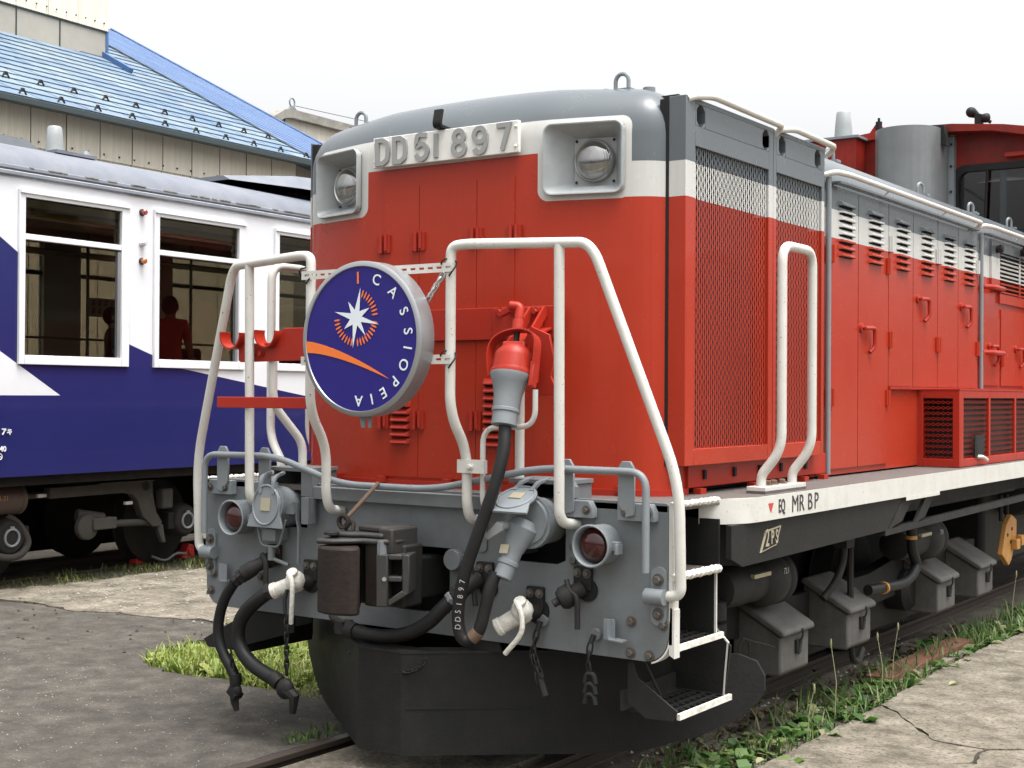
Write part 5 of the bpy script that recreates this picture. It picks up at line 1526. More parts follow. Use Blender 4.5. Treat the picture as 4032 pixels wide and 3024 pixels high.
# snow plow --------------------------------------------------------------------
pw_ = MB()
hx = [0.13, 0.45, 0.80, 1.02, 1.22, 1.36, 1.43, 1.46]
zt = [0.56, 0.558, 0.555, 0.553, 0.55, 0.545, 0.51, 0.44]
zb = [0.085, 0.085, 0.085, 0.10, 0.16, 0.24, 0.31, 0.37]
P = [(-x, -0.22 + 0.80 * (x - 0.13)) for x in hx[::-1]] + [(x, -0.22 + 0.80 * (x - 0.13)) for x in hx]
ZT = zt[::-1] + zt
ZB = zb[::-1] + zb
vs, fs = [], []
k = len(P)
for (x, y), a, c in zip(P, ZT, ZB):
    vs += [(x, y, c), (x, y - 0.0, a), (x, y + 0.016, a), (x, y + 0.016, c)]
for i in range(k - 1):
    for j in range(4):
        fs.append((i * 4 + j, i * 4 + (j + 1) % 4, (i + 1) * 4 + (j + 1) % 4, (i + 1) * 4 + j))
fs += [(0, 1, 2, 3), (4 * k - 1, 4 * k - 2, 4 * k - 3, 4 * k - 4)]
pw_.add(vs, fs)
plow = pw_.out('snow_plow', M['black'], L, ang=15)
MB().prism([(-1.34, 0.74), (-0.13, -0.225), (0.13, -0.225), (1.34, 0.74), (1.20, 0.76), (0.13, -0.10), (-0.13, -0.10), (-1.20, 0.76)], 'z', 0.556, 0.568).out('plow_top_flange', M['dark'], plow)
for s_ in (-1, 1):
    MB().prism([(s_ * 0.30, 0.568), (s_ * 0.52, 0.568), (s_ * 0.42, 0.84), (s_ * 0.36, 0.84)], 'y', 0.03, 0.045).out('plow_gusset', M['dark'], plow)
MB().box(-0.9, 0.9, 0.6, 0.9, 0.3, 0.6).out('plow_support', M['void'], plow)
for a_, c_ in (((0.131, 0.34), (0.9, 0.33)),):
    MB().prism([(0.15, -0.21), (0.62, 0.166), (0.615, 0.178), (0.145, -0.20)], 'z', 0.30, 0.306).out('plow_seam', M['dark'], plow)

# steps at the front corners ---------------------------------------------------
def steps(s):
    def bx(m_, x0, x1, *r):
        m_.box(min(s * x0, s * x1), max(s * x0, s * x1), *r)
    a = MB(); bx(a, 1.14, 1.42, 0.03, 0.475, 0.972, 0.984)
    st1 = a.out('step_tread', M['deck'], L)
    MB().tube([(s * 1.42, 0.0 + 0.445 * k / 30, 0.985 + 0.004 * math.sin(k * 2.1)) for k in range(31)], [0.016 + 0.003 * (k % 2) for k in range(31)], 8).out('step_nosing', M['whiteworn'], st1)
    MB().tube([(s * 1.415, 0.0 + 0.44 * k / 30, 1.292 + 0.003 * math.sin(k * 2.1)) for k in range(31)], [0.012 + 0.003 * (k % 2) for k in range(31)], 8).out('deck_edge_nosing', M['whiteworn'], st1)
    a = MB(); bx(a, 1.13, 1.15, 0.03, 0.55, 0.62, 1.26); bx(a, 1.15, 1.40, 0.476, 0.49, 0.99, 1.20)
    a.out('step_riser', M['black'], L)
    def grate(z, y0, y1, nm):
        g = MB()
        for k in range(5):
            x = 1.18 + k * 0.055
            bx(g, x, x + 0.016, y0, y1, z - 0.012, z)
        for k in range(10):
            y = y0 + k * (y1 - y0) / 9
            bx(g, 1.18, 1.41, y - 0.005, y + 0.005, z - 0.018, z - 0.003)
        go = g.out('step_grating', M['black'], L)
        e = MB(); bx(e, 1.41, 1.425, y0 - 0.01, y1 + 0.01, z - 0.022, z + 0.004)
        e.out('step_nosing', M['whiteworn'], go)
        return go
    grate(0.690, 0.02, 0.475, 2)
    g3 = grate(0.395, 0.075, 0.56, 3)
    b_ = MB(); bx(b_, 1.14, 1.152, 0.05, 0.55, 0.38, 0.47)
    b_.out('step_back_plate', M['dark'], g3)
    if s > 0:
        MB().prism([(s * 1.18, 0.60), (s * 1.18, 0.425), (s * 1.27, 0.365), (s * 1.40, 0.37), (s * 1.422, 0.412), (s * 1.225, 0.535), (s * 1.20, 0.60)], 'y', 0.045, 0.057).out('step_side_plate', M['dark'], g3)
    else:
        MB().prism([(-1.43, 0.43), (-1.40, 0.388), (-1.23, 0.395), (-0.77, 0.53), (-0.77, 0.60), (-0.80, 0.62), (-1.03, 0.62), (-1.21, 0.544)], 'y', 0.012, 0.024).out('step_side_plate', M['black'], g3)
    MB().prism([(s * 1.14, 0.70), (s * 1.14, 0.40), (s * 1.40, 0.40), (s * 1.43, 0.62), (s * 1.36, 0.70)], 'y', 0.545, 0.555).out('step_rear_plate', M['black'], g3)
    MB().strip([(s * 1.352, 0.548, 0.70), (s * 1.415, 0.548, 0.635), (s * 1.403, 0.548, 0.50), (s * 1.395, 0.548, 0.385)], 0.010, 0.008, (0, 1, 0)).out('painted_edge', M['white'], g3)
    MB().box(min(s * 1.395, s * 1.405), max(s * 1.395, s * 1.405), 0.445, 0.455, 0.69, 0.965).out('painted_edge', M['white'], st1)
    MB().box(min(s * 1.15, s * 1.395), max(s * 1.15, s * 1.395), 0.446, 0.454, 0.69, 0.97).out('step_rear_plate', M['black'], st1)
    MB().tube([(s * 1.22, 0.10, 0.62), (s * 1.26, 0.20, 0.43)], 0.006, 6).out('step_stay', M['dark'], g3)
steps(1)
steps(-1)

# bogie ------------------------------------------------------------------------
bg = MB().prism([(1.05, 0.20), (1.0, 0.60), (5.7, 0.60), (5.65, 0.22)], 'x', 0.90, 0.93).prism([(0.75, 0.55), (0.75, 0.66), (1.3, 0.72), (2.2, 0.62), (3.4, 0.62), (4.3, 0.72), (5.7, 0.66), (5.7, 0.50), (3.6, 0.42), (2.1, 0.42)], 'x', 0.93, 1.02).prism([(0.75, 0.55), (0.75, 0.66), (5.7, 0.66), (5.7, 0.50)], 'x', -1.02, -0.93).out('bogie_frame', M['black'], L)
for y in (1.85, 4.05, 12.6, 14.8):
    for s in (-1, 1):
        w_ = MB().lathe([(0.10, -0.06), (0.35, -0.06), (0.38, -0.065), (0.43, -0.065), (0.445, 0.065), (0.455, 0.07), (0.455, 0.075), (0.35, 0.07), (0.10, 0.07)], (s * 0.60, y, 0.43), (-s, 0, 0), 40).out('wheel', M['dark'], L)
        MB().lathe([(0.14, 0.0), (0.14, 0.16), (0.10, 0.20)], (s * 0.90, y, 0.45), (s, 0, 0), 18).out('axle_box', M['black'], w_)
for k, (y, lab) in enumerate(((1.50, 0), (2.44, 1), (4.08, 2), (5.0, 3))):
    x1 = 1.255
    w = 0.37
    sb = MB().prism([(0.98, 0.30), (x1 - 0.02, 0.30), (x1, 0.315), (x1, 0.50), (0.98, 0.66)], 'y', y, y + w).out('sand_box', M['sand'], L, 0.012)
    MB().prism([(0.97, 0.69), (1.0, 0.70), (x1 + 0.025, 0.54), (x1 + 0.03, 0.512), (x1 + 0.005, 0.505), (0.97, 0.665)], 'y', y - 0.018, y + w + 0.018).out('sand_box_lid', M['sand'], sb, 0.012)
    MB().tube(fil([(x1 + 0.03, y + 0.21, 0.53), (x1 + 0.035, y + 0.21, 0.495), (x1 + 0.012, y + 0.2, 0.44)], 0.015, 3), 0.006, 6).box(x1, x1 + 0.016, y + 0.175, y + 0.235, 0.40, 0.47).tube([(x1 + 0.02, y + 0.185, 0.40), (x1 + 0.02, y + 0.215, 0.46)], 0.01, 6).out('sand_box_latch', M['dark'], sb)
for y0 in (0.98, 3.55):
    bc = MB().lathe([(0.06, 0), (0.10, 0.02), (0.105, 0.10), (0.105, 0.42), (0.125, 0.44), (0.145, 0.50), (0.148, 0.60), (0.135, 0.62), (0.148, 0.64), (0.148, 0.68), (0.09, 0.70)], (1.13, y0, 0.80), (0, 1, 0), 28).out('brake_cylinder', M['dark'], L)
    MB().box(1.22, 1.245, y0 + 0.22, y0 + 0.42, 0.84, 0.86).out('cylinder_tag', M['brass'], bc)
    text('marking', '72.J', M['chalk'], bc, T((1.271, y0 + 0.55, 0.85)) @ Matrix.Rotation(R(90), 4, 'Z'), 0.045, 0.0008)
MB().lathe([(0.10, 0), (0.12, 0.03), (0.12, 0.09), (0.09, 0.10), (0.12, 0.11), (0.12, 0.2), (0.08, 0.22)], (1.08, 0.95, 0.55), (0, 0, 1), 20).out('bogie_spring', M['black'], L)
MB().tube(smooth_path([(1.25, 2.35, 1.0), (1.25, 2.38, 0.85), (1.24, 2.30, 0.72), (1.20, 2.2, 0.62)], 6), 0.022, 10).box(1.22, 1.30, 2.30, 2.42, 0.90, 1.02).out('air_hose', M['dark'], L)
ah = MB().tube(smooth_path([(1.28, 3.45, 0.97), (1.28, 3.47, 0.80), (1.29, 3.52, 0.68), (1.28, 3.35, 0.60), (1.27, 3.05, 0.60), (1.24, 2.80, 0.605)], 8), 0.032, 12).out('air_hose', M['rubber'], L)
for p_, d_ in (((1.28, 3.452, 0.88), (0, 0.05, -1)), ((1.268, 3.0, 0.60), (0, -1, 0))):
    MB().lathe([(0.038, 0), (0.038, 0.022)], p_, d_, 14).out('hose_band', M['orange'], ah)
MB().tube(smooth_path([(1.2, 2.62, 1.0), (1.2, 2.62, 0.6), (1.2, 2.65, 0.25), (1.18, 2.8, 0.18), (1.15, 2.95, 0.22)], 6), 0.02, 8).out('drain_hose', M['dark'], L)
ym = MB().prism([(5.60, 0.56), (5.72, 0.78), (5.86, 0.85), (6.0, 0.80), (6.0, 0.68), (5.86, 0.50), (5.78, 0.46)], 'x', 1.22, 1.262).box(1.262, 1.31, 5.84, 5.93, 0.58, 0.66).box(1.262, 1.31, 5.98, 6.06, 0.60, 0.68).out('brake_block_hanger', M['orange'], L, 0.006)
for y, z in ((5.74, 0.70), (5.86, 0.74), (5.82, 0.64)):
    MB().lathe([(0.014, 0), (0.014, 0.004)], (1.2625, y, z), (1, 0, 0), 10).out('hanger_hole', M['void'], ym)
for y in (5.78, 5.95):
    MB().tube([(1.2, y, 1.0), (1.2, y, 0.80)], 0.016, 8).out('hanger_rod', M['dark'], L)
MB().tube(smooth_path([(1.20, 1.15, 0.55), (1.22, 1.24, 0.52), (1.23, 1.36, 0.49), (1.24, 1.46, 0.46)], 6), 0.004, 6).tube([(1.18, 1.22 + 0.06 * math.cos(R(a)), 0.46 + 0.07 * math.sin(R(a))) for a in range(0, 360, 20)], 0.004, 6, closed=True).out('loose_wire', M['dark'], L)

# cab --------------------------------------------------------------------------
CY = 7.46
def roof_arc(w, z0, z1, n_=12):
    return [(w * math.cos(R(180 * i / n_)), z0 + (z1 - z0) * math.sin(R(180 * i / n_))) for i in range(n_ + 1)]
WIN = (0.33, 1.22, 3.22, 3.83)
cw_ = MB()
wz = [1.29, 3.22, 3.83, 4.12]
def cab_front(y0, y1):
    m_ = MB()
    for s in (-1, 1):
        def bx(x0, x1, z0, z1):
            m_.box(min(s * x0, s * x1), max(s * x0, s * x1), y0, y1, z0, z1)
        bx(0.0, 0.33, 1.29, 4.14)
        bx(1.22, 1.40, 1.29, 4.0)
        bx(0.33, 1.22, 1.29, 3.22)
        m_.prism([(s * 0.33, 3.83), (s * 1.22, 3.83), (s * 1.22, 4.05), (s * 0.9, 4.14), (s * 0.33, 4.18)], 'y', y0, y1)
    return m_
cabw = cab_front(CY, CY + 0.04).out('cab_wall', M['redshade'], L)
cab_front(10.4, 10.44).out('cab_wall', M['redshade'], L)
for s in (-1, 1):
    m_ = MB()
    xa, xb = sorted((s * 1.38, s * 1.42))
    m_.box(xa, xb, CY, 10.44, 1.29, 3.1).box(xa, xb, CY, CY + 0.3, 3.1, 3.9).box(xa, xb, 8.6, 8.9, 3.1, 3.9).box(xa, xb, 10.1, 10.44, 3.1, 3.9).box(xa, xb, CY, 10.44, 3.85, 4.0)
    cs_ = m_.out('cab_side', M['redshade'], L)
    for y0, y1 in ((CY + 0.3, 8.6), (8.9, 10.1)):
        MB().box(min(s * 1.39, s * 1.41), max(s * 1.39, s * 1.41), y0, y1, 3.1, 3.85).out('side_pane', M['cabglass'], cs_)
    MB().box(min(s * 1.42, s * 1.43), max(s * 1.42, s * 1.43), 8.62, 9.3, 1.4, 3.0).out('cab_door', M['redshade'], cs_)
rf = MB()
pr = [(-1.47, 3.93), (-1.2, 4.09), (-0.8, 4.165), (-0.35, 4.215), (0, 4.225), (0.35, 4.215), (0.8, 4.165), (1.2, 4.09), (1.47, 3.93), (1.44, 3.90), (1.15, 4.02), (0.7, 4.12), (0, 4.17), (-0.7, 4.12), (-1.15, 4.02), (-1.44, 3.90)]
rf.prism(pr, 'y', CY - 0.20, 10.6)
rf.out('cab_roof', M['redshade'], L, ang=25)
for s in (-1, 1):
    def pt(x, z):
        return (s * x, z)
    o_ = rrect(0.30, 1.25, 3.19, 3.86, 0.12, 6)
    i_ = rrect(0.36, 1.19, 3.25, 3.80, 0.09, 6)
    k = len(o_)
    vs = [(s * x, CY - 0.02, z) for x, z in o_] + [(s * x, CY - 0.02, z) for x, z in i_] + [(s * x, CY + 0.05, z) for x, z in o_] + [(s * x, CY + 0.05, z) for x, z in i_]
    fs = []
    for j in range(k):
        j2 = (j + 1) % k
        fs += [(j, j2, k + j2, k + j), (2 * k + j, 3 * k + j, 3 * k + j2, 2 * k + j2), (j, 2 * k + j, 2 * k + j2, j2), (k + j, k + j2, 3 * k + j2, 3 * k + j)]
    wf = MB().add(vs, fs).out('cab_window', M['rubber'], L)
    MB().prism([(s * x, z) for x, z in i_], 'y', CY + 0.012, CY + 0.018).out('pane', M['cabglass'], wf)
    MB().tube([(s * 0.62, CY - 0.03, 3.80), (s * 0.60, CY - 0.03, 3.30)], 0.012, 6).tube([(s * 0.40, CY - 0.03, 3.66), (s * 0.62, CY - 0.03, 3.50)], 0.008, 6).out('wiper', M['black'], wf)
MB().box(-1.35, 1.35, CY + 0.05, 10.4, 2.3, 2.34).box(-1.35, 1.35, 9.2, 9.3, 2.34, 3.3).box(0.5, 1.2, 8.0, 8.6, 2.34, 3.25).out('cab_interior', M['dark'], L)
MB().tube([(0.72, CY + 0.12, 3.0), (0.72, CY + 0.12, 3.9)], 0.03, 8).out('cab_pillar', M['greylight'], L)
MB().box(0.78, 1.05, CY - 0.06, CY - 0.001, 3.90, 3.935).lathe([(0.02, 0), (0.025, 0.03)], (1.0, CY - 0.001, 3.875), (0, -1, 0), 10).out('window_awning', M['red'], L)
# exhaust cowl in front of the cab
cow = [(0.285, CY - 0.002), (0.285, 7.12)] + [(0.285 * math.cos(R(a)), 7.12 - 0.285 * math.sin(R(a))) for a in range(10, 171, 10)] + [(-0.285, 7.12), (-0.285, CY - 0.002)]
ec = MB().prism(cow, 'z', 3.2, 4.165).out('exhaust_cowl', M['cowl'], L, ang=35)
for s_ in (-1, 1):
    MB().box(min(s_ * 0.286, s_ * 0.335), max(s_ * 0.286, s_ * 0.335), CY - 0.08, CY - 0.002, 3.2, 4.12).out('cowl_flange', M['greylight'], ec)
for z in (3.42, 3.62, 3.85, 4.05):
    MB().ball((0.312, CY - 0.083, z), 0.013, 8).out('cowl_bolt', M['dark'], ec)
MB().prism([(0.20, 4.05), (0.34, 4.0), (0.31, 4.19), (0.22, 4.20)], 'y', 7.16, CY - 0.21).out('soot_flap', M['black'], ec)
# horns, antenna and roof fittings
hn = MB().lathe([(0.05, 0), (0.04, 0.03), (0.02, 0.08), (0.016, 0.2)], (0.42, 7.62, 4.37), (0.5, 0.2, -0.3), 14).lathe([(0.045, 0), (0.035, 0.03), (0.018, 0.08), (0.016, 0.15)], (0.56, 7.60, 4.30), (-0.4, 0.3, 0.2), 14).ball((0.42, 7.61, 4.37), 0.048, 12).ball((0.555, 7.60, 4.30), 0.044, 12).box(0.46, 0.52, 7.58, 7.66, 4.22, 4.34).out('air_horn', M['black'], L)
ab = MB().box(-1.05, -0.46, 7.05, CY, 3.85, 4.135).out('antenna_base', M['redshade'], L)
MB().box(-1.08, -0.43, 7.02, CY, 4.137, 4.16).out('antenna_plinth', M['greylight'], ab)
MB().lathe([(0.10, 0), (0.10, 0.015), (0.084, 0.02), (0.078, 0.12), (0.066, 0.245), (0.06, 0.255)], (-0.64, 7.2, 4.16), (0, 0, 1), 24).out('antenna', M['lamp'], ab)
MB().prism([(-0.48, 4.14), (-0.36, 4.30), (-0.28, 4.24), (-0.28, 3.6), (-0.48, 3.6)], 'y', 7.30, 7.42).out('exhaust_shield', M['redshade'], L)
MB().cyl((-0.335, 7.3, 4.24), (-0.335, 7.3, 4.31), 0.03).cyl((-0.335, 7.3, 4.31), (-0.335, 7.3, 4.345), 0.012).out('roof_valve', M['black'], L)
# ================================================================== round headmark hung on the rails
HC = Vector((0.0, -0.375, 2.008))
hm = empty('headmark_sign', (0.0, -0.275, 1.66))
tag(hm, 'round navy headmark sign with white star hung on the front handrails', 'sign')
def hpart(mb, name, m, **k):
    o = mb.out(name, m, None, **k)
    o.parent = hm
    o.matrix_parent_inverse = T((0.0, 0.275, -1.66))
    return o
hpart(MB().lathe([(0.352, 0.0), (0.358, 0.006), (0.358, 0.098), (0.350, 0.104), (0.335, 0.106), (0.332, 0.1005)], HC + Vector((0, 0.10, 0)), (0, -1, 0), 96, True, False), 'drum', M['alu'])
hpart(MB().lathe([(0.338, 0.0), (0.002, 0.0005)], HC + Vector((0, 0.001, 0)), (0, -1, 0), 96, True, True), 'face_disc', M['navy'])
YF = HC.y - 0.001
def star_poly():
    # eight points: long N/S slightly tilted, mid E/W, short diagonals (angles clockwise from the top, degrees)
    tips = [(11, 0.138), (62, 0.093), (104, 0.142), (145, 0.100), (187, 0.140), (234, 0.087), (283, 0.132), (328, 0.087)]
    pts = []
    for i, (a, r_) in enumerate(tips):
        b_ = tips[(i + 1) % 8]
        pts.append((r_ * math.sin(R(a)), r_ * math.cos(R(a))))
        d = ((b_[0] - a) % 360) / 2
        pts.append((0.036 * math.sin(R(a + d)), 0.036 * math.cos(R(a + d))))
    return pts
SC = (-0.025, 2.106)
hpart(MB().prism([(SC[0] + x, SC[1] + z) for x, z in star_poly()], 'y', YF - 0.0022, YF - 0.0008), 'star', M['markwhite'])
# orange rays around the star, open at the upper left
for k in range(28):
    a = 20 + k * (265 - 20) / 27.0
    if 85 < a < 100 or 182 < a < 192:
        continue
    c, s_ = math.cos(R(a)), math.sin(R(a))
    pts = [(-0.0045, 0.0), (0.0, -0.014), (0.0045, 0.0), (0.0035, 0.02), (0.0, 0.026), (-0.0035, 0.02)]
    rr_ = 0.108
    P = [(SC[0] + (rr_ + q) * s_ + p * c, SC[1] + (rr_ + q) * c - p * s_) for p, q in pts]
    hpart(MB().prism(P, 'y', YF - 0.0018, YF - 0.0006), 'ray', M['markorange'])
hpart(MB().prism([(-0.019, 2.262), (-0.008, 2.262), (-0.010, 2.315), (-0.003, 2.316), (-0.020, 2.316)], 'y', YF - 0.0018, YF - 0.0006), 'ray', M['markorange'])
# comet-like orange band
top, bot = [], []
for k in range(13):
    t = k / 12
    x = -0.331 + t * 0.505
    z = 1.975 - 0.150 * t ** 1.5
    w_ = 0.0275 * (1 - t) ** 0.8
    top.append((x, z + w_))
    bot.append((x, z - w_))
top = [(x, z) for x, z in top]
hpart(MB().prism(top + bot[::-1][1:], 'y', YF - 0.0018, YF - 0.0006), 'comet_band', M['markorange'])
for ch, a in zip('CASSIOPEIA', (20, 43, 65, 84, 99, 115, 133, 150, 165, 181)):
    mt = T((HC.x + 0.283 * math.sin(R(a)), YF - 0.0012, HC.z + 0.283 * math.cos(R(a)))) @ Matrix.Rotation(R(a), 4, 'Y')
    o = text('letter', ch, M['markwhite'], None, mt, 0.070, 0.0006, 0.0006)
    o.parent = hm
    o.matrix_parent_inverse = T((0.0, 0.275, -1.66))
# perforated straps to the rails, chain and tie wire
def strap(z, x0, x1, dz0=0.0):
    s = MB()
    hgt, th = 0.042, 0.006
    n_ = 18
    step = (x1 - x0) / n_
    for k in range(n_):
        xa = x0 + k * step
        s.box(xa, xa + step * 0.4, -0.273 - th, -0.273, z - hgt / 2, z + hgt / 2)
        s.box(xa + step * 0.4, xa + step, -0.273 - th, -0.273, z + 0.005, z + hgt / 2).box(xa + step * 0.4, xa + step, -0.273 - th, -0.273, z - hgt / 2, z - 0.005)
    return s
hpart(strap(2.325, -0.46, 0.445), 'hanging_strap', M['white'])
hpart(strap(1.913, -0.46, 0.445), 'hanging_strap', M['white'])
for x, z in ((0.425, 2.325), (-0.44, 2.325), (0.425, 1.913)):
    hpart(MB().tube([(x + 0.036 * math.cos(R(a)), -0.265 + 0.02 * math.sin(R(a * 2)), z + 0.04 * math.sin(R(a))) for a in range(0, 360, 30)], 0.004, 6, closed=True), 'tie_wire', M['black'])
ch_ = hpart(MB().tube([(0.40, -0.27, 2.30), (0.39, -0.27, 2.285)], 0.005, 6), 'safety_chain', M['alu'])
lk2 = MB().tube(lk, 0.0045, 6, closed=True).mesh('chain_link', M['steel'])
d = Vector((-0.085, 0.0, -0.11))
for k in range(5):
    p = Vector((0.395, -0.27, 2.292)) + d * (k + 0.5) / 5
    rot = Vector((0, 0, 1)).rotation_difference(d.normalized()).to_matrix().to_4x4()
    o = bpy.data.objects.new('link', lk2)
    col.objects.link(o)
    o.parent = ch_
    o.matrix_parent_inverse = Matrix.Identity(4)
    o.matrix_local = T(p) @ rot @ Matrix.Rotation(R(90 * (k % 2)), 4, 'Z') @ Matrix.Scale(1.15, 4)
hpart(MB().prism([(-0.04, 1.66), (0.03, 1.66), (0.03, 1.60), (0.012, 1.60), (0.012, 1.64), (-0.006, 1.64), (-0.006, 1.60), (-0.03, 1.60)], 'y', -0.33, -0.324), 'lower_lug', M['greylight'])
# ================================================================== passenger carriage
car = empty('passenger_carriage', (-6.15, 4.13, 0), TH)
tag(car, 'white and navy blue passenger railcar standing on the neighbouring track', 'railcar')
def car_paint():
    m, nt, b = _new('carriage_paint')
    tc = nt.nodes.new('ShaderNodeTexCoord')
    sx = nt.nodes.new('ShaderNodeSeparateXYZ')
    nt.links.new(tc.outputs['Object'], sx.inputs[0])
    x, y, z = sx.outputs
    def line(y0, z0, k):
        return mth(nt, 'MULTIPLY_ADD', mth(nt, 'SUBTRACT', y, y0), k, z0)
    f = mth(nt, 'MAXIMUM', mth(nt, 'MAXIMUM', line(-2.16, 3.07, -0.645), line(-0.75, 2.21, -0.323)), mth(nt, 'MAXIMUM', line(-0.07, 1.99, -0.144), 1.728))
    blue = mth(nt, 'LESS_THAN', z, f)
    wedge = mth(nt, 'MULTIPLY', mth(nt, 'GREATER_THAN', z, 1.722), mth(nt, 'LESS_THAN', z, line(-1.52, 1.725, -0.59)))
    blue = mth(nt, 'MULTIPLY', blue, mth(nt, 'SUBTRACT', 1.0, wedge))
    v = coords(nt)
    n1 = noise(nt, v, 2.0, 4.0, 0.6)
    wht = mixc(nt, n1, (0.64, 0.65, 0.675), (0.69, 0.70, 0.72))
    blu = mixc(nt, n1, (0.014, 0.0155, 0.092), (0.019, 0.021, 0.12))
    nt.links.new(mixc(nt, blue, wht, blu), b.inputs['Base Color'])
    b.inputs['Roughness'].default_value = 0.28
    b.inputs['Coat Weight'].default_value = 0.3
    b.inputs['Coat Roughness'].default_value = 0.05
    b.inputs['Specular IOR Level'].default_value = 0.35
    bump(nt, b, noise(nt, v, 1.9, 3.0, 0.5), 0.16, 0.05)
    return m
M['carpaint'] = car_paint()
M['carwhite'] = mat('carriage_white', (0.68, 0.69, 0.71), 0.32, coat=0.3, var=0.03)
M['carroof'] = mat('carriage_roof_grey', (0.13, 0.143, 0.172), 0.5, var=0.05, dirt=(0.28, 0.29, 0.31), dirt_amt=0.3, dirt_scale=3)
M['roofdirt'] = mat('peeling_sealant', (0.30, 0.27, 0.22), 0.8, var=0.3, vs_=30)
M['carint'] = mat('carriage_interior', (0.30, 0.27, 0.23), 0.7, var=0.15)
M['seat'] = mat('dark_maroon_seat', (0.055, 0.018, 0.016), 0.85, var=0.2)
M['ceillamp'] = mat('yellowed_ceiling_panel', (0.80, 0.68, 0.22), 0.6, var=0.1)
M['under'] = mat('dusty_black_underframe', (0.014, 0.013, 0.012), 0.75, spec=0.2, var=0.25, dirt=(0.032, 0.028, 0.024), dirt_amt=0.7, dirt_scale=3)
M['boggrey'] = mat('dusty_grey_bogie', (0.050, 0.046, 0.041), 0.75, spec=0.25, var=0.15, dirt=(0.03, 0.028, 0.025), dirt_amt=0.6, dirt_scale=5)
W_NEAR = [(-3.55, -2.42), (-1.93, -0.83), (-0.39, 0.72), (1.30, 2.41), (2.95, 4.06), (4.6, 5.7), (6.25, 7.35)]
W_FAR = [(-3.7, -2.6), (-2.1, -1.0), (-0.5, 0.6), (1.12, 2.2), (2.55, 3.65), (4.2, 5.3), (5.9, 7.0)]
CY0, CY1 = -5.0, 9.5
def side_wall(name, xo, xi, wins, z0, z1, lower_in):
    m_ = MB()
    e = CY0
    for a, c in wins:
        m_.box(xi, xo, e, a, 2.06, 3.45)
        e = c
    m_.box(xi, xo, e, CY1, 2.06, 3.45)
    m_.box(xi, xo, CY0, CY1, 3.45, 3.655)
    sgn = 1 if xo > xi else -1
    m_.prism([(xi, 2.06), (xo, 2.06), (xo, 1.72), (xo - sgn * lower_in, 1.02), (xi, 1.02)], 'y', CY0, CY1)
    return m_.out(name, M['carpaint'], car, ang=20)
side_wall('body_side', 0.0, -0.05, W_NEAR, 1.02, 3.65, 0.045)
side_wall('body_side', -2.9, -2.85, W_FAR, 1.02, 3.65, 0.045)
MB().box(-2.85, -0.05, CY0, CY0 + 0.05, 1.02, 3.7).out('body_end', M['carpaint'], car)
MB().box(-2.85, -0.05, CY1 - 0.05, CY1, 1.02, 3.7).out('body_end', M['carpaint'], car)
# roof
pr = [(0.02, 3.645), (0.035, 3.66), (0.03, 3.685), (-0.005, 3.70), (-0.035, 3.76), (-0.10, 3.83), (-0.22, 3.895), (-0.45, 3.955), (-0.85, 4.01), (-1.45, 4.035)]
pr = pr + [(-2.9 - x, z) for x, z in pr[-2::-1]]
k = len(pr)
m_ = MB()
m_.add([(x, y, z) for y in (CY0, CY1) for x, z in pr], [(j, j + 1, k + j + 1, k + j) for j in range(k - 1)])
m_.add([(x, y, z - 0.05) for y in (CY0, CY1) for x, z in pr], [(j, j + 1, k + j + 1, k + j) for j in range(k - 1)])
croof = m_.out('carriage_roof', M['carroof'], car, ang=40)
MB().box(0.002, 0.028, CY0, CY1, 3.600, 3.644).out('rain_gutter', M['carwhite'], car, 0.006)
for k in range(46):
    y = random.uniform(-2.2, 1.9) if k % 3 else random.uniform(0.0, 1.9)
    MB().box(0.004, 0.037, y, y + random.uniform(0.03, 0.12), 3.684, 3.694).out('peeling_sealant', M['roofdirt'], croof)
# windows
def window(y0, y1, x, sg, frame):
    xa, xb = (x, x + 0.028 * sg)
    lo, hi = min(xa, xb), max(xa, xb)
    f = MB()
    o0, o1, z0, z1 = y0 - 0.05, y1 + 0.08, 1.99, 3.50
    f.box(lo, hi, o0, y0 + 0.012, z0, z1).box(lo, hi, y1 - 0.012, o1, z0, z1).box(lo, hi, y0 + 0.012, y1 - 0.012, z0, 2.07).box(lo, hi, y0 + 0.012, y1 - 0.012, 3.43, z1)
    f.box(min(x - 0.02 * sg, x + 0.02 * sg), max(x - 0.02 * sg, x + 0.02 * sg), y0 + 0.012, y1 - 0.012, 3.068, 3.118)
    fo = f.out('window', M['carwhite'], car, 0.004)
    if frame:
        MB().box(min(x - 0.03, x - 0.028), x - 0.024, y0, y1, 3.118, 3.43).out('pane', M['glass'], fo)
        MB().box(x - 0.03, x - 0.024, y0, y1, 2.07, 3.068).out('pane', M['glass'], fo)
        MB().box(x - 0.022, x + 0.01, y1 - 0.05, y1 - 0.012, 2.07, 3.05).out('sash_rail', M['alu'], fo)
        MB().box(x + 0.0285, x + 0.045, o0, o1, 3.465, 3.49).out('drip_strip', M['carwhite'], fo)
    else:
        MB().box(x + 0.024, x + 0.03, y0, y1, 2.07, 3.43).out('pane', M['glass'], fo)
for a, c in W_NEAR:
    window(a, c, 0.0, 1, True)
for a, c in W_FAR:
    window(a, c, -2.9, -1, False)
# marker lamps between the windows
for z, mm in ((3.45, 'brightredlens'), (3.16, 'clearlens'), (2.99, 'amberlens')):
    l_ = MB().lathe([(0.033, 0), (0.033, 0.014), (0.029, 0.022)], (0.0, -0.585, z), (1, 0, 0), 18).out('side_lamp', M['carwhite'] if mm == 'clearlens' else M['boggrey'], car)
    MB().lathe([(0.026, 0.022), (0.026, 0.055), (0.020, 0.062)], (0.0, -0.585, z), (1, 0, 0), 8).out('lens', M[mm], l_)
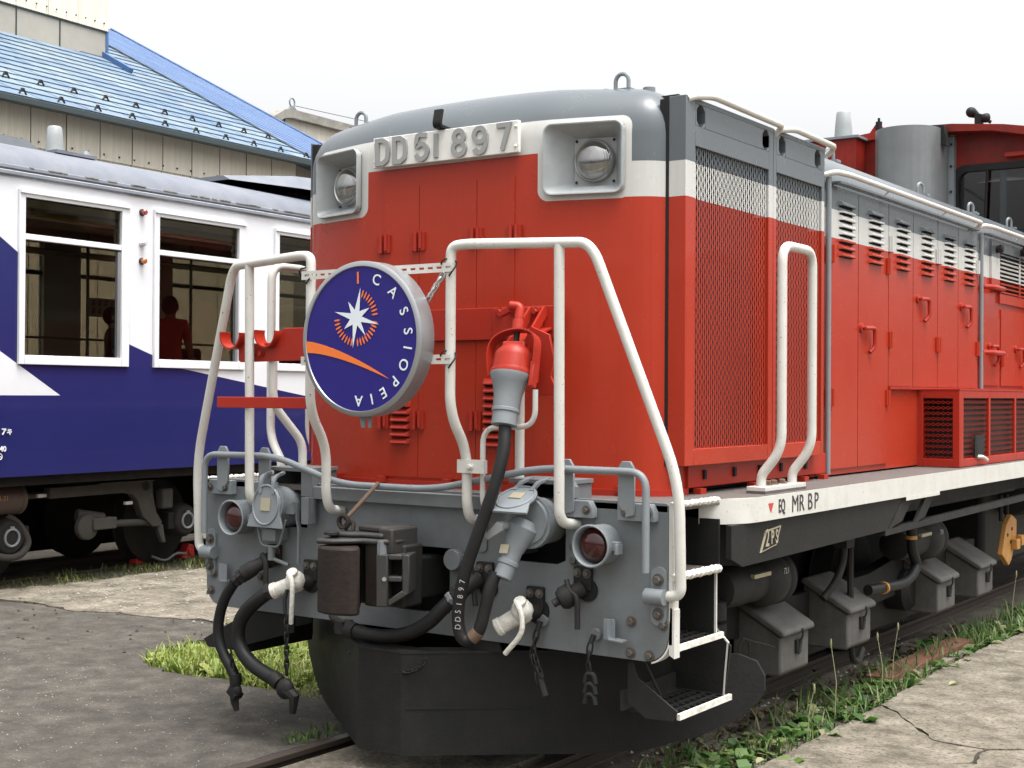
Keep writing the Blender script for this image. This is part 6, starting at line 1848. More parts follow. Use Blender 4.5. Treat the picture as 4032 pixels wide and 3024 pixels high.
# inside
MB().box(-2.84, -0.06, CY0 + 0.06, CY1 - 0.06, 1.14, 1.19).out('floor', M['carint'], car)
MB().box(-2.84, -0.06, CY0 + 0.06, CY1 - 0.06, 3.60, 3.63).out('ceiling', M['carint'], car)
for x in (-1.05, -1.95):
    MB().box(x - 0.22, x + 0.22, CY0 + 0.3, CY1 - 0.3, 3.555, 3.598).out('ceiling_panel', M['ceillamp'], car)
for y in (-3.6, -2.2, 2.4, 3.9, 5.4, 6.9):
    for x in (-0.5, -2.4):
        s_ = MB().box(x - 0.45, x + 0.4, y - 0.22, y + 0.22, 1.19, 1.62).box(x - 0.45, x + 0.4, y - 0.28, y - 0.18, 1.62, 2.28)
        s_.out('seat', M['seat'], car, 0.04)
MB().box(-2.82, -2.55, -0.9, 2.4, 1.62, 2.02).out('side_counter', M['seat'], car, 0.02)
for y in (0.75, 2.32):
    MB().tube([(-2.3, y, 1.2), (-2.3, y, 3.58)], 0.018, 8).out('grab_pole', M['alu'], car)
MB().tube([(-2.6, CY0 + 0.3, 2.35), (-2.6, CY1 - 0.3, 2.35)], 0.014, 8).out('window_rail', M['alu'], car)
for x in (-0.4, -2.5):
    MB().box(x - 0.22, x + 0.22, CY0 + 0.3, CY1 - 0.3, 3.28, 3.30).out('luggage_rack', M['carint'], car)
nt_ = MB().box(-2.822, -2.814, 1.22, 1.62, 2.63, 2.85).out('notice_board', M['carwhite'], car)
M['signgreen'] = mat('green_print', (0.06, 0.14, 0.07), 0.6)
for i in range(4):
    for j in range(2):
        c = MB()
        y0, z0 = 1.255 + i * 0.092, 2.665 + j * 0.093
        c.box(-2.8135, -2.8130, y0, y0 + 0.055, z0 + 0.052, z0 + 0.062).box(-2.8135, -2.8130, y0 + 0.02, y0 + 0.032, z0, z0 + 0.07).box(-2.8135, -2.8130, y0 + 0.004, y0 + 0.05, z0 + 0.02, z0 + 0.03).box(-2.8135, -2.8130, y0, y0 + 0.012, z0, z0 + 0.04)
        c.out('character', M['signgreen'], nt_)
# white lettering at the left end of the body side
def side_lbl(txt, y, z, size, xs=1.0):
    return text('lettering', txt, M['carwhite'], car, T((-0.014, y, z)) @ Matrix.Rotation(R(90), 4, 'Z'), size, 0.004, 0.001, xs)
def stroke_set(name, segs, y0, z0, sc, w_=0.010):
    s = MB()
    for (a, b_), (c, d_) in segs:
        p, q = Vector((0, y0 + a * sc, z0 + b_ * sc)), Vector((0, y0 + c * sc, z0 + d_ * sc))
        t = (q - p).normalized()
        nn = Vector((0, -t.z, t.y)) * (w_ / 2)
        s.add([p + nn, p - nn, q - nn, q + nn, ], [(0, 1, 2, 3)])
    s2 = MB()
    for f in s.f:
        vs = [Vector(s.v[i]) for i in f]
        s2.add([v + Vector((-0.016, 0, 0)) for v in vs] + [v + Vector((-0.010, 0, 0)) for v in vs], [(0, 1, 2, 3), (4, 5, 6, 7), (0, 1, 5, 4), (1, 2, 6, 5), (2, 3, 7, 6), (3, 0, 4, 7)])
    return s2.out(name, M['carwhite'], car)
stroke_set('lettering', [((0, 1), (0.9, 1)), ((0.9, 1), (0.55, 0.62)), ((0.5, 0.78), (0.45, 0.4)), ((0.45, 0.4), (0.15, 0.0))], -2.115, 1.385, 0.048)
stroke_set('lettering', [((0.1, 0.72), (0.85, 0.85)), ((0.0, 0.35), (0.95, 0.5)), ((0.35, 1.0), (0.6, 0.0))], -2.06, 1.385, 0.048)
stroke_set('lettering', [((0.3, 1.0), (0.7, 0.0)), ((0.0, 0.7), (0.9, 0.85)), ((0.1, 0.3), (0.5, 0.4)), ((0.7, 0.4), (0.95, 0.1))], -2.24, 1.365, 0.10, 0.020)
side_lbl('40', -2.10, 1.262, 0.065)
side_lbl('1', -2.155, 1.262, 0.065)
MB().tube([(-0.012, -2.135 + 0.026 * math.cos(R(a)), 1.20 + 0.026 * math.sin(R(a))) for a in range(0, 360, 24)], 0.004, 6, closed=True).box(-0.014, -0.008, -2.148, -2.122, 1.194, 1.204).out('lettering', M['carwhite'], car)
# roof units
MB().prism([(-5, 3.97), (-5, 4.07), (-1.42, 4.07), (-1.27, 4.0), (-1.27, 3.97)], 'x', -2.0, -0.62).out('roof_unit', M['greylight'], croof)
MB().prism([(-4.9, 3.93), (-4.9, 3.97), (-1.32, 3.97), (-1.32, 3.93)], 'x', -1.95, -0.66).out('roof_unit_base', M['void'], croof)
ac = MB()
secs = []
for y, h, hw in ((1.0, 0.03, 0.50), (1.9, 0.13, 0.72), (2.3, 0.15, 0.74), (2.45, 0.15, 0.74), (3.6, 0.15, 0.74), (3.9, 0.04, 0.6)):
    secs.append([(-1.45 + hw, y, 4.0 - 0.02), (-1.45 + hw * 0.8, y, 4.0 + h), (-1.45 - hw * 0.8, y, 4.0 + h), (-1.45 - hw, y, 4.0 - 0.02)])
ac.add([p for s in secs for p in s], [(i * 4 + j, i * 4 + j + 1, (i + 1) * 4 + j + 1, (i + 1) * 4 + j) for i in range(5) for j in range(3)] + [(0, 1, 2, 3), (20, 21, 22, 23)])
aco = ac.out('air_conditioner', M['carroof'], croof, ang=20)
aco.location.z = 0.03
aco.location.x = 0.55
MB().box(-0.70, -0.655, 2.2, 3.55, 4.0, 4.04).out('air_conditioner_vent', M['void'], croof)
MB().lathe([(0.105, 0), (0.105, 0.012), (0.082, 0.018), (0.076, 0.14), (0.066, 0.235), (0.055, 0.25)], (-0.6, -1.11, 3.985), (0, 0, 1), 24).out('roof_antenna', M['lamp'], croof)
MB().box(-0.75, -0.40, -1.25, -0.78, 3.955, 3.985).lathe([(0.03, 0), (0.05, 0.03), (0.03, 0.07)], (-0.5, -0.83, 3.965), (0, 0, 1), 10).out('antenna_tray', M['carroof'], croof)
# underframe and bogie
MB().box(-2.75, -0.14, CY0, CY1, 0.93, 1.10).out('underframe', M['under'], car)
MB().box(-2.6, -0.5, -4.8, -2.3, 0.35, 0.93).out('underfloor_box', M['under'], car)
MB().box(-2.0, -0.9, 2.2, 9.0, 0.3, 0.93).out('underfloor_box', M['under'], car)
MB().box(-2.75, -2.2, CY0, CY1, 0.06, 0.95).out('underfloor_box', M['void'], car)  # black filler added to hide lit ground beyond the carriage bogie
fr = MB().prism([(-1.35, 0.88), (-0.11, 0.895), (-0.10, 0.74), (-0.06, 0.58), (0.02, 0.47), (0.0, 0.43), (-0.10, 0.43), (-0.24, 0.55), (-0.30, 0.70), (-0.36, 0.76), (-0.46, 0.785), (-1.35, 0.78)], 'x', -0.42, -0.33).box(-0.43, -0.30, -0.78, -0.11, 0.885, 0.90).prism([(-0.03, 0.45), (0.06, 0.44), (0.10, 0.26), (0.05, 0.26)], 'x', -0.41, -0.36).out('bogie_side_frame', M['boggrey'], car, 0.008)
MB().lathe([(0.045, 0), (0.045, 0.004)], (-0.3292, -0.20, 0.835), (1, 0, 0), 16).out('frame_hole', M['void'], fr)
MB().prism([(0.55, 0.88), (2.0, 0.88), (2.0, 0.72), (0.9, 0.72), (0.75, 0.6), (0.55, 0.55)], 'x', -0.42, -0.33).out('bogie_side_frame', M['boggrey'], car)
MB().box(-0.42, -0.30, 0.0, 0.14, 0.60, 0.80).out('shock_absorber', M['boggrey'], car, 0.02)
for y in (0.37, -1.75):
    for x in (-0.86, -2.04):
        w_ = MB().lathe([(0.08, -0.06), (0.43, -0.06), (0.445, 0.06), (0.46, 0.07), (0.36, 0.075), (0.08, 0.07)], (x, y, 0.43), (-1 if x > -1.4 else 1, 0, 0), 40).out('wheel', M['under'], car)
    ab_ = MB().lathe([(0.17, 0), (0.17, 0.22), (0.14, 0.27), (0.10, 0.28)], (-0.62, y, 0.46), (1, 0, 0), 24).box(-0.6, -0.38, y - 0.22, y + 0.22, 0.38, 0.55).out('axle_box', M['under'], car, 0.01)
    MB().tube([(-0.335, y + 0.075 * math.cos(R(a)), 0.46 + 0.075 * math.sin(R(a))) for a in range(0, 360, 20)], 0.012, 8, closed=True).box(-0.345, -0.325, y - 0.02, y + 0.02, 0.53, 0.56).out('axle_box_ring', M['greylight'], ab_)
MB().tube([(-0.45, -0.95, 0.60), (-0.36, -0.70, 0.55)], 0.06, 8).box(-0.40, -0.26, -0.90, -0.62, 0.46, 0.57).lathe([(0.12, 0), (0.12, 0.06), (0.06, 0.08)], (-0.36, -0.93, 0.49), (1, 0, 0), 20).out('brake_rigging', M['boggrey'], car, 0.01)
MB().tube([(-0.36, -0.62, 0.50), (-0.40, 0.0, 0.47)], 0.035, 10).out('brake_rod', M['boggrey'], car)
tk = MB().lathe([(0.10, 0), (0.135, 0.02), (0.135, 1.25), (0.145, 1.26), (0.145, 1.29), (0.10, 1.30)], (-0.42, -2.92, 0.80), (0, 1, 0), 28).out('air_tank', mat('rust_brown_tank', (0.07, 0.045, 0.035), 0.7, var=0.3, dirt=(0.03, 0.025, 0.022), dirt_amt=0.6), car)
text('lettering', '2-8-3-31', M['orange'], tk, T((-0.284, -1.93, 0.815)) @ Matrix.Rotation(R(90), 4, 'Z'), 0.06, 0.001)
MB().tube([(-0.42, -1.62, 0.81), (-0.42, -1.30, 0.815)], 0.03, 10).out('tank_pipe', M['boggrey'], car)
MB().box(-0.40, -0.37, -1.45, -1.30, 0.795, 0.825).out('pipe_tag', M['clearlens'], car)
MB().box(-0.40, -0.37, -0.42, -0.33, 0.665, 0.695).out('pipe_tag', M['clearlens'], car)
MB().tube(smooth_path([(-0.42, -1.75, 0.66), (-0.40, -1.62, 0.55), (-0.38, -1.55, 0.40), (-0.38, -1.65, 0.29), (-0.38, -1.85, 0.30), (-0.40, -2.1, 0.40)], 6), 0.035, 10).out('air_hose', M['boggrey'], car)
MB().lathe([(0.16, 0), (0.16, 0.10), (0.08, 0.14)], (-0.5, -2.15, 0.36), (1, 0, 0), 20).out('horn_housing', M['boggrey'], car)
# wheel chocks with their tether, on the near rail
def chock(y, lab, flip):
    m_ = MB().prism([(-0.10, 0.0), (-0.08, 0.13), (-0.02, 0.15), (0.02, 0.07), (0.09, 0.035), (0.10, 0.0)] if flip else [(0.10, 0.0), (0.08, 0.13), (0.02, 0.15), (-0.02, 0.07), (-0.09, 0.035), (-0.10, 0.0)], 'x', -0.055, 0.055)
    m_.box(-0.075, 0.075, -0.05 if flip else 0.0, 0.0 if flip else 0.05, 0.03, 0.09)
    o = m_.out('wheel_chock', M['chockred'], None, 0.006)
    p = car_pt(-0.88, y)
    o.location = (p[0], p[1], 0.001)
    o.rotation_euler = (0, 0, TH)
    tag(o, lab, 'wheel chock', 'red wheel chocks on the carriage rail')
M['chockred'] = mat('chock_red', (0.42, 0.03, 0.025), 0.55, var=0.15)
chock(0.24, 'red wheel chock left of the carriage wheel', True)
chock(0.86, 'red wheel chock right of the carriage wheel, nearer the locomotive', False)
p_ = [car_pt(-0.78, 0.30), car_pt(-0.74, 0.45), car_pt(-0.76, 0.62), car_pt(-0.8, 0.80)]
tag(MB().tube(smooth_path([(p_[0][0], p_[0][1], 0.07), (p_[1][0], p_[1][1], 0.02), (p_[2][0], p_[2][1], 0.07), (p_[3][0], p_[3][1], 0.05)], 6), 0.014, 8).out('chock_tether', M['greylight']), 'grey tether cord between the two red wheel chocks', 'cord')

# ================================================================== people inside the carriage
def person(name, loc, h, shirt, trousers, face_az, label, arm_bend=0.0):
    """standing figure built on a skeleton with a Skin modifier; feet at loc"""
    s = h / 1.70
    J = {'pel': (0, 0, 0.93), 'wst': (0, 0, 1.08), 'cst': (0, 0.01, 1.28), 'nck': (0, 0, 1.43), 'hd': (0, -0.01, 1.50),
         'hdt': (0, -0.01, 1.62)}
    E = [('pel', 'wst'), ('wst', 'cst'), ('cst', 'nck'), ('nck', 'hd'), ('hd', 'hdt')]
    Rr = {'pel': 0.145, 'wst': 0.13, 'cst': 0.15, 'nck': 0.055, 'hd': 0.075, 'hdt': 0.085}
    for sd, n_ in ((-1, 'l'), (1, 'r')):
        J.update({'sh' + n_: (0.17 * sd, 0.01, 1.37), 'el' + n_: (0.22 * sd, -0.02, 1.09), 'wr' + n_: (0.20 * sd, -0.20, 0.98), 'hn' + n_: (0.185 * sd, -0.29, 0.985),
                  'hp' + n_: (0.09 * sd, 0, 0.88), 'kn' + n_: (0.10 * sd, -0.02, 0.48), 'an' + n_: (0.11 * sd, 0.02, 0.08), 'to' + n_: (0.12 * sd, -0.16, 0.035)})
        E += [('cst', 'sh' + n_), ('sh' + n_, 'el' + n_), ('el' + n_, 'wr' + n_), ('wr' + n_, 'hn' + n_), ('pel', 'hp' + n_), ('hp' + n_, 'kn' + n_), ('kn' + n_, 'an' + n_), ('an' + n_, 'to' + n_)]
        Rr.update({'sh' + n_: 0.068, 'el' + n_: 0.046, 'wr' + n_: 0.03, 'hn' + n_: 0.034, 'hp' + n_: 0.095, 'kn' + n_: 0.06, 'an' + n_: 0.042, 'to' + n_: 0.036})
        # five fingers, each its own short chain from the palm
        for f in range(5):
            fx = (0.185 + (f - 1.8) * 0.017) * sd if f else 0.145 * sd
            ln = (0.05, 0.085, 0.095, 0.088, 0.07)[f]
            base = (fx, -0.325 if f else -0.29, 0.985)
            mid = (fx - 0.01 * sd * (f == 0), base[1] - ln * 0.55, 0.975)
            tip = (fx - 0.02 * sd * (f == 0), base[1] - ln * 0.9, 0.945)
            for a, p in (('a', base), ('b', mid), ('c', tip)):
                J['f%d%s%s' % (f, a, n_)] = p
                Rr['f%d%s%s' % (f, a, n_)] = 0.0085
            E += [('hn' + n_, 'f%da%s' % (f, n_)), ('f%da%s' % (f, n_), 'f%db%s' % (f, n_)), ('f%db%s' % (f, n_), 'f%dc%s' % (f, n_))]
    keys = list(J)
    me = bpy.data.meshes.new(name)
    me.from_pydata([Vector(J[k]) * s for k in keys], [(keys.index(a), keys.index(b_)) for a, b_ in E], [])
    skin = mat(name + '_skin_and_clothes', (0.4, 0.25, 0.18), 0.6)
    nt = skin.node_tree
    b = nt.nodes['Principled BSDF']
    tc = nt.nodes.new('ShaderNodeTexCoord')
    sx = nt.nodes.new('ShaderNodeSeparateXYZ')
    nt.links.new(tc.outputs['Object'], sx.inputs[0])
    z = sx.outputs[2]
    ax = mth(nt, 'ABSOLUTE', sx.outputs[0])
    isshirt = mth(nt, 'MULTIPLY', mth(nt, 'GREATER_THAN', z, 0.90 * s), mth(nt, 'LESS_THAN', z, 1.435 * s))
    arm = mth(nt, 'MULTIPLY', mth(nt, 'GREATER_THAN', ax, 0.165 * s), mth(nt, 'LESS_THAN', z, 1.17 * s))
    fore = mth(nt, 'LESS_THAN', sx.outputs[1], -0.15 * s)
    isshirt = mth(nt, 'MULTIPLY', isshirt, mth(nt, 'SUBTRACT', 1.0, mth(nt, 'MAXIMUM', arm, fore)))
    istro = mth(nt, 'MULTIPLY', mth(nt, 'LESS_THAN', z, 0.90 * s), mth(nt, 'SUBTRACT', 1.0, fore))
    c = mixc(nt, isshirt, (0.42, 0.25, 0.17), shirt)
    c = mixc(nt, mth(nt, 'MULTIPLY', istro, mth(nt, 'LESS_THAN', ax, 0.17 * s)), c, trousers)
    nt.links.new(c, b.inputs['Base Color'])
    me.materials.append(skin)
    o = bpy.data.objects.new(name, me)
    col.objects.link(o)
    md = o.modifiers.new('skin', 'SKIN')
    md.use_smooth_shade = True
    for i, k_ in enumerate(keys):
        sv = me.skin_vertices[0].data[i]
        sv.radius = (Rr[k_] * s, Rr[k_] * s * (0.72 if k_ in ('cst', 'wst', 'pel') else 1.0))
        sv.use_root = (k_ == 'pel')
    ss = o.modifiers.new('subd', 'SUBSURF')
    ss.levels = 1
    ss.render_levels = 2
    p = car_pt(*loc)
    o.location = (p[0], p[1], 1.19)
    o.rotation_euler = (0, 0, face_az)
    tag(o, label, 'person', 'visitors inside the carriage')
    hr = MB().ball((0, 0.012 * s, 1.585 * s), 0.105 * s, 20, (0.92, 1.06, 1.12))
    ho = hr.out('hair', M['hair'], o)
    fc = MB().prism([(-0.014, 0), (0.014, 0), (0.0, 0.05)], 'y', -0.125 * s, -0.08 * s, T((0, 0, 1.535 * s))).ball((-0.09 * s, -0.0, 1.56 * s), 0.022, 8, (0.5, 1, 1.5)).ball((0.09 * s, 0, 1.56 * s), 0.022, 8, (0.5, 1, 1.5)).ball((0, -0.045 * s, 1.55 * s), 0.078 * s, 16, (0.88, 0.9, 1.2))
    fc.out('face', M['skin'], o)
    ey = MB().ball((-0.032 * s, -0.112 * s, 1.575 * s), 0.011, 8).ball((0.032 * s, -0.112 * s, 1.575 * s), 0.011, 8).box(-0.02, 0.02, -0.118 * s, -0.108 * s, 1.508 * s, 1.514 * s)
    ey.out('eyes_and_mouth', M['hair'], o)
    return o
M['hair'] = mat('black_hair', (0.012, 0.011, 0.012), 0.6)
M['skin'] = mat('skin', (0.42, 0.25, 0.17), 0.5, var=0.05)
person('person', (-1.5, 1.22), 1.64, (0.72, 0.06, 0.05), (0.03, 0.035, 0.05), R(215), 'person in a red t-shirt with dark hair seen through the middle carriage window')
person('person', (-1.5, 0.40), 1.47, (0.03, 0.03, 0.033), (0.025, 0.025, 0.03), R(150), 'person in dark clothes seen at the right edge of the left carriage window')
# ================================================================== shed with blue roof behind
SH = (-13.5, 10.0, 0.0)
shed = empty('engine_shed', SH, TH)
tag(shed, 'beige corrugated shed with faded blue slate roof behind the carriage', 'building')
def corr_mat():
    m, nt, b = _new('beige_corrugated_sheet')
    v = coords(nt)
    n1 = noise(nt, v, 1.5, 5.0, 0.6)
    c = mixc(nt, n1, (0.70, 0.66, 0.56), (0.78, 0.74, 0.64))
    st = ramp(nt, noise(nt, coords(nt, 'Object', (1, 26, 0.9)), 1.0, 4.0, 0.65), ((0.42, 0.0), (0.78, 1.0)))
    c = mixc(nt, mth(nt, 'MULTIPLY', st, 0.3), c, (0.22, 0.195, 0.15))
    tc = nt.nodes.new('ShaderNodeTexCoord')
    sx = nt.nodes.new('ShaderNodeSeparateXYZ')
    nt.links.new(tc.outputs['Object'], sx.inputs[0])
    # soot streaks running down from the top edge of each sheet
    d = mth(nt, 'SUBTRACT', mth(nt, 'MULTIPLY_ADD', noise(nt, coords(nt, 'Object', (1, 60, 0.2)), 1.0, 2.0, 0.7), 0.45, -0.19), mth(nt, 'MULTIPLY', sx.outputs[2], -1.0))
    sk = ramp(nt, d, ((0.0, 0.0), (0.10, 0.75)))
    c = mixc(nt, sk, c, (0.10, 0.09, 0.075))
    nt.links.new(c, b.inputs['Base Color'])
    b.inputs['Roughness'].default_value = 0.75
    return m
M['corr'] = corr_mat()
M['flash'] = mat('dull_grey_flashing', (0.36, 0.345, 0.30), 0.6, var=0.06, dirt=(0.2, 0.19, 0.16), dirt_amt=0.35, dirt_scale=1.5)
M['blueflash'] = mat('blue_flashing', (0.05, 0.12, 0.27), 0.5, var=0.1)
M['deepblue'] = mat('deep_blue_deck', (0.03, 0.06, 0.14), 0.7, var=0.1)
M['eave'] = mat('dark_green_gutter', (0.028, 0.042, 0.046), 0.6, var=0.15)
def slate_mat(name, c0, c1, c2):
    m, nt, b = _new(name)
    tc = nt.nodes.new('ShaderNodeTexCoord')
    oi = nt.nodes.new('ShaderNodeObjectInfo')
    v = tc.outputs['Object']
    n1 = ramp(nt, noise(nt, v, 0.9, 4.0, 0.6), ((0.3, 0.0), (0.7, 1.0)))
    c = mixc(nt, n1, c0, c1)
    c = mixc(nt, mth(nt, 'MULTIPLY', oi.outputs['Random'], 0.35), c, (c0[0] * 0.75, c0[1] * 0.8, c0[2] * 0.85))
    rst = ramp(nt, noise(nt, coords(nt, 'Object', (2.0, 0.7, 1)), 1.6, 6.0, 0.7), ((0.58, 0.0), (0.72, 1.0)))
    c = mixc(nt, mth(nt, 'MULTIPLY', rst, 0.65), c, c2)
    nt.links.new(c, b.inputs['Base Color'])
    b.inputs['Roughness'].default_value = 0.6
    b.inputs['Specular IOR Level'].default_value = 0.3
    return m
M['slate'] = slate_mat('faded_blue_slate', (0.085, 0.145, 0.235), (0.21, 0.26, 0.285), (0.28, 0.22, 0.175))
M['slate2'] = slate_mat('blue_slate', (0.07, 0.13, 0.27), (0.12, 0.19, 0.33), (0.22, 0.14, 0.105))
# corrugated sheets
SW = 0.655
def corr_sheet(w_, h, n_=15, amp=0.010):
    m_ = MB()
    k = n_ * 4
    vs = []
    for i in range(k + 1):
        y = w_ * i / k
        x = amp * math.sin(2 * math.pi * n_ * i / k)
        vs += [(x, y, -h), (x, y, 0.0)]
    m_.add(vs, [(2 * i, 2 * i + 1, 2 * i + 3, 2 * i + 2) for i in range(k)])
    return m_
sheet_me = corr_sheet(SW - 0.016, 0.66).mesh('sheet', M['corr'], 60)
sheet2_me = corr_sheet(SW - 0.016, 1.85).mesh('sheet', M['corr'], 60)
wall1 = MB().box(-0.12, -0.04, -9.5, 3.35, 0, 6.0).out('shed_wall', M['eave'], shed)
U0 = -2.39 - SW * 10
nsh = 0
for k in range(19):
    y = U0 + SW * k
    if y > 3.4:
        break
    inst('sheet', sheet_me, wall1, (0.012 + 0.002 * (k % 2), y, 6.05))
    for r_, zt in enumerate((5.42, 3.62, 1.84)):
        inst('sheet', sheet2_me, wall1, (-0.012 + 0.002 * (k % 2) - 0.004 * r_, y, zt))
bolt_me = MB().ball((0.012, 0, 0), 0.016, 8).mesh('roof_screw', M['dark'])
for k in range(24):
    y = -3.5 + k * 0.31
    if y < 3.4:
        inst('fastener', bolt_me, wall1, (0.016, y, 5.475))
# second facet of the wall (turned 18 degrees), mostly hidden
A0 = Vector((0.379, 3.562, 6.014))
A1 = Vector((-4.554, 3.052, 8.638))
Ad = (A1 - A0) / (A1.z - A0.z)
Bp = Vector((-8.529, 14.119, 8.832))
Bd = (Vector((-15.79, 13.021, 12.751)) - Bp) / (12.751 - 8.832)
def Apt(z):
    return A0 + Ad * (z - A0.z)
def Bpt(z):
    return Bp + Bd * (z - Bp.z)
B0 = Bpt(6.014)
MB().add([Vector((-0.05, 3.30, 0)), Vector((B0.x - 0.35, B0.y, 0)), Vector((B0.x - 0.35, B0.y, 6.0)), Vector((-0.05, 3.30, 6.0))], [(0, 1, 2, 3)]).out('shed_wall', M['corr'], shed)
# roof decks
ZR = 12.75
tp = math.tan(R(28))
def p1(n_, u):
    return Vector((n_, u, 6.03 + (0.35 - n_) * tp))
dk1 = MB().add([p1(0.40, -9.6), A0 + Vector((0, 0, 0)), Apt(ZR), p1(0.35 - (ZR - 6.03) / tp, -9.6)], [(0, 1, 2, 3)])
rd1 = dk1.out('roof_deck', M['eave'], shed)
rd1.location.z = -0.03
dk2 = MB().add([A0, B0, Bpt(ZR), Apt(ZR)], [(0, 1, 2, 3)])
rd2 = dk2.out('roof_deck', M['deepblue'], shed)
rd2.location.z = -0.03
MB().add([Apt(ZR), Bpt(ZR), Bpt(ZR) + Vector((-14, -1, -9)), Apt(ZR) + Vector((-14, -1, -9))], [(0, 1, 2, 3)]).add([B0, B0 + Vector((-18, 6, 0)), Bpt(ZR)], [(0, 1, 2)]).out('roof_back', M['slate2'], shed)
# slates: parallelogram plates clipped at the hip line
def clip_poly(poly, keep):
    """Sutherland-Hodgman against keep(p) >= 0 (linear)"""
    out = []
    for i in range(len(poly)):
        a, b_ = poly[i], poly[(i + 1) % len(poly)]
        fa, fb_ = keep(a), keep(b_)
        if fa >= 0:
            out.append(a)
        if (fa >= 0) != (fb_ >= 0):
            t = fa / (fa - fb_)
            out.append((a[0] + (b_[0] - a[0]) * t, a[1] + (b_[1] - a[1]) * t))
    return out
def slates(org, ex, ey, m, rows, row_h, length, s_range, keeps, par, slant=-0.3, gap=-0.02, lift=0.020, name='slate'):
    """ex: along the eave, ey: up the slope (unit vectors); s_range(r) -> (s0, s1) along ex"""
    ez = ex.cross(ey).normalized()
    if ez.z < 0:
        ez = -ez
    cnt = 0
    for r_ in range(rows):
        s0, s1 = s_range(r_)
        s = s0 - (r_ * 0.37 % 1.0) * length
        while s < s1:
            h0, h1 = r_ * row_h - 0.01, (r_ + 1) * row_h - gap
            poly = [(s + 0.017, h0), (s + length - 0.017, h0), (s + length - 0.017 + slant * row_h, h1), (s + 0.017 + slant * row_h, h1)]
            for kp in keeps:
                poly = clip_poly(poly, kp)
                if len(poly) < 3:
                    break
            s += length
            if len(poly) < 3:
                continue
            q = []
            for a, h in poly:
                q.append(org + ex * a + ey * h + ez * (lift * (1 - (h - h0) / (h1 - h0)) + 0.002))
            n_ = len(q)
            vs = q + [p - ez * 0.012 for p in q]
            o = MB().add(vs, [tuple(range(n_))] + [(i, (i + 1) % n_, n_ + (i + 1) % n_, n_ + i) for i in range(n_)]).out(name, m, par, ang=10)
            cnt += 1
    return cnt
ex1 = Vector((0, 1, 0))
ey1 = Vector((-math.cos(R(28)), 0, math.sin(R(28))))
org1 = Vector((0.40, 0, 6.03 + (0.35 - 0.40) * tp))
def keepA(p):
    P = org1 + ex1 * p[0] + ey1 * p[1]
    q = Apt(P.z)
    return q.y - P.y - 0.01
def srange1(r_):
    n_ = 0.40 - r_ * 0.31 * math.cos(R(28))
    return (-6.2, 3.6) if n_ > -3.35 else (1.55, 3.6)
c1_ = slates(org1, ex1, ey1, M['slate'], 36, 0.31, 0.92, srange1, [keepA], rd1)
for o in rd1.children:
    o.location.z = 0.03
ex2 = (B0 - A0).normalized()
nrm2 = ex2.cross(Apt(ZR) - A0).normalized()
ey2 = nrm2.cross(ex2).normalized()
if ey2.z < 0:
    ey2 = -ey2
def keepA2(p):
    P = A0 + ex2 * p[0] + ey2 * p[1]
    q = Apt(P.z)
    return (P - q).dot(ex2) - 0.02
def keepB2(p):
    P = A0 + ex2 * p[0] + ey2 * p[1]
    q = Bpt(P.z)
    return (q - P).dot(ex2) - 0.02
c2_ = slates(A0, ex2, ey2, M['slate2'], 29, 0.48, 2.3, lambda r_: (-1.5, 14.0), [keepA2, keepB2], rd2, lift=0.0, slant=0.2, gap=0.13)
for o in rd2.children:
    o.location.z = 0.03
# hip cap and eave gutter
def cap(pts, w_, m, name):
    return MB().strip(pts, w_, 0.02, (0, 1, 0)).out(name, m, shed)
MB().tube([A0 + Vector((0, 0, 0.03)), Apt(ZR) + Vector((0, 0, 0.03))], 0.022, 6).out('hip_cap', M['eave'], shed)
MB().tube([B0 + Vector((0, 0, 0.03)), Bpt(ZR) + Vector((0, 0, 0.03))], 0.03, 6).out('hip_cap', M['slate2'], shed)
MB().box(0.30, 0.44, -9.6, 3.56, 5.90, 5.995).out('eave_gutter', M['eave'], shed, 0.01)
# snow guards
sg = MB().tube([(0, -0.065, -0.005), (0, -0.035, 0.035), (0, -0.02, 0.075), (0, 0.02, 0.075), (0, 0.035, 0.035), (0, 0.065, -0.005)], 0.014, 6).prism([(-0.03, 0.03), (-0.02, 0.08), (0.02, 0.08), (0.03, 0.03)], 'x', -0.012, 0.012)
sg_me = sg.mesh('snow_guard', M['dark'])
for r_, (n0, st, off) in enumerate(((0.34, 0.69, -6.25), (-0.37, 0.635, -6.36))):
    for k in range(16):
        u = off + k * st
        q = p1(n0, u)
        if u < Apt(q.z).y - 0.05:
            inst('snow_guard', sg_me, shed, (q.x, q.y, q.z + 0.025))
# roof monitor (penthouse) with corrugated cladding
mon = MB().box(-7.5, -3.42, -8.5, 2.02, 7.0, 11.5).out('roof_monitor', M['flash'], shed)
MB().box(-3.425, -3.395, -8.5, 2.03, 8.52, 8.545).box(-3.42, -3.40, -0.02, -0.005, 7.9, 8.52).box(-3.42, -3.40, 0.93, 0.945, 7.9, 8.52).out('flashing_joint', M['eave'], mon)
ms = corr_sheet(0.70, 2.9, 12, 0.014).mesh('sheet', M['corr'], 60)
for k in range(15):
    y = 2.02 - (k + 1) * 0.68
    inst('sheet', ms, mon, (-3.385 + 0.003 * (k % 2), y, 11.45))
for k in range(16):
    inst('fastener', bolt_me, mon, (-3.375, 1.92 - k * 0.22, 8.68 + 0.0 * k))
ends = corr_sheet(0.70, 2.9, 12, 0.014).mesh('sheet', M['corr'], 60)
for k in range(6):
    inst('sheet', ends, mon, (-3.45 - k * 0.68, 2.05, 11.45), (0, 0, R(90)))
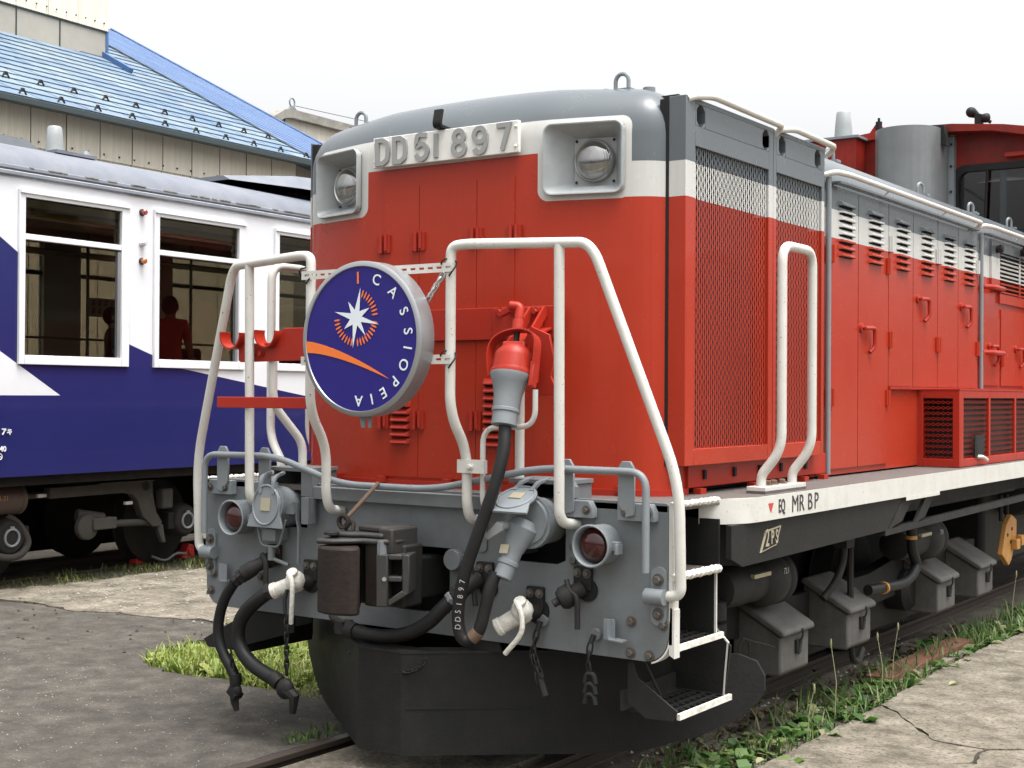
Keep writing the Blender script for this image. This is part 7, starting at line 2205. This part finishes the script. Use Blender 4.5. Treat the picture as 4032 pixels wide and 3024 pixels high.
MB().box(-3.44, -3.40, 2.005, 2.06, 7.6, 8.6).out('corner_flashing', M['blueflash'], mon)
MB().prism([(-0.06, 0.0), (0.06, 0.0), (0.05, 0.10), (-0.05, 0.10)], 'y', 0, 0.01).out('unused', M['blueflash']) if False else None
q0, q1 = p1(-3.45, 1.98), p1(-2.70, 1.98)
MB().strip([q0 + Vector((0, 0, 0.06)), q1 + Vector((0, 0, 0.06))], 0.10, 0.11, (0, 1, 0)).out('valley_flashing', M['blueflash'], shed)
MB().box(-3.46, -3.36, -8.5, 2.05, 7.93, 7.99).out('base_flashing', M['blueflash'], shed)

# ================================================================== grey-capped building further back
b2 = empty('far_shed', SH, TH)
tag(b2, 'beige corrugated gable with grey coping and lifting ring behind the blue roof', 'building')
fw = MB().box(-24, -18.06, 22.9, 45, 0, 12.0).out('far_shed_wall', M['flash'], b2)
fs_ = corr_sheet(0.9, 3.0, 12, 0.018).mesh('sheet', M['corr'], 60)
for k in range(12):
    inst('sheet', fs_, fw, (-18.03 + 0.003 * (k % 2), 23.4 + k * 0.88, 12.08))
    inst('sheet', fs_, fw, (-18.04 + 0.003 * (k % 2), 23.4 + k * 0.88, 9.15))
M['coping'] = mat('mossy_concrete_coping', (0.26, 0.25, 0.22), 0.85, var=0.15, dirt=(0.08, 0.075, 0.065), dirt_amt=0.7, dirt_scale=2.5)
MB().prism([(22.2, 11.78), (23.1, 12.33), (23.6, 12.40), (46, 12.40), (46, 12.08), (23.5, 12.08), (23.1, 12.0), (22.6, 11.72)], 'x', -24.2, -17.75).out('coping', M['coping'], b2)
MB().tube([(-18.0, 23.75 + 0.14 * math.cos(R(a)), 12.72 + 0.16 * math.sin(R(a))) for a in range(0, 360, 20)], 0.03, 8, closed=True).prism([(23.5, 12.4), (23.68, 12.58), (23.82, 12.58), (24.05, 12.4)], 'x', -18.05, -17.95).out('lifting_ring', M['greylight'], b2)
MB().tube([(-18.0, 23.85, 12.62), (-18.0, 34.0, 12.95)], 0.012, 5).out('stay_wire', M['dark'], b2)
